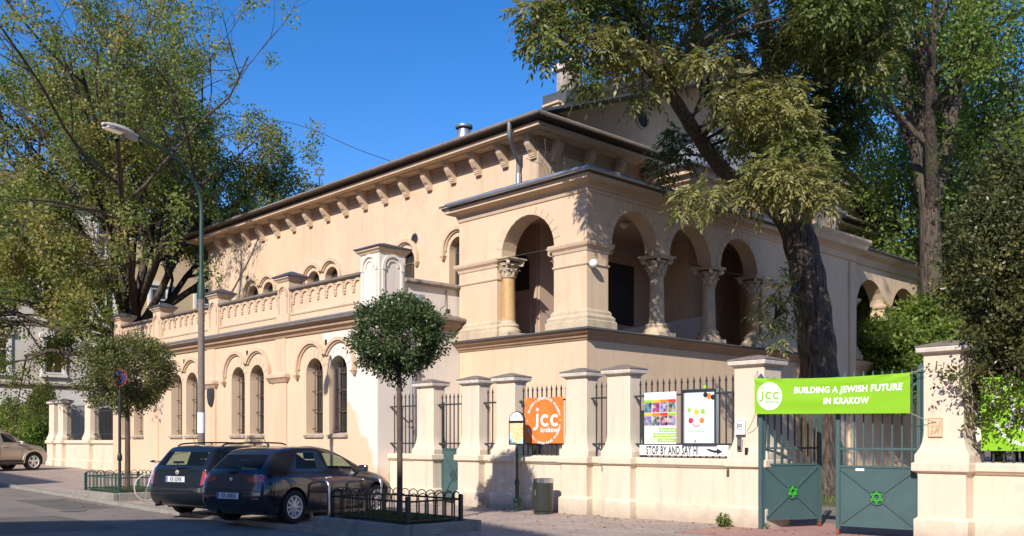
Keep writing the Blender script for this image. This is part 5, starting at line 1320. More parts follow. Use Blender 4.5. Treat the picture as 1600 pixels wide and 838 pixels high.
def car_shell(sp):
    """sp['st']: stations from tail to nose. A cabin station: ('c', x_low, x_up, z_belt, z_roof, w_mid, w_belt, w_roof);
    a bonnet station: ('h', x, z_top, w_mid, w_top, z_low). Returns evaluated mesh (0 body, 1 glass)."""
    zb = sp['zb']; V = []; ringpts = []
    TC = (0.90, 0.5, 0.0)
    for k, st in enumerate(sp['st']):
        if st[0] == 'c':
            _, xl, xu, zt, zr, wm, wb, wr = st
            rows = [(xl, wm * 0.90, zb), (xl, wm * 0.975, zb + 0.14), (xl, wm, zb + 0.40), (xl + (xu - xl) * 0.02, wm * 0.985, zt - 0.13), (xl + (xu - xl) * 0.06, wb, zt), (xl + (xu - xl) * 0.12, wb - 0.015, zt + 0.015),
                    (xl + (xu - xl) * 0.88, wr + 0.022, zr - 0.06), (xu, wr, zr - 0.03)]
            if 'tail' in sp and k == 0:
                rows = [(x + dx, w_ + dw, z) for (x, w_, z), (dx, dw) in zip(rows, sp['tail'])]
            tz = (zr - 0.008, zr + 0.012, zr + 0.018)
        else:
            _, x, zt, wm, wt, zl = st
            rows = [(x, wm * 0.90, zl), (x, wm * 0.975, zl + 0.13), (x, wm, min(zl + 0.36, zt - 0.2)), (x, wm * 0.985, zt - 0.12), (x, wt, zt - 0.035), (x, wt - 0.03, zt - 0.015), (x, wt - 0.06, zt), (x, wt - 0.09, zt + 0.008)]
            if k == len(sp['st']) - 1 and 'nose' in sp:
                rows = [(x_ + dx, w_ + dw, z) for (x_, w_, z), (dx, dw) in zip(rows, sp['nose'])]
            tz = (zt + 0.012, zt + 0.03, zt + 0.035)
        ringpts.append((rows, tz))
    g = MB(); cache = {}
    def vid(p):
        key = (round(p[0], 4), round(p[1], 4), round(p[2], 4))
        if key not in cache: cache[key] = g.add([p])
        return cache[key]
    nS = len(ringpts)
    def section(i, s_):
        rows, tz = ringpts[i]
        side = [(x, w_ * s_, z) for x, w_, z in rows]
        xe = rows[7][0]; we = rows[7][1]
        bulge = sp.get('roofbulge', 0.0)
        top = [(xe + (0.04 * (1 - t) if i else -0.03 * (1 - t)) * (1 if sp['st'][i][0] == 'c' else 0.5), we * t * s_, z) for t, z in zip(TC, tz)]
        bot = [(rows[0][0], rows[0][1] * t * s_, zb if sp['st'][i][0] == 'c' else rows[0][2]) for t in TC]
        return side, top, bot
    glass = sp['glass']
    for s_ in (1, -1):
        for i in range(nS - 1):
            a, b = section(i, s_), section(i + 1, s_)
            for j in range(7):
                g.cur = 1 if (j == 5 and i in glass['side']) else 0
                g.face([vid(a[0][j]), vid(b[0][j]), vid(b[0][j + 1]), vid(a[0][j + 1])])
            ta, tb = [a[0][7]] + a[1], [b[0][7]] + b[1]
            for j in range(3):
                g.cur = 1 if (i in glass['top'] and j >= 1) else 0
                g.face([vid(ta[j]), vid(tb[j]), vid(tb[j + 1]), vid(ta[j + 1])])
            g.cur = 0
            ba, bb = [a[0][0]] + a[2], [b[0][0]] + b[2]
            for j in range(3): g.face([vid(ba[j]), vid(bb[j]), vid(bb[j + 1]), vid(ba[j + 1])])
        for i, off in ((0, -1), (nS - 1, 1)):
            side, top, bot = section(i, s_)
            grid = []
            for j in range(8):
                x, w_, z = side[j]
                if j == 0: grid.append([side[0]] + bot)
                elif j == 7: grid.append([side[7]] + top)
                else:
                    pr = sp['endpush'][0 if i == 0 else 1]
                    grid.append([side[j]] + [(x + off * pr * q, w_ * t, z) for t, q in zip(TC, (0.5, 0.9, 1.0))])
            for j in range(7):
                for c in range(3):
                    g.cur = 1 if (i == 0 and j == 5 and c >= 1 and glass['rear']) else 0
                    g.face([vid(grid[j][c]), vid(grid[j][c + 1]), vid(grid[j + 1][c + 1]), vid(grid[j + 1][c])])
    g.cur = 0
    o = g.build('shell_cage', [M['black'], M['black']], None, smooth=80)
    md = o.modifiers.new('s', 'SUBSURF'); md.levels = 3; md.render_levels = 3
    c = MB()
    for x in sp['axles']:
        for s_ in (-1, 1):
            c.lathe([(sp['well'], -0.3), (sp['well'], 0.3)], (x, s_ * (sp['wmax'] - 0.08), sp['rw'] + 0.01), 40, (Vector((1, 0, 0)), Vector((0, 0, 1)), Vector((0, 1, 0))))
    co = c.build('well_cage', M['black'], None)
    bo = o.modifiers.new('b', 'BOOLEAN'); bo.operation = 'DIFFERENCE'; bo.object = co; bo.solver = 'EXACT'
    dg = bpy.context.evaluated_depsgraph_get()
    me = bpy.data.meshes.new_from_object(o.evaluated_get(dg))
    bpy.data.objects.remove(o); bpy.data.objects.remove(co)
    return me
def submesh(me, name, keep, m_, parent, smooth=35):
    vs = [v.co.copy() for v in me.vertices]
    used = {}; V = []; Fc = []
    for p in me.polygons:
        if not keep(p): continue
        f = []
        for i in p.vertices:
            if i not in used: used[i] = len(V); V.append(vs[i])
            f.append(used[i])
        Fc.append(f)
    if not Fc: return None
    m2 = bpy.data.meshes.new(name); m2.from_pydata(V, [], Fc); m2.materials.append(m_)
    m2.polygons.foreach_set('use_smooth', [True] * len(m2.polygons)); m2.set_sharp_from_angle(angle=math.radians(smooth))
    o = bpy.data.objects.new(name, m2); COL.objects.link(o); o.parent = parent
    return o
def wheel(parent, x, y, rw, wd, holes=5, hub=None, style=0):
    s_ = 1 if y > 0 else -1
    ax = (Vector((1, 0, 0)), Vector((0, 0, 1)), Vector((0, s_, 0)))
    rr_ = rw * 0.665
    g = MB(); g.lathe([(rr_, wd * 0.46), (rr_, -wd / 2), (rw * 0.93, -wd / 2), (rw * 0.985, -wd * 0.42), (rw, -wd * 0.3), (rw, wd * 0.3), (rw * 0.985, wd * 0.42), (rw * 0.93, wd / 2), (rw * 0.80, wd * 0.52), (rr_, wd * 0.46)], (x, y, rw), 40, ax, False)
    w_ = g.build('wheel', M['rubber'], parent, smooth=35, local=True)
    g = MB(); g.lathe([(rr_ * 0.97, -wd * 0.3), (rr_ + 0.004, wd * 0.44), (rr_ + 0.006, wd * 0.5), (rr_ * 0.93, wd * 0.49), (rr_ * 0.88, wd * 0.38), (rr_ * 0.86, -wd * 0.25)], (x, y, rw), 40, ax, False)
    e1, e2, e3 = ax; c = Vector((x, y, rw))
    for k in range(holes):
        a = 2 * PI * k / holes + 0.3
        for da in ((-0.26, 0.26) if style == 0 else (-0.12, 0.12)):
            d0 = e1 * math.cos(a + da * 0.4) + e2 * math.sin(a + da * 0.4); d1 = e1 * math.cos(a + da * 1.4) + e2 * math.sin(a + da * 1.4)
            p0 = c + d0 * rr_ * 0.18 + e3 * wd * 0.44; p1 = c + d1 * rr_ * 0.93 + e3 * wd * 0.40
            t = (p1 - p0).normalized(); n_ = e3.cross(t)
            wq = rr_ * (0.085 if style == 0 else 0.11)
            i = g.add([p0 - n_ * wq * 1.3, p0 + n_ * wq * 1.3, p1 + n_ * wq, p1 - n_ * wq, p0 - n_ * wq * 1.3 - e3 * 0.03, p0 + n_ * wq * 1.3 - e3 * 0.03, p1 + n_ * wq - e3 * 0.03, p1 - n_ * wq - e3 * 0.03])
            for f in ((0, 1, 2, 3), (7, 6, 5, 4), (0, 4, 5, 1), (1, 5, 6, 2), (2, 6, 7, 3), (3, 7, 4, 0)): g.face([i + q for q in f])
    g.lathe([(0.01, wd * 0.36), (rr_ * 0.30, wd * 0.36), (rr_ * 0.30, wd * 0.45), (rr_ * 0.24, wd * 0.48), (0.01, wd * 0.48)], c, 20, ax)
    g.build('rim', M['alloy'], w_, smooth=40, merge=False, local=True)
    g = MB(); g.lathe([(rr_ * 0.95, wd * 0.05), (rr_ * 0.95, wd * 0.10), (0.01, wd * 0.10)], c, 24, ax); g.lathe([(rr_ * 0.60, wd * 0.11), (rr_ * 0.60, wd * 0.18), (0.01, wd * 0.18)], c, 24, ax)
    g.build('brake_disc', M['zinc_dull'], w_, merge=False, local=True)
    return w_
class Skin:
    def __init__(s, me):
        s.b = BVHTree.FromPolygons([v.co.copy() for v in me.vertices], [list(p.vertices) for p in me.polygons])
    def hit(s, o, d):
        h = s.b.ray_cast(Vector(o), Vector(d))
        return h[0], h[1]
def decal(skin, name, outline, view, m_, parent, off=0.006, rings=3, depth=0.008):
    """patch that follows the skin: outline in (a,b); view 'rear' (y,z), 'front' (y,z), 'left'/'right' (x,z), 'top' (x,y)"""
    def P(a, b, q):
        if view == 'rear': o, d = (-3, a, b), (1, 0, 0)
        elif view == 'front': o, d = (8, a, b), (-1, 0, 0)
        elif view == 'left': o, d = (a, 3, b), (0, -1, 0)
        elif view == 'right': o, d = (a, -3, b), (0, 1, 0)
        else: o, d = (a, b, 4), (0, 0, -1)
        h, n = skin.hit(o, d)
        if h is None: return None
        return h - Vector(d) * q
    ca = sum(p[0] for p in outline) / len(outline); cb = sum(p[1] for p in outline) / len(outline)
    g = MB(); prev = None; n = len(outline)
    last = P(ca, cb, off)
    if last is None: return None
    for r in range(rings + 1):
        t = r / rings; ring = []
        for a, b in outline:
            p = P(ca + (a - ca) * t, cb + (b - cb) * t, off)
            if p is None: p = last
            ring.append(p); last = p
        idx = [g.add([p]) for p in ring]
        if prev:
            for k in range(n): g.face((prev[k], prev[(k + 1) % n], idx[(k + 1) % n], idx[k]))
        prev = idx
    inner = []
    for a, b in outline:
        p = P(a, b, off - depth); inner.append(g.add([p if p is not None else last]))
    for k in range(n): g.face((prev[k], prev[(k + 1) % n], inner[(k + 1) % n], inner[k]))
    return g.build(name, m_, parent, smooth=50, local=True)
def seam(skin, g, pts, view, r=0.005, sub=6):
    out = []
    for (a0, b0), (a1, b1) in zip(pts, pts[1:]):
        for k in range(sub):
            t = k / sub; a, b = a0 + (a1 - a0) * t, b0 + (b1 - b0) * t
            o, d = {'rear': ((-3, a, b), (1, 0, 0)), 'left': ((a, 3, b), (0, -1, 0)), 'right': ((a, -3, b), (0, 1, 0)), 'top': ((a, b, 4), (0, 0, -1)), 'front': ((8, a, b), (-1, 0, 0))}[view]
            h, n = skin.hit(o, d)
            if h is not None: out.append(h - Vector(d) * 0.001)
    if len(out) > 2: g.tube(out, r, 5)
def smooth_outline(pts, sub=4):
    n = len(pts); out = []
    for i in range(n):
        a, b, c, d = [Vector((*pts[(i + q) % n], 0)) for q in (-1, 0, 1, 2)]
        for s in range(sub):
            t = s / sub; p = 0.5 * ((2 * b) + (c - a) * t + (2 * a - 5 * b + 4 * c - d) * t * t + (3 * b - a - 3 * c + d) * t ** 3)
            out.append((p.x, p.y))
    return out
def plate(parent, x, y, z, txt, tilt=0.08):
    fp = lambda u, v, d: (x - 0.012 - d + v * tilt, y - u, z + v)
    g = MB(); g.prism([(-0.26, -0.057), (0.26, -0.057), (0.26, 0.057), (-0.26, 0.057)], fp, 0.0, 0.012); p = g.build('number_plate', M['plate_white'], parent, local=True)
    g = MB(); g.poly([fp(u, v, 0.0135) for u, v in ((-0.252, -0.05), (-0.212, -0.05), (-0.212, 0.05), (-0.252, 0.05))]); g.build('plate_band', M['plate_blue'], p, local=True)
    g = MB(); text_mb(g, txt, lambda u, v, d: fp(u, v, 0.0135), 0.025, -0.037, 0.108, 0, 0, sx=0.74, bold=0.003); 
    for u0, u1, v in ((-0.256, 0.256, -0.053), (-0.256, 0.256, 0.051)): g.poly([fp(u0, v, 0.013), fp(u1, v, 0.013), fp(u1, v + 0.003, 0.013), fp(u0, v + 0.003, 0.013)])
    g.build('plate_lettering', M['ink'], p, local=True, merge=False)
    return p
def car_seats(parent, rows, zf_, wd):
    for x, ys in rows:
        for y in ys:
            g = MB()
            g.obox((x + 0.22, y, zf_), (0.24, 0, 0.02), (0, 0.23, 0), (0, 0, 0.09))
            g.obox((x - 0.06, y, zf_ + 0.34), (0.055, 0, -0.012), (0, 0.22, 0), (-0.09, 0, 0.30))
            s_ = g.build('seat', M['seat_cloth'], parent, bevel=0.03, local=True, merge=False)
            g = MB(); g.obox((x - 0.17, y, zf_ + 0.75), (0.045, 0, 0), (0, 0.13, 0), (-0.012, 0, 0.085)); g.build('headrest', M['seat_cloth'], s_, bevel=0.03, local=True)
def mirror(parent, x, y, z, m_):
    s_ = 1 if y > 0 else -1
    g = MB(); g.obox((x, y + s_ * 0.10, z + 0.05), (0.06, 0, 0), (0, 0.10, 0), (0, 0, 0.065)); o = g.build('door_mirror', m_, parent, bevel=0.035, local=True)
    g = MB(); g.obox((x, y, z), (0.03, 0, 0), (0, 0.04, 0), (0, 0, 0.018)); g.build('mirror_arm', M['black'], o, local=True)
    g = MB(); g.obox((x - 0.063, y + s_ * 0.10, z + 0.05), (0.002, 0, 0), (0, 0.075, 0), (0, 0, 0.045)); g.build('mirror_glass', M['steel'], o, local=True)
CAR_RZ = math.atan2(0.95, -0.31)
def car_root(name, x, y, label, cat, g='cars parked at an angle along the kerb'):
    return empty(name, (x, y, gz(x)), label, cat, g, CAR_RZ)
# --- dark three door hatchback. local x from the rear axle
def hatchback():
    e = car_root('hatchback', -16.35, 9.01, 'dark plum three door hatchback with oval red tail lamps, nearest the tree planter', 'car')
    X = -0.78
    sp = dict(zb=0.20, wmax=0.86, rw=0.315, well=0.365, axles=(0.0, 2.55), roofbulge=0.0, endpush=(0.10, 0.14),
      st=[('c', X + 0.06, X + 0.66, 0.95, 1.40, 0.80, 0.72, 0.54), ('c', X + 0.34, X + 0.92, 0.965, 1.425, 0.855, 0.78, 0.575), ('c', X + 0.78, X + 1.08, 0.945, 1.44, 0.865, 0.80, 0.59), ('c', X + 1.62, X + 1.62, 0.925, 1.445, 0.86, 0.80, 0.60), ('c', X + 1.70, X + 1.70, 0.92, 1.445, 0.86, 0.80, 0.60),
          ('c', X + 2.98, X + 2.22, 0.90, 1.40, 0.865, 0.79, 0.575), ('h', X + 3.12, 0.915, 0.865, 0.79, 0.20), ('h', X + 3.45, 0.875, 0.87, 0.78, 0.20), ('h', X + 3.85, 0.79, 0.84, 0.70, 0.20), ('h', X + 4.08, 0.66, 0.70, 0.56, 0.22)],
      tail=[(0.10, -0.02), (0.02, 0), (0.0, 0.0), (0.05, 0.0), (0.05, 0.0), (0.02, 0.0), (-0.02, 0.02), (0.0, 0.0)],
      nose=[(0, 0)] * 8, glass=dict(side=(2, 4), top=(5,), rear=True))
    me = car_shell(sp); sk = Skin(me)
    body = submesh(me, 'body', lambda p: p.material_index == 0, M['paint_plum'], e)
    gl = submesh(me, 'window_glass', lambda p: p.material_index == 1 and p.center.x > X + 0.75, M['car_glass'], e)
    rg = submesh(me, 'rear_window', lambda p: p.material_index == 1 and p.center.x <= X + 0.75, M['car_glass'], e)
    for x in (0, 2.55):
        for y in (-0.755, 0.755): wheel(e, x, y, 0.315, 0.205)
    for s_ in (1, -1):
        o = smooth_outline([(s_ * 0.36, 0.835), (s_ * 0.45, 0.895), (s_ * 0.62, 0.925), (s_ * 0.78, 0.915), (s_ * 0.80, 0.84), (s_ * 0.70, 0.80), (s_ * 0.50, 0.795)])
        decal(sk, 'tail_lamp', o, 'rear', M['tail_red'], e)
    plate(e, X - 0.035, 0.0, 0.545, 'KR 343KN', 0.05)
    g = MB(); seam(sk, g, [(0.86, 0.62), (0.3, 0.66), (-0.3, 0.66), (-0.86, 0.62)], 'rear', 0.006)
    seam(sk, g, [(0.62, 0.98), (0.60, 0.84), (0.55, 0.70)], 'rear', 0.005); seam(sk, g, [(-0.62, 0.98), (-0.60, 0.84), (-0.55, 0.70)], 'rear', 0.005)
    for s_ in ('right', 'left'):
        seam(sk, g, [(0.86, 1.30), (0.83, 0.95), (0.80, 0.60), (0.74, 0.32), (0.95, 0.29), (1.95, 0.29), (2.14, 0.45), (2.17, 0.90)], s_, 0.005)
        seam(sk, g, [(2.35, 0.87), (2.95, 0.76), (3.22, 0.66)], s_, 0.004)
    g.build('panel_gap', M['black'], body, local=True, merge=False)
    g = MB(); seam(sk, g, [(0.40, 0.60), (0.0, 0.60), (-0.40, 0.60)], 'rear', 0.004); g.build('bumper_crease', M['black'], body, local=True)
    g = MB()
    for s_ in ('right', 'left'): seam(sk, g, [(0.44, 0.60), (0.9, 0.585), (2.1, 0.575)], s_, 0.012)
    g.build('rub_strip', M['black'], body, local=True, merge=False)
    for s_, y in (('right', -1), ('left', 1)):
        h, n = sk.hit((1.0, y * 3, 0.83), (0, -y, 0)); g = MB(); g.obox(h + Vector((0, y * 0.012, 0)), (0.085, 0, 0.004), (0, 0.014, 0), (0, 0, 0.013)); g.build('door_handle', M['alloy'], e, bevel=0.008, local=True)
        mirror(e, 2.02, y * 0.80, 0.94, M['paint_plum'])
    # wiper, badge, red reflector, key hole bar
    h, n = sk.hit((-3, 0, 0.97), (1, 0, 0)); g = MB(); g.tube([h + Vector((-0.03, 0.05, 0.0)), h + Vector((-0.03, -0.15, 0.03)), h + Vector((-0.03, -0.42, 0.03))], [0.03, 0.016, 0.009], 6); g.build('rear_wiper', M['black'], e, local=True)
    h, n = sk.hit((-3, 0, 0.845), (1, 0, 0)); g = MB(); g.lathe([(0.036, 0), (0.034, 0.008), (0.01, 0.012)], h, 18, (Vector((0, 1, 0)), Vector((0, 0, 1)), Vector((-1, 0, 0)))); g.build('round_badge', M['alloy'], e, local=True)
    decal(sk, 'reflector', [(-0.52, 0.485), (-0.68, 0.485), (-0.68, 0.505), (-0.52, 0.505)], 'rear', M['tail_red'], e); decal(sk, 'reflector', [(0.52, 0.485), (0.68, 0.485), (0.68, 0.505), (0.52, 0.505)], 'rear', M['tail_red'], e)
    for s_ in (1, -1): decal(sk, 'headlamp', smooth_outline([(s_ * 0.36, 0.60), (s_ * 0.55, 0.66), (s_ * 0.66, 0.66), (s_ * 0.62, 0.57), (s_ * 0.42, 0.55)]), 'front', M['tail_white'], e)
    g = MB(); h, n = sk.hit((X + 1.0, 0, 4), (0, 0, -1)); g.tube([h, h + Vector((-0.32, 0, 0.36))], [0.008, 0.003], 5); g.lathe([(0.03, -0.01), (0.02, 0.03), (0.008, 0.05)], h, 10); g.build('aerial', M['black'], e, local=True, merge=False)
    car_seats(e, [(1.15, (-0.36, 0.36)), (0.25, (-0.38, 0.38))], 0.52, 0.5)
    g = MB(); g.obox((1.98, 0, 0.80), (0.18, 0, 0), (0, 0.66, 0), (0, 0, 0.12)); g.build('dashboard', M['seat_cloth'], e, bevel=0.05, local=True)
    g = MB(); g.box(X + 0.5, 3.0, -0.70, 0.70, 0.16, 0.24); g.tube([(X + 0.10, 0.42, 0.22), (X + 0.6, 0.42, 0.24)], 0.03, 8); g.build('underbody', M['black'], e, local=True, merge=False)
    return e
hb = hatchback()
# --- black estate
def estate():
    e = car_root('estate_car', -18.76, 9.18, 'black estate car with roof rails and a bright rear window, beside the hatchback', 'car')
    X = -0.90
    sp = dict(zb=0.22, wmax=0.855, rw=0.31, well=0.36, axles=(0.0, 2.64), endpush=(0.07, 0.12),
      st=[('c', X + 0.05, X + 0.46, 0.97, 1.43, 0.80, 0.76, 0.62), ('c', X + 0.22, X + 0.62, 0.965, 1.445, 0.85, 0.80, 0.635), ('c', X + 1.08, X + 1.12, 0.95, 1.46, 0.855, 0.80, 0.65), ('c', X + 1.20, X + 1.22, 0.95, 1.46, 0.855, 0.80, 0.65), ('c', X + 2.05, X + 1.98, 0.935, 1.46, 0.855, 0.80, 0.65),
          ('c', X + 2.13, X + 2.06, 0.935, 1.46, 0.855, 0.80, 0.65), ('c', X + 3.15, X + 2.55, 0.91, 1.40, 0.85, 0.79, 0.60), ('h', X + 3.30, 0.92, 0.85, 0.78, 0.2), ('h', X + 3.8, 0.87, 0.845, 0.76, 0.2), ('h', X + 4.25, 0.77, 0.82, 0.70, 0.2), ('h', X + 4.44, 0.62, 0.72, 0.6, 0.22)],
      tail=[(0.04, -0.02), (-0.05, 0), (-0.05, 0.0), (0.03, 0.0), (0.02, 0.0), (0.0, 0.0), (0.0, 0.02), (0.0, 0.0)],
      nose=[(0, 0)] * 8, glass=dict(side=(1, 3, 5), top=(6,), rear=True))
    me = car_shell(sp); sk = Skin(me)
    body = submesh(me, 'body', lambda p: p.material_index == 0, M['paint_black'], e)
    submesh(me, 'window_glass', lambda p: p.material_index == 1 and p.center.x > X + 0.62, M['car_glass'], e)
    submesh(me, 'rear_window', lambda p: p.material_index == 1 and p.center.x <= X + 0.62, M['car_glass'], e)
    for x in (0, 2.64):
        for y in (-0.74, 0.74): wheel(e, x, y, 0.31, 0.195)
    for s_ in (1, -1):
        decal(sk, 'tail_lamp', [(s_ * 0.665, 0.66), (s_ * 0.67, 0.93), (s_ * 0.735, 0.94), (s_ * 0.765, 0.80), (s_ * 0.77, 0.67)], 'rear', M['tail_red'], e, rings=4)
        g = MB(); y = s_ * 0.625
        P_ = [(X + 0.62, 1.435), (X + 0.80, 1.485), (X + 1.6, 1.505), (X + 2.35, 1.49), (X + 2.55, 1.44)]
        g.tube(catmull([(x, y, z) for x, z in P_], 5), 0.017, 8)
        g.tube([(X + 1.55, y, 1.44), (X + 1.55, y, 1.52)], 0.02, 6); g.build('roof_rail', M['black'], e, smooth=50, local=True, merge=False)
        mirror(e, 2.10, s_ * 0.80, 0.95, M['paint_black'])
    plate(e, X - 0.01, 0.0, 0.775, 'KR 029EK', 0.04)
    g = MB(); seam(sk, g, [(0.82, 0.64), (0.3, 0.655), (-0.3, 0.655), (-0.82, 0.64)], 'rear', 0.007); seam(sk, g, [(0.69, 1.38), (0.69, 0.95), (0.68, 0.68)], 'rear', 0.005); seam(sk, g, [(-0.69, 1.38), (-0.69, 0.95), (-0.68, 0.68)], 'rear', 0.005)
    for s_ in ('right', 'left'):
        seam(sk, g, [(0.32, 1.0), (0.36, 0.70), (0.42, 0.30), (1.15, 0.29), (1.18, 0.93)], s_, 0.005); seam(sk, g, [(1.18, 0.29), (2.2, 0.29), (2.25, 0.92)], s_, 0.005)
    g.build('panel_gap', M['black'], body, local=True, merge=False)
    bm_ = []
    g = MB()
    decal(sk, 'bumper_strip', [(-0.80, 0.50), (0.80, 0.50), (0.80, 0.62), (-0.80, 0.62)], 'rear', M['black'], e, 0.015, 8)
    h, n = sk.hit((-3, 0.05, 0.99), (1, 0, 0)); g = MB(); g.tube([h + Vector((-0.03, 0, -0.02)), h + Vector((-0.03, -0.1, 0.02)), h + Vector((-0.03, -0.42, 0.04))], [0.03, 0.016, 0.008], 6); g.build('rear_wiper', M['black'], e, local=True)
    h, n = sk.hit((-3, 0, 0.915), (1, 0, 0)); g = MB(); g.lathe([(0.045, 0), (0.045, 0.008), (0.036, 0.008), (0.036, 0.0)], h, 18, (Vector((0, 1, 0)), Vector((0, 0, 1)), Vector((-1, 0, 0)))); g.obox(h + Vector((-0.006, 0, 0)), (0.003, 0, 0), (0, 0.04, 0.008), (0, 0, 0.006)); g.build('round_badge', M['alloy'], e, local=True, merge=False)
    h, n = sk.hit((X + 0.8, 0.3, 4), (0, 0, -1)); g = MB(); g.tube([h, h + Vector((-0.12, 0, 0.20))], [0.007, 0.003], 5); g.build('aerial', M['black'], e, local=True)
    car_seats(e, [(1.25, (-0.36, 0.36)), (0.35, (-0.38, 0.38))], 0.50, 0.5)
    g = MB(); g.obox((2.05, 0, 0.80), (0.18, 0, 0), (0, 0.66, 0), (0, 0, 0.12)); g.build('dashboard', M['seat_cloth'], e, bevel=0.05, local=True)
    g = MB(); g.box(X + 0.4, 3.1, -0.70, 0.70, 0.17, 0.25); g.tube([(X - 0.03, 0.55, 0.24), (X + 0.5, 0.55, 0.25)], 0.028, 8); g.build('underbody', M['black'], e, local=True, merge=False)
    for s_ in (1, -1): decal(sk, 'headlamp', [(s_ * 0.40, 0.60), (s_ * 0.66, 0.62), (s_ * 0.66, 0.70), (s_ * 0.42, 0.70)], 'front', M['tail_white'], e)
    return e
estate()
# --- beige off-roader at the left edge
def suv():
    e = car_root('suv', -41.35, 9.95, 'beige metallic off-road car with flared wheel arches at the far left of the street', 'car')
    X = -0.85
    sp = dict(zb=0.30, wmax=0.90, rw=0.355, well=0.41, axles=(0.0, 2.5), endpush=(0.08, 0.13),
      st=[('c', X + 0.05, X + 0.40, 1.10, 1.64, 0.85, 0.80, 0.66), ('c', X + 0.22, X + 0.55, 1.09, 1.66, 0.89, 0.83, 0.675), ('c', X + 1.02, X + 1.05, 1.07, 1.68, 0.90, 0.835, 0.68), ('c', X + 1.12, X + 1.14, 1.07, 1.68, 0.90, 0.835, 0.68), ('c', X + 1.90, X + 1.86, 1.05, 1.675, 0.90, 0.835, 0.68), ('c', X + 1.98, X + 1.94, 1.05, 1.675, 0.90, 0.835, 0.68),
          ('c', X + 2.95, X + 2.35, 1.03, 1.61, 0.89, 0.82, 0.64), ('h', X + 3.10, 1.05, 0.89, 0.81, 0.30), ('h', X + 3.6, 1.01, 0.90, 0.80, 0.30), ('h', X + 3.90, 0.93, 0.87, 0.74, 0.32), ('h', X + 4.06, 0.76, 0.78, 0.64, 0.34)],
      tail=[(0, 0)] * 8, nose=[(0, 0)] * 8, glass=dict(side=(1, 3, 5), top=(6,), rear=True))
    me = car_shell(sp); sk = Skin(me)
    body = submesh(me, 'body', lambda p: p.material_index == 0, M['paint_beige'], e)
    submesh(me, 'window_glass', lambda p: p.material_index == 1, M['car_glass_dark'], e)
    for x in (0, 2.5):
        for y in (-0.79, 0.79):
            wheel(e, x, y, 0.355, 0.22, 5, None, 1)
            s_ = 1 if y > 0 else -1
            g = MB(); fn = lambda u, v, d: (x + u, s_ * (0.87 + d), 0.365 + v); g.ring(fn, 0, 0, 0.40, 0.50, -0.05, 0.055, -0.15, PI + 0.15, 20); g.build('arch_flare', M['paint_beige'], body, bevel=0.015, local=True)
    g = MB()
    for s_ in ('right', 'left'):
        seam(sk, g, [(0.35, 1.1), (0.45, 0.40), (1.05, 0.38), (1.08, 1.05)], s_, 0.006); seam(sk, g, [(1.08, 0.38), (1.95, 0.38), (2.05, 1.0)], s_, 0.006)
    g.build('panel_gap', M['black'], body, local=True, merge=False)
    for y in (-1, 1):
        mirror(e, 1.92, y * 0.83, 1.07, M['white'])
        for x in (0.62, 1.25):
            h, n = sk.hit((x, y * 3, 0.98), (0, -y, 0)); g = MB(); g.obox(h + Vector((0, y * 0.014, 0)), (0.09, 0, 0), (0, 0.014, 0), (0, 0, 0.014)); g.build('door_handle', M['alloy'], e, bevel=0.008, local=True)
        g = MB(); g.box(0.45, 2.05, y * 0.90 - 0.03, y * 0.90 + 0.03, 0.34, 0.42); g.build('sill_cladding', M['black'], e, bevel=0.01, local=True)
    for s_ in (1, -1):
        decal(sk, 'headlamp', [(s_ * 0.44, 0.78), (s_ * 0.74, 0.80), (s_ * 0.76, 0.90), (s_ * 0.46, 0.90)], 'front', M['tail_white'], e)
        decal(sk, 'tail_lamp', [(s_ * 0.72, 0.85), (s_ * 0.84, 0.85), (s_ * 0.83, 1.1), (s_ * 0.74, 1.1)], 'rear', M['tail_red'], e)
    decal(sk, 'grille', [(-0.36, 0.68), (0.36, 0.68), (0.40, 0.84), (-0.40, 0.84)], 'front', M['black'], e)
    car_seats(e, [(1.1, (-0.38, 0.38)), (0.25, (-0.4, 0.4))], 0.66, 0.5)
    g = MB(); g.box(X + 0.4, 3.0, -0.72, 0.72, 0.24, 0.33); g.build('underbody', M['black'], e, local=True)
    return e
suv()
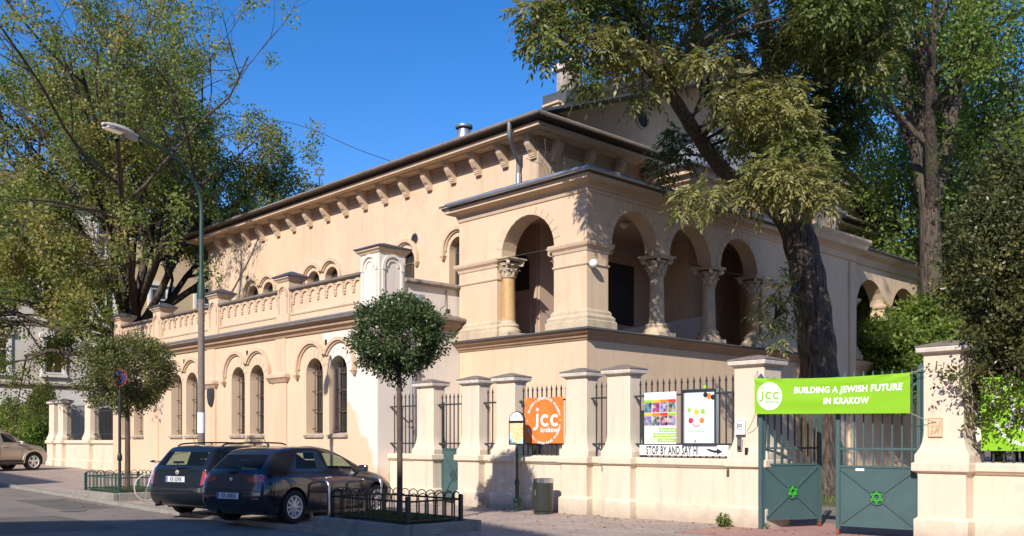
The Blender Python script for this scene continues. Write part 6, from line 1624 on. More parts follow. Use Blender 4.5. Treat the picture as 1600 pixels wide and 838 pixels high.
# --- bicycle behind the estate
def bicycle(x, y, rz):
    e = empty('bicycle', (x, y, gz(x)), 'white bicycle with pale tyres leaning behind the black estate car', 'bicycle', None, rz)
    fr = mat('bike_frame', (0.45, 0.50, 0.72), 0.35, 0.05, 4)
    pt = mat('pale_tyre', (0.50, 0.47, 0.40), 0.8, 0.1, 4)
    for xx in (0, 1.05):
        c = Vector((xx, 0, 0.34)); g = MB()
        g.tube([c + Vector((math.cos(2 * PI * k / 32), 0, math.sin(2 * PI * k / 32))) * 0.325 for k in range(33)], 0.018, 8, False); w_ = g.build('wheel', pt, e, smooth=50, local=True)
        g = MB()
        for k in range(14): g.tube([c, c + Vector((math.cos(2 * PI * k / 14), 0, math.sin(2 * PI * k / 14))) * 0.31], 0.002, 4)
        g.tube([c - Vector((0, .03, 0)), c + Vector((0, .03, 0))], 0.02, 8); g.build('spokes', M['steel'], w_, local=True, merge=False)
    bb, st, hd, rx, fx = Vector((0.43, 0, 0.30)), Vector((0.28, 0, 0.80)), Vector((0.88, 0, 0.82)), Vector((0, 0, 0.34)), Vector((1.05, 0, 0.34))
    g = MB()
    for a, b in ((bb, st), (bb, hd - Vector((0, 0, .12))), (st, hd), (bb, rx), (st, rx), (hd, fx), (st, st + Vector((-0.03, 0, 0.12))), (hd, hd + Vector((-0.03, 0, 0.14)))): g.tube([a, b], 0.016, 8)
    g.build('frame', fr, e, smooth=50, local=True, merge=False)
    g = MB(); g.obox(st + Vector((-0.05, 0, 0.15)), (0.13, 0, 0), (0, 0.06, 0), (0, 0, 0.03)); g.build('saddle', M['black'], e, bevel=0.02, local=True)
    g = MB(); p = hd + Vector((-0.03, 0, 0.14)); g.tube(catmull([p + Vector((-0.12, 0.28, 0.03)), p + Vector((0.03, 0.2, 0.02)), p, p + Vector((0.03, -0.2, 0.02)), p + Vector((-0.12, -0.28, 0.03))], 4), 0.012, 8); h_ = g.build('handlebar', M['black'], e, smooth=50, local=True)
    for q in (-1, 1): g = MB(); g.tube([p + Vector((-0.13, q * 0.285, 0.03)), p + Vector((-0.03, q * 0.25, 0.03))], 0.018, 8); g.build('grip', M['black'], h_, local=True)
    g = MB(); g.tube([bb - Vector((0, .06, 0)), bb + Vector((0, .06, 0))], 0.03, 10); g.tube([bb + Vector((0, .06, 0)), bb + Vector((0.1, .06, -0.13))], 0.01, 6); g.tube([bb + Vector((0, -.06, 0)), bb + Vector((-0.1, -.06, 0.13))], 0.01, 6); g.build('crank', M['steel'], e, local=True, merge=False)
    return e
# ================================================================== STREET FURNITURE
# lamp post: concrete lower pole, green steel upper pole curving over the road
lp = onD(314.5, 700, 21.3)
LX0, LY0 = lp.x, lp.y
HDX, HDY = 0.33, -0.944
lpost = empty('street_lamp', (LX0, LY0, gz(LX0)), 'tall street lamp with concrete pole, green curved arm and pale oval head', 'street lamp')
zg = 4.86
g = MB(); g.lathe([(0.086, gz(LX0) - 0.05), (0.068, zg)], (LX0, LY0, 0), 12); M['old_concrete'] = mat('old_concrete', (0.20, 0.165, 0.13), 0.95, 0.2, 12, 0.4, 60)
po_ = g.build('concrete_pole', M['old_concrete'], lpost, smooth=50)
ADIR = Vector((HDX, HDY, 0)); ACR = Vector((-HDY, HDX, 0)); AB = Vector((LX0, LY0, 0))
g = MB(); g.lathe([(0.085, zg - 0.12), (0.085, zg + 0.12), (0.062, zg + 0.3), (0.048, zg + 0.6), (0.048, zg + 0.65)], (LX0, LY0, 0), 12)
arm = [AB + ADIR * a_ + Vector((0, 0, z)) for a_, z in ((0, zg + 0.6), (0, 6.2), (0.03, 6.99), (0.33, 7.42), (0.83, 7.71), (1.36, 7.82), (1.85, 7.86))]
g.tube(catmull(arm, 5), [0.048 - 0.02 * i / 30 for i in range(31)], 10); g.build('green_arm', M['green_iron'], lpost, smooth=50, merge=False)
M['lamp_shell'] = mat('lamp_shell', (0.50, 0.44, 0.37), 0.5, 0.1, 4)
R_ = []
g = MB(); n = 14
for i in range(n + 1):
    t = i / n; cc = AB + ADIR * (1.80 + 0.84 * t) + Vector((0, 0, 7.86 + 0.02 * t))
    a = 0.14 * math.sin(PI * min(max(t, 0.06), 0.97)) ** 0.45; b = 0.10 * math.sin(PI * min(max(t, 0.06), 0.97)) ** 0.5
    R_.append(g.add([cc + ACR * (a * math.cos(2 * PI * k / 14)) + Vector((0, 0, b * math.sin(2 * PI * k / 14) * (1.0 if math.sin(2 * PI * k / 14) > 0 else 0.5))) for k in range(14)]))
for a, b in zip(R_, R_[1:]):
    for k in range(14): g.face((a + k, a + (k + 1) % 14, b + (k + 1) % 14, b + k))
g.face([R_[0] + k for k in range(14)]); g.face([R_[-1] + k for k in reversed(range(14))])
hd_ = g.build('lamp_head', M['lamp_shell'], lpost, smooth=50)
g = MB(); g.obox(AB + ADIR * 1.98 + Vector((0, 0, 7.81)), ACR * 0.065, ADIR * 0.17 + Vector((0, 0, 0.025)), (0, 0, 0.05)); g.build('ballast_housing', M['lamp_shell'], hd_, bevel=0.03)
g = MB(); g.obox(AB + ADIR * 2.36 + Vector((0, 0, 7.83)), ACR * 0.10, ADIR * 0.22, (0, 0, 0.022)); g.build('diffuser', M['tail_white'], hd_, bevel=0.015)
g = MB(); g.lathe([(0.086, 1.72), (0.085, 2.18)], (LX0, LY0, 0), 12); pp_ = g.build('paper_notice', M['white_matt'], lpost, smooth=50)
g = MB(); g.lathe([(0.0885, 1.28), (0.088, 1.36)], (LX0, LY0, 0), 12); g.build('pole_band', M['white'], lpost, smooth=50)
# no-stopping signs
M['sign_blue'] = mat('sign_blue', (0.012, 0.03, 0.20), 0.4, 0.04, 3)
M['sign_red'] = mat('sign_red', (0.24, 0.018, 0.018), 0.4, 0.04, 3)
def nostop(x, y, zc, r, rz, pole_m, label):
    e = empty('road_sign', (x, y, gz(x)), label, 'road sign', 'no stopping signs')
    fn = lambda u, v, d: (x + u * math.cos(rz) - d * math.sin(rz), y + u * math.sin(rz) + d * math.cos(rz), zc + v)
    g = MB(); n = 30
    g.prism([(r * math.cos(2 * PI * k / n), r * math.sin(2 * PI * k / n)) for k in range(n)], fn, -0.045, -0.035); b = g.build('sign_disc', M['sign_blue'], e)
    g = MB(); g.ring(fn, 0, 0, r * 0.80, r, -0.049, -0.046, 0, 2 * PI, 30)
    for a in (PI / 4, -PI / 4):
        c, s_ = math.cos(a), math.sin(a); L_, wd = r * 0.8, r * 0.085
        g.prism([(c * q * L_ - s_ * h * wd, s_ * q * L_ + c * h * wd) for q, h in ((-1, -1), (1, -1), (1, 1), (-1, 1))], fn, -0.050 - (0.001 if a > 0 else 0), -0.046)
    g.build('red_symbol', M['sign_red'], b, merge=False)
    g = MB(); g.lathe([(0.036, gz(x)), (0.036, zc + r * 0.9)], (x, y, 0), 12)
    p = g.build('post', pole_m, e, smooth=50)
    g = MB(); g.lathe([(0.045, gz(x) + 0.98), (0.06, gz(x) + 1.0), (0.06, gz(x) + 1.1), (0.042, gz(x) + 1.16)], (x, y, 0), 12)
    for z in (zc - r * 0.5, zc + r * 0.5): g.lathe([(0.045, z - 0.02), (0.045, z + 0.02)], (x, y, 0), 10)
    g.build('collar', pole_m, p, smooth=50, merge=False)
    return e
nostop(-24.05, 9.36, 3.13, 0.235, RZ - 0.1, M['black_iron'], 'round blue no stopping sign with red cross standing at the fenced tree planter')
q2 = onD(25, 648, 52); nostop(q2.x, q2.y, q2.z, 0.28, RZ - 0.95, M['black_iron'], 'small distant blue and red no stopping sign seen obliquely in front of the hedge')
# hoop stands
def hoop(x, y, label):
    g = MB(); h, w2 = 0.78, 0.24
    P_ = [(-w2, 0, -0.05), (-w2, 0, h - 0.09), (-w2 + 0.03, 0, h - 0.03), (-w2 + 0.09, 0, h), (w2 - 0.09, 0, h), (w2 - 0.03, 0, h - 0.03), (w2, 0, h - 0.09), (w2, 0, -0.05)]
    g.tube([(x + a * 0.98, y + a * 0.2 + b, c) for a, b, c in P_], 0.028, 12); o = g.build('hoop_stand', M['steel'], smooth=50, loc=(x, y, 0))
    tag(o, label, 'bicycle stand', 'steel hoops by the planter')
hoop(-15.75, 9.95, 'stainless steel hoop stand beside the rear wheel of the plum hatchback')
hoop(-16.0, 11.35, 'stainless steel hoop stand farther in, by the front wheel of the plum hatchback')
# planters with hooped iron fences
def planter(x0, x1, y0, y1, label, iron, tree_x):
    e = empty('tree_planter', ((x0 + x1) / 2, (y0 + y1) / 2, gz(x0)), label, 'planter', 'tree planters along the kerb')
    z0 = gz((x0 + x1) / 2) - 0.12; kh = 0.30; t = 0.14
    g = MB(); 
    def kerbrun(a, b, fix, along):
        n = max(1, int((b - a) / 0.95)); s_ = (b - a) / n
        for i in range(n):
            u0, u1 = a + s_ * i + 0.004, a + s_ * (i + 1) - 0.004
            if along == 'x': g.box(u0, u1, fix, fix + t, z0, z0 + kh)
            else: g.box(fix, fix + t, u0, u1, z0, z0 + kh)
    kerbrun(x0, x1, y0, 'x'); kerbrun(x0, x1, y1 - t, 'x'); kerbrun(y0 + t + 0.003, y1 - t - 0.003, x0, 'y'); kerbrun(y0 + t + 0.003, y1 - t - 0.003, x1 - t, 'y')
    g.build('kerb', M['kerb'], e, bevel=0.02, merge=False)
    nx, ny = 14, 12; g = MB(); rr = random.Random(int(x0 * 10)); gr = []
    for j in range(ny + 1): gr.append([g.add([(x0 + t + (x1 - x0 - 2 * t) * i / nx, y0 + t + (y1 - y0 - 2 * t) * j / ny, z0 + kh - 0.04 + (0.05 * math.sin(PI * i / nx) * math.sin(PI * j / ny)) + rr.uniform(-.012, .012))]) for i in range(nx + 1)])
    for j in range(ny):
        for i in range(nx): g.face((gr[j][i], gr[j][i + 1], gr[j + 1][i + 1], gr[j + 1][i]))
    g.build('soil', M['soil'], e, smooth=60)
    zs = z0 + kh - 0.03
    i0, i1, j0, j1 = x0 + 0.26, x1 - 0.26, y0 + 0.26, y1 - 0.26
    H_ = 0.52
    def panel(p, q, nh, label_=None):
        p, q = Vector((*p, 0)), Vector((*q, 0)); L_ = (q - p).length; d = (q - p) / L_
        g = MB()
        for z in (zs + 0.07, zs + H_ - 0.13): g.obox((p + q) / 2 + Vector((0, 0, z)), d * L_ / 2, Vector((-d.y, d.x, 0)) * 0.006, (0, 0, 0.016))
        o = g.build('rail', iron, fe, merge=False)
        st = L_ / nh
        for k in range(nh):
            g = MB(); a, b = p + d * st * (k + 0.02), p + d * st * (k + 0.98 + 0.30)
            if k == nh - 1: b = p + d * st * (k + 0.98)
            w2 = (b - a).length / 2; c = (a + b) / 2
            pts = [a + Vector((0, 0, zs + 0.02)), a + Vector((0, 0, zs + H_ - 0.18))] + [c - d * w2 * math.cos(PI * i / 10) + Vector((0, 0, zs + H_ - 0.16 + 0.16 * math.sin(PI * i / 10))) for i in range(1, 10)] + [b + Vector((0, 0, zs + H_ - 0.18)), b + Vector((0, 0, zs + H_ - 0.45))]
            g.tube(pts, 0.009, 6); g.build('hoop_bar', iron, o, smooth=60)
    fe = empty('planter_fence', ((x0 + x1) / 2, (y0 + y1) / 2, zs), label.split(' around')[0].replace('planter', 'planter') if False else None)
    return e, fe, (i0, i1, j0, j1, zs, H_, panel)
def fenced(x0, x1, y0, y1, plabel, flabel, iron):
    e, fe, (i0, i1, j0, j1, zs, H_, panel) = planter(x0, x1, y0, y1, plabel, iron, 0)
    tag(fe, flabel, 'fence', 'hooped iron planter fences')
    n = 9
    panel((i0, j0), (i1, j0), n); panel((i1, j0), (i1, j1), 6); panel((i0, j1), (i1, j1), n); panel((i0, j0), (i0, j1), 6)
    for x, y in ((i0, j0), (i1, j0), (i1, j1), (i0, j1)):
        g = MB(); g.box(x - 0.03, x + 0.03, y - 0.03, y + 0.03, zs - 0.05, zs + H_ - 0.06); g.frust(x, y, zs + H_ - 0.06, zs + H_ - 0.04, 0.034, 0.034, 0.01, 0.01); g.build('corner_post', iron, fe, merge=False)
    return zs
Z2 = fenced(-14.95, -12.2, 9.28, 10.95, 'raised kerb planter with shaded grass around the round clipped tree', 'black hooped iron fence around the planter of the round clipped tree', M['black_iron'])
Z1 = fenced(-26.3, -23.5, 8.98, 10.9, 'raised kerb planter with sunlit weeds at the no stopping sign', 'green hooped iron fence around the planter at the no stopping sign', M['green_iron'])
bicycle(-23.22, 10.75, math.radians(-88))
# ================================================================== TREES
def leaf_mesh(name, C, D, Nn, Ls, Ws, tone, m_, parent=None, fold=0.12):
    """leaves as folded diamonds: C base, D axis, Nn normal (all (n,3)), Ls length, Ws half width, tone 0..1"""
    n = len(C)
    D = D / np.linalg.norm(D, axis=1, keepdims=True)
    Sd = np.cross(D, Nn); Sd /= np.maximum(np.linalg.norm(Sd, axis=1, keepdims=True), 1e-6)
    Nn = np.cross(Sd, D)
    L_ = Ls[:, None]; W_ = Ws[:, None]
    mid = C + D * L_ * 0.45 - Nn * L_ * fold * 0.3
    v = np.empty((n, 4, 3)); v[:, 0] = C; v[:, 1] = mid + Sd * W_ + Nn * W_ * fold; v[:, 2] = C + D * L_ - Nn * L_ * fold; v[:, 3] = mid - Sd * W_ + Nn * W_ * fold
    me = bpy.data.meshes.new(name)
    me.vertices.add(n * 4); me.vertices.foreach_set('co', v.reshape(-1).astype(np.float32))
    me.loops.add(n * 4); me.loops.foreach_set('vertex_index', np.arange(n * 4, dtype=np.int32))
    me.polygons.add(n); me.polygons.foreach_set('loop_start', np.arange(0, n * 4, 4, dtype=np.int32)); me.polygons.foreach_set('loop_total', np.full(n, 4, dtype=np.int32))
    at = me.attributes.new('tone', 'FLOAT', 'FACE'); at.data.foreach_set('value', np.clip(tone, 0, 1).astype(np.float32))
    me.materials.append(m_); me.update(); me.validate()
    o = bpy.data.objects.new(name, me); COL.objects.link(o)
    if parent is not None:
        o.parent = parent; o.matrix_parent_inverse = wm(parent).inverted()
    return o
def rnd_dirs(rg, n, up=0.0):
    d = rg.normal(size=(n, 3)); d[:, 2] += up
    return d / np.linalg.norm(d, axis=1, keepdims=True)
def compound(rg, base, axis, length, nl, llen, lwid, tone, droop=0.35):
    """pinnate leaves: base (n,3), axis (n,3) -> leaflets in pairs along a drooping stalk"""
    n = len(base); axis = axis / np.linalg.norm(axis, axis=1, keepdims=True)
    side = np.cross(axis, np.array([0, 0, 1.0])) + rg.normal(scale=0.25, size=(n, 3)); side /= np.maximum(np.linalg.norm(side, axis=1, keepdims=True), 1e-6)
    nrm = np.cross(side, axis)
    Cs, Ds, Ns, Ls, Ws, Ts = [], [], [], [], [], []
    ln = length * rg.uniform(0.7, 1.2, size=n)
    for k in range(nl + 1):
        t = (k + 0.8) / (nl + 0.8)
        p = base + axis * (ln * t)[:, None] + np.array([0, 0, -1.0]) * (droop * ln * t * t)[:, None]
        for sg in ((-1, 1) if k < nl else (0,)):
            d = side * sg * 0.9 + axis * (0.55 if sg else 1.0) + np.array([0, 0, -0.25 - droop * t * 0.6]) + rg.normal(scale=0.14, size=(n, 3))
            Cs.append(p); Ds.append(d); Ns.append(nrm + rg.normal(scale=0.3, size=(n, 3))); s_ = rg.uniform(0.75, 1.15, size=n)
            Ls.append(llen * s_); Ws.append(lwid * s_); Ts.append(tone + rg.normal(scale=0.07, size=n))
    return [np.concatenate(q) for q in (Cs, Ds, Ns, Ls, Ws, Ts)]
def wander(rr, p, d, L_, segs, jit, up):
    pts = [p.copy()]; d = d.normalized(); s_ = L_ / segs
    for i in range(segs):
        d = (d + Vector((rr.gauss(0, jit), rr.gauss(0, jit), rr.gauss(0, jit) + up))).normalized()
        p = p + d * s_; pts.append(p.copy())
    return pts, d
def grow(rr, mb, p, d, L_, r, lvl, tips, spec):
    segs = spec['segs'][lvl]
    pts, dd = wander(rr, p, d, L_, segs, spec['jit'][lvl], spec['up'][lvl])
    rad = [r * (1 - 0.62 * i / segs) for i in range(segs + 1)]
    mb.tube(pts, rad, 7 if r > 0.06 else 4, False)
    if lvl + 1 >= len(spec['n']):
        tips.append(pts[-1]); tips.append(pts[len(pts) // 2 + 1]); return
    for k in range(spec['n'][lvl + 1]):
        t = 0.30 + 0.70 * (k + rr.uniform(0.2, 0.9)) / spec['n'][lvl + 1]; t = min(t, 0.999)
        f = t * segs; i = int(f); q = pts[i].lerp(pts[i + 1], f - i)
        tan = (pts[i + 1] - pts[i]).normalized()
        rv = Vector((rr.gauss(0, 1), rr.gauss(0, 1), rr.gauss(0, 1))); rv = (rv - tan * rv.dot(tan)).normalized()
        nd = (tan * spec['fwd'] + rv * spec['out'] + Vector((0, 0, spec['up2']))).normalized()
        grow(rr, mb, q, nd, L_ * spec['len'] * rr.uniform(0.7, 1.15), max(r * 0.55 * (1 - 0.45 * t), 0.006), lvl + 1, tips, spec)
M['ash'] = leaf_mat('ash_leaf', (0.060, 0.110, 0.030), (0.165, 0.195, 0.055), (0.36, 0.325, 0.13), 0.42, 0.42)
M['ash_far'] = leaf_mat('street_tree_leaf', (0.085, 0.150, 0.038), (0.205, 0.245, 0.060), (0.37, 0.29, 0.09), 0.45, 0.5)
M['maple'] = leaf_mat('bright_leaf', (0.100, 0.170, 0.038), (0.200, 0.275, 0.055), (0.34, 0.38, 0.09), 0.5, 0.45)
M['privet'] = leaf_mat('clipped_leaf', (0.042, 0.075, 0.026), (0.082, 0.125, 0.040), (0.17, 0.19, 0.07), 0.22, 0.35)
M['olive'] = leaf_mat('olive_leaf', (0.080, 0.100, 0.028), (0.140, 0.155, 0.045), (0.23, 0.205, 0.075), 0.25, 0.4)
M['shrub'] = leaf_mat('shrub_leaf', (0.035, 0.048, 0.016), (0.105, 0.112, 0.034), (0.26, 0.225, 0.075), 0.25, 0.35)

# ---- the great ash behind the gate: trunk and limbs led along the photo's limbs
def big_ash():
    rr = random.Random(11); rg = np.random.default_rng(11)
    b0 = onD(1283, 776, 26.4)
    e = empty('ash_tree', (b0.x, b0.y, 0), 'huge old ash with a leaning dark trunk behind the green gate', 'tree')
    tk = MB()
    def limb(pts, r0, r1, n=12):
        P_ = catmull(pts, 6); k = len(P_)
        tk.tube(P_, [(r0 + (r1 - r0) * i / (k - 1)) * (1 + 0.05 * math.sin(i * 1.7)) for i in range(k)], n, False); return P_
    D0 = 26.4
    def o(px, py, d=0.0):
        if px < 1190 and py < 345: d -= 3.6 * min(1.0, (1190 - px) / 150)      # the left limb reaches out over the street
        return onD(px, py, D0 + d)
    tr = [o(1285, 790, 0), o(1283, 740), o(1281, 650), o(1278, 560), o(1268, 470), o(1253, 390), o(1232, 325, -0.2), o(1214, 268, -0.4)]
    T = limb(tr, 0.60, 0.40, 16)
    tk.tube([(b0.x, b0.y, -0.1), (b0.x, b0.y, 0.25), (b0.x, b0.y, 0.9)], [1.0, 0.74, 0.56], 16, False)
    limbs = []
    limbs.append(limb([o(1246, 372), o(1205, 320, -0.3), o(1168, 292, -0.7), o(1132, 268, -1.0), o(1096, 222, -1.4), o(1062, 168, -1.7), o(1040, 128, -1.9), o(1048, 95, -2.0)], 0.26, 0.10))
    limbs.append(limb([o(1040, 132, -1.9), o(1012, 62, -2.3), o(984, 10, -2.6), o(960, -50, -3.0)], 0.17, 0.08, 9))
    limbs.append(limb([o(1222, 292, -0.3), o(1168, 205, 0.4), o(1118, 160, 0.7), o(1092, 110, 1.0), o(1086, 40, 1.2), o(1080, -60, 1.3)], 0.25, 0.12))
    limbs.append(limb([o(1216, 275, -0.4), o(1212, 190, -0.2), o(1206, 100, 0.0), o(1192, 30, 0.2), o(1176, -60, 0.4)], 0.33, 0.20))
    limbs.append(limb([o(1206, 100), o(1240, 40, -0.6), o(1290, -40, -1.0)], 0.20, 0.10, 9))
    limbs.append(limb([o(1216, 275, -0.4), o(1262, 190, -1.0), o(1310, 110, -1.6), o(1345, 20, -2.2)], 0.26, 0.12))
    limbs.append(limb([o(1050, 150, -1.8), o(985, 90, -2.6), o(920, 60, -3.2), o(850, 40, -3.6)], 0.09, 0.03, 6))
    limbs.append(limb([o(1170, 300, -0.7), o(1130, 330, -1.6), o(1085, 325, -2.2), o(1060, 320, -2.4)], 0.08, 0.02, 6))
    limbs.append(limb([o(1262, 430), o(1230, 470, -1.0), o(1210, 500, -1.3), o(1206, 530, -1.4)], 0.06, 0.015, 6))
    # leaf masses: (px, py, spread px x, y, depth, sprays, sunlit look put into the leaf colour)
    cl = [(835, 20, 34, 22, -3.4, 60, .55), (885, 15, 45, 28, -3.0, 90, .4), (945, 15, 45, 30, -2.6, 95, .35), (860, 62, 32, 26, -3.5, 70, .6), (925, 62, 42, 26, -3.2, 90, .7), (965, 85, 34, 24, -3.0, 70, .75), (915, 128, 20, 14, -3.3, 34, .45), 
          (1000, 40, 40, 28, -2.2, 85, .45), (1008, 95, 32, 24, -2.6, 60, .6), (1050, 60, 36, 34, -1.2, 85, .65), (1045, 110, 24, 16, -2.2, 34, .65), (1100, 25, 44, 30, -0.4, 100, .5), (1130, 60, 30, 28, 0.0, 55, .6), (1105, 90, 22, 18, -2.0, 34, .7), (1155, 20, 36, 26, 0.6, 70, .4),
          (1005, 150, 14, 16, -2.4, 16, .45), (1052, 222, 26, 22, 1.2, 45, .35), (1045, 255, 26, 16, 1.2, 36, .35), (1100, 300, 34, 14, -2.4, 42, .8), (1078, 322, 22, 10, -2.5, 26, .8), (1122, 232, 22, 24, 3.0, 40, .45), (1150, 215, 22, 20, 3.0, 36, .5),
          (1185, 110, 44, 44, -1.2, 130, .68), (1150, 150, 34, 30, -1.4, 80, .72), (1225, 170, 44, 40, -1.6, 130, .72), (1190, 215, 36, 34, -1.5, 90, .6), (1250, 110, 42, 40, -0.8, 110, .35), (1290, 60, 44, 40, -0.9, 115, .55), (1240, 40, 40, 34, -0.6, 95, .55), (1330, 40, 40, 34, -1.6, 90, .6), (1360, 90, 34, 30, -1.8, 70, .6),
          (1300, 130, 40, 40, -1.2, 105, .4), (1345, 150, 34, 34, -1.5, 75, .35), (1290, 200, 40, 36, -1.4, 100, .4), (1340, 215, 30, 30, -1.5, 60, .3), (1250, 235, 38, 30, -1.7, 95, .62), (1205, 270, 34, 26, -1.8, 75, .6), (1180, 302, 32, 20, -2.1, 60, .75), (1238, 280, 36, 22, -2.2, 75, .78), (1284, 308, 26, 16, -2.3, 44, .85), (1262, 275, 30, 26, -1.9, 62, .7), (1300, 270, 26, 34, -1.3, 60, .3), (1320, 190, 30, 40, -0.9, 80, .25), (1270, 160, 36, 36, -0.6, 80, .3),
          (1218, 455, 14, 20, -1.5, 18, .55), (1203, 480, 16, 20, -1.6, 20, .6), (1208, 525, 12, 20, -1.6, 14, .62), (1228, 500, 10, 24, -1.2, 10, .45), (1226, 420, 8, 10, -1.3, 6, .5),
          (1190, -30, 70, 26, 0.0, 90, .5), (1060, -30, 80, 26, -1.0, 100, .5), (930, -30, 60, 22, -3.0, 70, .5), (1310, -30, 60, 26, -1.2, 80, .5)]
    allp = [p for L_ in limbs for p in L_]
    acc = []
    # the part of the crown that lies above the picture, and shades the porch
    cl += [(1010, -95, 70, 40, -2.0, 120, .5), (1110, -90, 70, 40, -3.6, 130, .5), (1200, -95, 80, 40, -4.0, 140, .5), (1290, -90, 70, 40, -3.0, 120, .5), (1150, -190, 120, 60, -4.5, 170, .5), (1260, -200, 110, 60, -2.0, 150, .5), (1275, 40, 44, 34, -3.6, 120, .5), (1325, 70, 40, 34, -3.4, 110, .5), (1300, 10, 50, 30, -4.6, 120, .5), (1350, -40, 60, 36, -4.4, 120, .5), (1400, 20, 34, 30, -3.6, 70, .5), (1290, 0, 40, 30, -1.7, 110, .5), (1330, 10, 40, 30, -1.7, 110, .5), (1310, 50, 36, 28, -1.9, 100, .5), (1268, -30, 44, 28, -1.5, 100, .5), (1345, 60, 34, 28, -1.9, 80, .5)]
    for px, py, sx, sy, dd, ns, sun in cl:
        if sun >= 0.55 and px > 1090 and py < 345: dd -= 2.6
        elif px > 1090 and py < 345: dd -= 0.8
        if px > 1190 and py < 345: dd -= 1.0
        c = o(px, py, dd)
        near = sorted(allp, key=lambda q: (q - c).length + max(0, q.z - c.z) * 0.3)[0]
        if (near - c).length > 0.25:
            m1 = (near + c) / 2 + Vector((rr.gauss(0, .12), rr.gauss(0, .12), 0.18)); tw = catmull([near, m1, c], 4); k = len(tw); tk.tube(tw, [0.045 - 0.035 * i / (k - 1) for i in range(k)], 5, False)
        ns = int(ns * 1.45)
        off = rg.normal(size=(ns, 3)); off /= np.maximum(np.linalg.norm(off, axis=1, keepdims=True), 1e-6); off *= rg.uniform(0.15, 1.0, size=(ns, 1)) ** 0.5
        sc_ = (c - Vector((0, 0, CAMZ))).dot(Vector((-SN, CS, 0))) / F
        rx = np.array([CS, SN, 0.0]); fw = np.array([-SN, CS, 0.0])
        base = np.array(c) + off[:, :1] * sx * 1.15 * sc_ * rx + off[:, 1:2] * (sx + sy) * 0.55 * sc_ * fw + off[:, 2:3] * sy * 1.15 * sc_ * np.array([0, 0, 1.0])
        ax_ = off[:, :1] * rx + off[:, 1:2] * fw + off[:, 2:3] * np.array([0, 0, 0.5]) + rg.normal(scale=0.5, size=(ns, 3)); ax_[:, 2] -= 0.15
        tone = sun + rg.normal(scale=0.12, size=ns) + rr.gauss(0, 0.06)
        acc.append(compound(rg, base, ax_, 0.34, 4, 0.165, 0.028, tone, 0.5))
        for q in range(max(3, ns // 9)):
            i = rg.integers(ns); bpt = Vector(base[i]); tk.tube([c, (c + bpt) / 2 + Vector((0, 0, 0.04)), bpt], [0.012, 0.008, 0.004], 3, False)
    # high boughs over the street side; they stand above the picture and shade the porch
    for k in range(34):
        for _t in range(40):
            v = Vector((rr.gauss(0, .5), rr.gauss(0, .5), rr.gauss(0, .5))); c = Vector((-11.2 + v.x * 3.2, 16.2 + v.y * 4.2, 13.6 + v.z * 2.2))
            zf_ = -SN * c.x + CS * c.y; py = HY - (c.z - CAMZ) * F / zf_
            if py < -25 and v.length < 1.3: break
        near = min(allp, key=lambda q: (q - c).length); tw = catmull([near, (near + c) / 2 + Vector((0, 0, 0.5)), c], 4); tk.tube(tw, [0.06 - 0.045 * i / 8 for i in range(9)], 5, False); allp.append(c)
        ns = 70; off = rnd_dirs(rg, ns) * rg.uniform(0.2, 1.0, size=(ns, 1)) ** 0.5
        acc.append(compound(rg, np.array(c) + off * np.array([0.95, 0.95, 0.6]), off + rg.normal(scale=0.4, size=(ns, 3)), 0.34, 4, 0.165, 0.028, 0.5 + rg.normal(scale=0.12, size=ns), 0.5))
    trunk = tk.build('trunk', M['bark'], e, smooth=60, merge=False)
    A = [np.concatenate(q) for q in zip(*acc)]
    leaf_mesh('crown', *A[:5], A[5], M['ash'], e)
    # pale pruning scar
    return len(A[0])
big_ash()

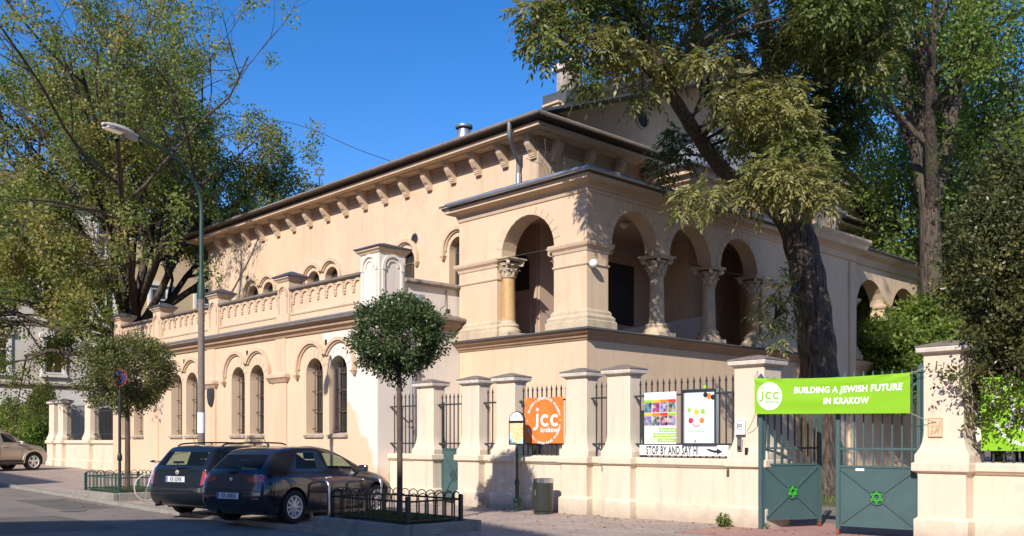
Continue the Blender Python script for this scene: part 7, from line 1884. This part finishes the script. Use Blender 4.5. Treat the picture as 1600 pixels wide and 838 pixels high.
# ---- generic trees
def tree(name, base, label, limbs_dirs, h, r, spec, leafm, leaf, seed, tone=0.45, tone_var=0.18, group=None, bare_top=0.0, lean=(0, 0), bark='bark', brown=0.0):
    """limbs_dirs: list of (azimuth, elevation, length, start height)"""
    rr = random.Random(seed); rg = np.random.default_rng(seed)
    e = empty(name, base, label, 'tree', group)
    b = Vector(base); tk = MB(); tips = []
    top = b + Vector((lean[0], lean[1], h))
    tp = catmull([b - Vector((0, 0, 0.2)), b + Vector((lean[0] * .2, lean[1] * .2, h * .3)), b + Vector((lean[0] * .55, lean[1] * .55, h * .65)), top], 5)
    tk.tube(tp, [r * (1.25 if i == 0 else 1) * (1 - 0.35 * i / len(tp)) for i in range(len(tp))], 14, False)
    for az, el, L_, hs in limbs_dirs:
        a, q = math.radians(az), math.radians(el)
        d = Vector((math.cos(a) * math.cos(q), math.sin(a) * math.cos(q), math.sin(q)))
        t = min(hs / h, 0.999); s_ = b + Vector((lean[0] * t, lean[1] * t, hs))
        grow(rr, tk, s_, d, L_, r * (0.38 + 0.14 * max(0, math.sin(q))), 0, tips, spec)
    tk.build('trunk', M[bark], e, smooth=60, merge=False)
    kind, per, spread, L1, W1 = leaf
    T = np.array([tuple(p) for p in tips]); zmax = T[:, 2].max(); zmin = T[:, 2].min()
    keep = rg.uniform(size=len(T)) > bare_top * np.clip((T[:, 2] - zmin) / (zmax - zmin) * 1.6 - 0.6, 0, 1)
    T = T[keep]
    ttone = tone + rg.normal(scale=tone_var, size=len(T)) + brown * (np.sin(T[:, 0] * 0.9 + 1) * np.sin(T[:, 2] * 0.8) > 0.45)
    ctr = np.repeat(T, per, axis=0); tn = np.repeat(ttone, per); n = len(ctr)
    off = rnd_dirs(rg, n) * (rg.uniform(size=(n, 1)) ** 0.6) * spread
    if kind == 'compound':
        A = compound(rg, ctr + off, off + rg.normal(scale=0.2, size=(n, 3)) * spread, L1 * 2.2, 3, L1, W1, tn, 0.4)
        leaf_mesh('crown', *A[:5], A[5], M[leafm], e)
    else:
        D = off / spread + rnd_dirs(rg, n) * 0.8; D[:, 2] -= 0.25
        leaf_mesh('crown', ctr + off, D, rnd_dirs(rg, n, 0.8), L1 * rg.uniform(0.7, 1.25, n), W1 * rg.uniform(0.7, 1.25, n), tn + rg.normal(scale=0.06, size=n), M[leafm], e)
    return e
# street tree left of the building: wide crown with bare twigs on top
SP1 = dict(segs=[7, 5, 4, 3], jit=[0.10, 0.14, 0.18, 0.2], up=[0.05, 0.05, 0.04, 0.02], n=[1, 6, 5, 4], fwd=0.75, out=0.75, up2=0.18, len=0.50)
bl = onD(197, 600, 45.0)
tree('broad_tree', (bl.x, bl.y, gz(bl.x)), 'broad old tree with thinning brownish crown and bare top twigs, left of the building', 
     [(-30, 64, 9.5, 6.6), (150, 62, 9.5, 6.4), (40, 48, 8.6, 6.2), (45, 68, 8.6, 7.0), (215, 46, 8.6, 5.4), (232, 28, 8.0, 5.6), (55, 30, 8.0, 6.6), (225, 64, 10.0, 7.0), (300, 40, 8.0, 6.2), (120, 38, 8.0, 6.0), (20, 78, 11.0, 7.4), (48, 8, 6.5, 6.4), (228, 4, 8.0, 5.6), (200, 78, 10.5, 7.4), (310, 8, 6.5, 6.0), (260, 14, 7.0, 5.8), (215, -12, 6.5, 5.4), (40, 60, 7.6, 7.0), (-18, 27, 14.0, 6.8), (-24, 28, 12.0, 7.0), (-12, 22, 10.5, 7.0)],
     7.6, 0.44, SP1, 'ash_far', ('leaf', 46, 0.52, 0.135, 0.047), 5, 0.50, 0.17, None, 0.78, (0.3, 0.3), 'bark', 0.28)
# trees of the yard behind, right
SP2 = dict(segs=[7, 5, 4, 3], jit=[0.08, 0.14, 0.18, 0.2], up=[0.05, 0.04, 0.03, 0.0], n=[1, 6, 5, 4], fwd=0.75, out=0.75, up2=0.15, len=0.50)
b2 = onD(1462, 700, 33.5)
tree('yard_tree', (b2.x, b2.y, 0), 'tall forked tree with several bare stems rising behind the right end of the building', 
     [(228, 74, 9.0, 9.0), (60, 66, 10.5, 9.4), (200, 80, 9.5, 9.6), (40, 76, 9.0, 9.2), (140, 60, 7.0, 9.6), (300, 62, 7.5, 9.6)],
     9.8, 0.50, dict(SP2, up=[0.10, 0.05, 0.03, 0], len=0.42), 'maple', ('leaf', 22, 0.6, 0.13, 0.048), 21, 0.40, 0.15, 'trees in the yard behind', 0, (-0.3, 0.2))
for k, (px, zf_, h, lab) in enumerate(((1400, 42.0, 4.5, 'bright green yard tree seen between the ash and the forked stems'), (1560, 47.0, 7.5, 'light green yard tree with open crown in the upper right corner'), (1650, 38.0, 7.0, 'dark leafed yard tree whose crown enters at the right edge'), (1500, 58.0, 8.0, 'farthest yard tree, a pale green mass low behind the forked stems'))):
    p = onD(px, 700, zf_)
    tree('yard_tree', (p.x, p.y, 0), lab, [(az, el, L_, hs) for az, el, L_, hs in ((20, 40, 7.5, h * .6), (90, 55, 9, h * .8), (160, 40, 8, h * .6), (230, 50, 8.5, h * .7), (300, 45, 8, h * .65), (0, 78, 9.5, h * .95), (200, 15, 6, h * .4), (60, 12, 6, h * .4), (130, 70, 9, h * .9), (270, 20, 6, h * .45))],
         h, 0.36, SP2, 'maple', ('leaf', 24, 0.72, 0.145, 0.055), 31 + k, (0.5, 0.62, 0.35, 0.6)[k], 0.16, 'trees in the yard behind')
p = onD(1458, 700, 33.5)
tree('yard_tree', (p.x, p.y, 0), 'low young yard tree with fresh green leaves in front of the far arcade', [(a_, e_, 2.1, 3.3) for a_, e_ in ((20, 20), (80, 35), (140, 10), (200, 30), (260, 20), (320, 35), (0, 75), (170, 60), (50, -10), (230, -12), (290, 5))],
     4.8, 0.16, dict(SP2, n=[1, 5, 4, 3]), 'maple', ('leaf', 30, 0.5, 0.15, 0.055), 77, 0.5, 0.16, 'trees in the yard behind')
# ---- clipped round street trees
def round_tree(x, y, zc, rx, rz, label, leafm, n, seed, lsz, r, tone=0.45, sparse=0.0, lean=0.0):
    rr = random.Random(seed); rg = np.random.default_rng(seed)
    e = empty('round_tree', (x, y, gz(x)), label, 'tree', 'clipped round trees in the kerb planters')
    tk = MB(); zb = zc - rz * 0.75
    tk.tube(catmull([(x - lean, y, gz(x) - 0.05), (x - lean * .6 + 0.015, y, zb * .4), (x - 0.02, y + 0.01, zb * .75), (x, y, zb)], 5), [r * 1.15] + [r * (1 - 0.02 * i) for i in range(15)], 9, False)
    for k in range(16):
        a = rr.uniform(0, 2 * PI); q = rr.uniform(0.25, 1.3); L_ = rr.uniform(0.6, 0.95)
        d = Vector((math.cos(a) * math.cos(q) * rx, math.sin(a) * math.cos(q) * rx, math.sin(q) * rz * 1.5))
        pts, _ = wander(rr, Vector((x, y, zb - 0.05)), d, d.length * L_, 5, 0.12, 0.02); tk.tube(pts, [r * .5, r * .4, r * .3, r * .2, .01, .006], 5, False)
        for p in pts[2:]:
            for _k in range(2):
                p2, _ = wander(rr, p, Vector((rr.gauss(0, 1), rr.gauss(0, 1), rr.gauss(0.2, 1))), rx * 0.45, 3, 0.2, 0); tk.tube(p2, [.008, .006, .004, .003], 3, False)
    tk.build('trunk', M['bark_thin'], e, smooth=60, merge=False)
    nc = 260
    dirs = rnd_dirs(rg, nc); cr_ = rg.uniform(0.35, 0.97, nc) ** 0.5
    lump = 1 + 0.07 * np.sin(dirs[:, 0] * 5 + seed) + 0.06 * np.sin(dirs[:, 2] * 6 + dirs[:, 1] * 4)
    cc = dirs * (cr_ * lump)[:, None]
    if sparse: cc = cc[rg.uniform(size=nc) > sparse]
    per = n // len(cc); C = np.repeat(cc, per, axis=0); m = len(C)
    C = C + rnd_dirs(rg, m) * (rg.uniform(size=(m, 1)) ** 0.5) * 0.20
    P_ = C * np.array([rx, rx, rz]) + np.array([x, y, zc])
    D = C / np.linalg.norm(C, axis=1, keepdims=True) + rnd_dirs(rg, m) * 0.9
    tn = np.repeat(tone + rg.normal(scale=0.13, size=len(cc)), per) + rg.normal(scale=0.10, size=m)
    leaf_mesh('crown', P_, D, rnd_dirs(rg, m, 0.5), lsz * rg.uniform(0.7, 1.3, m), lsz * 0.30 * rg.uniform(0.7, 1.3, m), tn, M[leafm], e)
c2 = onD(624, 527, 16.9)
round_tree(c2.x, c2.y, c2.z, 0.84, 0.74, 'round clipped dark green tree with a slim dark trunk beside the plum hatchback', 'privet', 21000, 3, 0.058, 0.055, 0.42)
c1 = onD(199, 583, 24.9)
round_tree(c1.x, c1.y, c1.z, 1.22, 1.02, 'round clipped olive green tree with looser crown at the no stopping sign', 'olive', 21000, 9, 0.07, 0.075, 0.45, 0.12)
# ---- big shrub over the right wall
def shrub(px, py, zf_, rpx, rpy, n, seed, label, leafm, lsz, tone, name='large_shrub', depth=1.6, stem=True, cat='shrub', group=None, back=0.0):
    rr = random.Random(seed); rg = np.random.default_rng(seed)
    c = onD(px, py, zf_); rx, rz = rpx * zf_ / F, rpy * zf_ / F
    e = empty(name, (c.x, c.y, 0), label, cat, group)
    tk = MB(); ax = Vector((CS, SN, 0)); fw = Vector((-SN, CS, 0))
    nc = 420
    dirs = rnd_dirs(rg, nc); rad = rg.uniform(0.25, 1.0, nc) ** 0.45 * (1 + 0.12 * np.sin(dirs[:, 0] * 4 + seed) + 0.10 * np.sin(dirs[:, 2] * 7))
    q = dirs * rad[:, None]
    A_, B_ = np.array(ax), np.array(fw)
    cc = np.array(c) + q[:, :1] * rx * A_ + q[:, 1:2] * depth * B_ + q[:, 2:3] * rz * np.array([0, 0, 1.0])
    cc = cc[cc[:, 2] > 0.1]
    for i in range(0, len(cc), 3):
        p = Vector(cc[i]); s_ = Vector((c.x + rr.gauss(0, .2), c.y + back + rr.gauss(0, .15), max(0.0, c.z - rz) if not stem else 0.0))
        mid = Vector((s_.x * .6 + p.x * .4, s_.y * .75 + p.y * .25, max(p.z * .55, min(p.z, 1.9) if back else 0.0))) + Vector((rr.gauss(0, .1), rr.gauss(0, .1), 0.1)); tk.tube(catmull([s_, mid, p], 3), [0.035 - 0.005 * k for k in range(7)], 4, False)
    tk.build('trunk', M['bark_thin'], e, smooth=60, merge=False)
    per = n // len(cc); C = np.repeat(cc, per, axis=0); m = len(C)
    # leaves strung along short shoots
    sh = np.repeat(rnd_dirs(rg, len(cc) * 4, 0.25), per // 4 + 1, axis=0)
    idx = np.repeat(np.arange(len(cc)), 4); C = np.repeat(cc[idx], per // 4 + 1, axis=0); m = len(C)
    t = rg.uniform(0, 1, (m, 1)); C = C + sh * t * 0.42 + rg.normal(scale=0.05, size=(m, 3))
    D = sh * 0.6 + rnd_dirs(rg, m) * 0.9
    tn = np.repeat(tone + rg.normal(scale=0.14, size=len(cc))[idx], per // 4 + 1) + rg.normal(scale=0.10, size=m)
    leaf_mesh('crown', C, D, rnd_dirs(rg, m, 0.6), lsz * rg.uniform(0.7, 1.3, m), lsz * 0.27 * rg.uniform(0.7, 1.3, m), tn, M[leafm], e)
    return e
shrub(1618, 446, 14.1, 122, 226, 60000, 17, 'large dense small-leaved bush leaning over the wall right of the gate', 'shrub', 0.07, 0.42, depth=1.25, back=1.1)
for k, (px, py, zf_, a, b, lab) in enumerate(((20, 662, 55, 42, 32, 'light green garden bush behind the beige car at the left edge'), (62, 676, 52, 26, 30, 'darker garden bush between the beige car and the corner wall'), (66, 640, 58, 12, 38, 'thin yellowing climber bush against the corner wall'))):
    shrub(px, py, zf_, a, b, 5200, 40 + k, lab, 'maple' if k < 2 else 'olive', 0.16, 0.45 - 0.1 * k, 'garden_bush', 1.0, True, 'bush', 'garden bushes at the left end of the street')
# ---- grass and weeds
def grass(name, x0, x1, y0, y1, z, n, hgt, seed, parent_label):
    rg = np.random.default_rng(seed)
    C = np.stack([rg.uniform(x0, x1, n), rg.uniform(y0, y1, n), np.full(n, z)], 1)
    D = rg.normal(scale=0.35, size=(n, 3)); D[:, 2] = 1
    N_ = rg.normal(size=(n, 3)); N_[:, 2] = 0
    o = leaf_mesh(name, C, D, N_, hgt * rg.uniform(0.4, 1.3, n), np.full(n, 0.006), rg.uniform(0, 0.9, n), M['grass']); tag(o, kind='stuff'); return o
o_ = grass('planter_grass', -14.6, -12.55, 9.65, 10.6, Z2 - 0.02, 6000, 0.13, 1, '')
tag(o_, 'shaded green grass in the planter of the round clipped tree', 'grass')
o_ = grass('planter_grass', -25.95, -23.85, 9.35, 10.6, Z1 - 0.02, 5000, 0.11, 2, ''); tag(o_, 'sunlit yellow-green weeds in the planter at the no stopping sign', 'grass')
o_ = grass('yard_grass', -13.5, -6.5, 20.5, 26, 0.0, 9000, 0.16, 3, ''); tag(o_, 'grass growing round the ash trunk seen through the gate', 'grass')
def weed(px, py, zf_, n, size, seed, label):
    rg = np.random.default_rng(seed); c = onD(px, py, zf_)
    base = np.array([c.x, c.y, 0.0]); az = rg.uniform(0, 2 * PI, n); t = rg.uniform(0.1, 1, n); lean = rg.uniform(0.1, 0.75, n)
    C = base + np.stack([np.cos(az) * lean * t * size, np.sin(az) * lean * t * size, t * size * (1.1 - lean * 0.75)], 1)
    D = np.stack([np.cos(az), np.sin(az), rg.uniform(-0.3, 0.6, n)], 1) + rnd_dirs(rg, n) * 0.6
    o = leaf_mesh('weed', C, D, rnd_dirs(rg, n, 0.8), size * 0.28 * rg.uniform(0.6, 1.2, n), size * 0.09 * rg.uniform(0.6, 1.2, n), rg.uniform(0, .7, n), M['maple'])
    tag(o, label, 'weed')
def litter(n, seed):
    rg = np.random.default_rng(seed)
    x = np.concatenate([rg.uniform(-30, -4, n), rg.uniform(-27, -12, n // 2), rg.uniform(-17, -9, n // 2)]); y = np.concatenate([14.9 - np.abs(rg.normal(scale=0.5, size=n)) - 0.05, 9.1 + rg.normal(scale=0.9, size=n // 2), rg.uniform(9.5, 14.6, n // 2)])
    m = len(x); z = np.array([gz(a) for a in x]) + np.where(y < 8.95, -0.05, 0.008)
    az = rg.uniform(0, 2 * PI, m); D = np.stack([np.cos(az), np.sin(az), rg.uniform(-.05, .25, m)], 1); N_ = rg.normal(scale=0.25, size=(m, 3)); N_[:, 2] = 1
    o = leaf_mesh('fallen_leaves', np.stack([x, y, z], 1), D, N_, 0.075 * rg.uniform(0.6, 1.3, m), 0.02 * rg.uniform(0.7, 1.4, m), rg.uniform(0.2, 1, m), M['dry']); tag(o, 'dry fallen leaves scattered along the wall foot and the kerb', 'leaves', None, 'stuff')
M['dry'] = leaf_mat('dry_leaf', (0.16, 0.10, 0.045), (0.22, 0.14, 0.06), (0.30, 0.22, 0.08), 0.1, 0.8)
litter(420, 12)
weed(1130, 822, 17.0, 260, 0.24, 5, 'leafy green weed growing at the foot of the wall left of the gate')
weed(1198, 826, 16.6, 90, 0.10, 6, 'low yellowing weed at the foot of the left gate pillar')
# dry tendrils on the porch cornice
g = MB(); rr = random.Random(2)
for k in range(5):
    p = onY(846 + k * 9, 300 - rr.uniform(0, 20), YP - 0.36); pts, _ = wander(rr, Vector((p.x, p.y - 0.03, 7.95 + rr.uniform(0, .4))), Vector((rr.gauss(0, 0.4), -0.05, 1)), rr.uniform(0.4, 1.0), 6, 0.25, 0); g.tube(pts, 0.008, 4)
tw_ = tag(g.build('dry_creeper', M['bark_thin'], merge=False), 'dry brown creeper twigs hanging on the porch cornice by the downpipe', 'creeper')
# ================================================================== NEIGHBOURS
M['grey_render'] = mat('grey_render', (0.62, 0.55, 0.46), 0.9, 0.12, 0.5, 0.1, 30, streak=0.2)
M['pale_render'] = mat('pale_render', (0.74, 0.69, 0.62), 0.9, 0.08, 0.5, 0.1, 30, streak=0.15)
M['yellow_render'] = mat('yellow_render', (0.58, 0.42, 0.23), 0.9, 0.08, 0.5, 0.1, 30, streak=0.12)
M['tile_roof'] = mat('dark_tile_roof', (0.13, 0.10, 0.09), 0.8, 0.25, 4, 0.3, 20)
M['sash'] = mat('white_sash', (0.72, 0.70, 0.66), 0.6, 0.05, 4)
def tenement(name, X, y0, y1, zt, label, wallm, floors, bays, deep, z0=0.4):
    """house front on the plane x = X, facing +x"""
    e = empty(name, (X, (y0 + y1) / 2, z0), label, 'building', 'tenement houses along the street')
    fx = faceX(X)
    g = MB(); g.box(X - deep, X, y0, y1, z0 - 0.5, zt); w_ = g.build('wall', M[wallm], e)
    g = MB(); zf_ = z0 + 4.6; g.box(X, X + 0.05, y0, y1, z0 - 0.3, zf_)
    g.build('ground_floor', M['pale_render'], w_)
    for z, o in ((zf_, 0.22), (zf_ + 3.9, 0.14), (zt - 0.35, 0.45)):
        g = MB(); g.sweep([(0.0, z - 0.25), (o * .4, z - 0.2), (o * .5, z - 0.1), (o, z), (o, z + 0.12), (0, z + 0.16)], [(X, y0), (X, y1)]); g.build('cornice', M['cap'], w_)
    g = MB(); n = g.add([(X + 0.5, y0, zt), (X + 0.5, y1, zt), (X - deep / 2, y1, zt + 2.6), (X - deep / 2, y0, zt + 2.6), (X - deep, y0, zt), (X - deep, y1, zt)])
    for f in ((0, 1, 2, 3), (3, 2, 5, 4), (0, 3, 4), (1, 5, 2), (0, 4, 5, 1)): g.face([n + i for i in f])
    r_ = g.build('roof', M['tile_roof'], e)
    for k in range(2):
        yc = y0 + (y1 - y0) * (0.3 + 0.42 * k); g = MB(); g.box(X - deep * .42, X - deep * .42 + 0.7, yc, yc + 1.2, zt + 0.8, zt + 3.2); g.build('chimney', M['grey_render'], r_)
    st = (y1 - y0) / bays
    for fl in range(floors):
        zs = zf_ + 0.75 + fl * 3.9
        if zs + 2.4 > zt - 0.4: continue
        for b in range(bays):
            yc = y0 + st * (b + 0.5)
            g = MB(); g.box(X - 0.02, X + 0.012, yc - 0.55, yc + 0.55, zs, zs + 2.1); wn = g.build('window', M['dark_glass'], w_)
            g = MB()
            for yy in (yc - 0.55, yc - 0.04, yc + 0.47): g.box(X + 0.012, X + 0.06, yy, yy + 0.08, zs, zs + 2.1)
            for zz in (zs, zs + 1.32, zs + 2.02): g.box(X + 0.012, X + 0.055, yc - 0.47, yc + 0.47, zz, zz + 0.08)
            g.build('sash', M['sash'], wn, merge=False)
            g = MB()
            for yy in (yc - 0.75, yc + 0.57): g.box(X, X + 0.10, yy, yy + 0.18, zs - 0.05, zs + 2.25)
            g.box(X, X + 0.20, yc - 0.85, yc + 0.85, zs + 2.27, zs + 2.5); g.box(X, X + 0.18, yc - 0.8, yc + 0.8, zs - 0.22, zs - 0.06); g.build('surround', M['pale_render'], wn, merge=False)
    for b in range(bays):
        yc = y0 + st * (b + 0.5); g = MB(); N_ = 12; r = 0.95; zp = z0 + 2.35
        g.prism([(yc - r, z0 + 0.6), (yc + r, z0 + 0.6), (yc + r, zp)] + [(yc + r * math.cos(PI * j / N_), zp + r * math.sin(PI * j / N_)) for j in range(1, N_)] + [(yc - r, zp)], fx, -0.07, 0.0)
        wn = g.build('arched_window', M['dark_glass'], w_)
        g = MB(); g.ring(fx, yc, zp, r, r + 0.3, -0.12, 0, n=14); g.build('arch_surround', M['pale_render'], wn)
    return e
tenement('tenement_house', -63.0, 6.0, 25.2, 17.0, 'weathered grey tenement house closing the street at the far left', 'grey_render', 3, 6, 12)
tenement('tenement_house', -62.4, 25.3, 38.0, 15.4, 'yellow tenement house with white windows seen behind the broad tree', 'yellow_render', 3, 4, 12)
tenement('tenement_house', -66.0, 38.1, 60.0, 17.5, 'farther grey tenement house mostly hidden behind the hall roof', 'grey_render', 3, 7, 12)
# house numbers on the grey house
for k, py in enumerate((645, 645)):
    p = onX(52 + k * 8, 645, -62.9); g = MB(); g.box(-62.94, -62.90, p.y - 0.14, p.y + 0.14, p.z - 0.14, p.z + 0.14); tag(g.build('house_plate', M['sign_blue']), ('small blue house plate by the arched window, nearer the street', 'small blue house plate by the arched window, nearer the synagogue')[k], 'house plate')
# corner wall beyond the low wing
cw2 = empty('corner_wall', (-44, 15, gz(-44)), 'cream corner wall with capped pillars and dark railings at the far end of the low wing', 'wall')
zz = gz(-43) - 0.02
def shift(o, dz):
    o.location.z += dz
ch0 = set(bpy.data.objects)
cw2.location.z = 0
def seg(x0, x1):
    low_wall(x0, x1, cw2)
seg(-46.6, XL - 0.02)
for a in (-46.5, -45.3, -42.0): wall_pillar(a, a + 0.62, cw2)
railing(-44.6, -42.1, cw2); railing(-41.3, -38.3, cw2)
cw2.location.z = zz
g = MB(); gx = -46.9; g.box(gx, gx + 0.3, YW + 0.4, YW + 9, -0.05, 1.04 + zz); 
tag(g.build('side_wall', M['fence']), 'low cream wall running back from the corner wall beside the bushes', 'wall')
# overhead wire
wa, wb = onD(412, 186, 44), onD(640, 262, 34)
g = MB(); g.tube(catmull([onD(250, 170, 50), wa, onD(480, 200, 41), onD(560, 234, 38), wb], 6), 0.012, 4)
tag(g.build('overhead_wire', M['iron']), 'thin dark wire slung from the broad tree to the hall roof', 'wire')
# houses across the street, behind the photographer: they shade the road
def across(name, pts, yb, depth, label, m_):
    """street front outline (x, z) on the plane y = yb"""
    f = lambda u, v, d: (u, yb - d, v)
    g = MB(); g.prism(pts, f, 0.0, depth); o = g.build(name, M[m_]); tag(o, label, 'building'); return o
kx, kh = -LX / LY, math.tan(SUN_EL) / LY
YB = -14.0
def cast(x, y): return (x + kx * (y - YB), (y - YB) * kh)
prof = [cast(*q) for q in ((-20.4, 5.4), (-18.9, 8.3), (-16.2, 10.7), (-13.6, 12.1), (-10.6, 11.2), (-5, 10.2), (4, 9.5), (16, 9.0))]
across('house_across', [(prof[0][0], -0.3)] + prof + [(prof[-1][0], -0.3)], YB, 9, 'tall house across the street whose gabled roof shades the road', 'grey_render')
prof = [cast(*q) for q in ((-58, 11.9), (-43, 11.75), (-32.4, 11.1))]
across('house_across', [(prof[0][0], -0.3)] + prof + [(prof[-1][0], -0.3)], YB, 9, 'second house across the street beyond the side lane', 'pale_render')
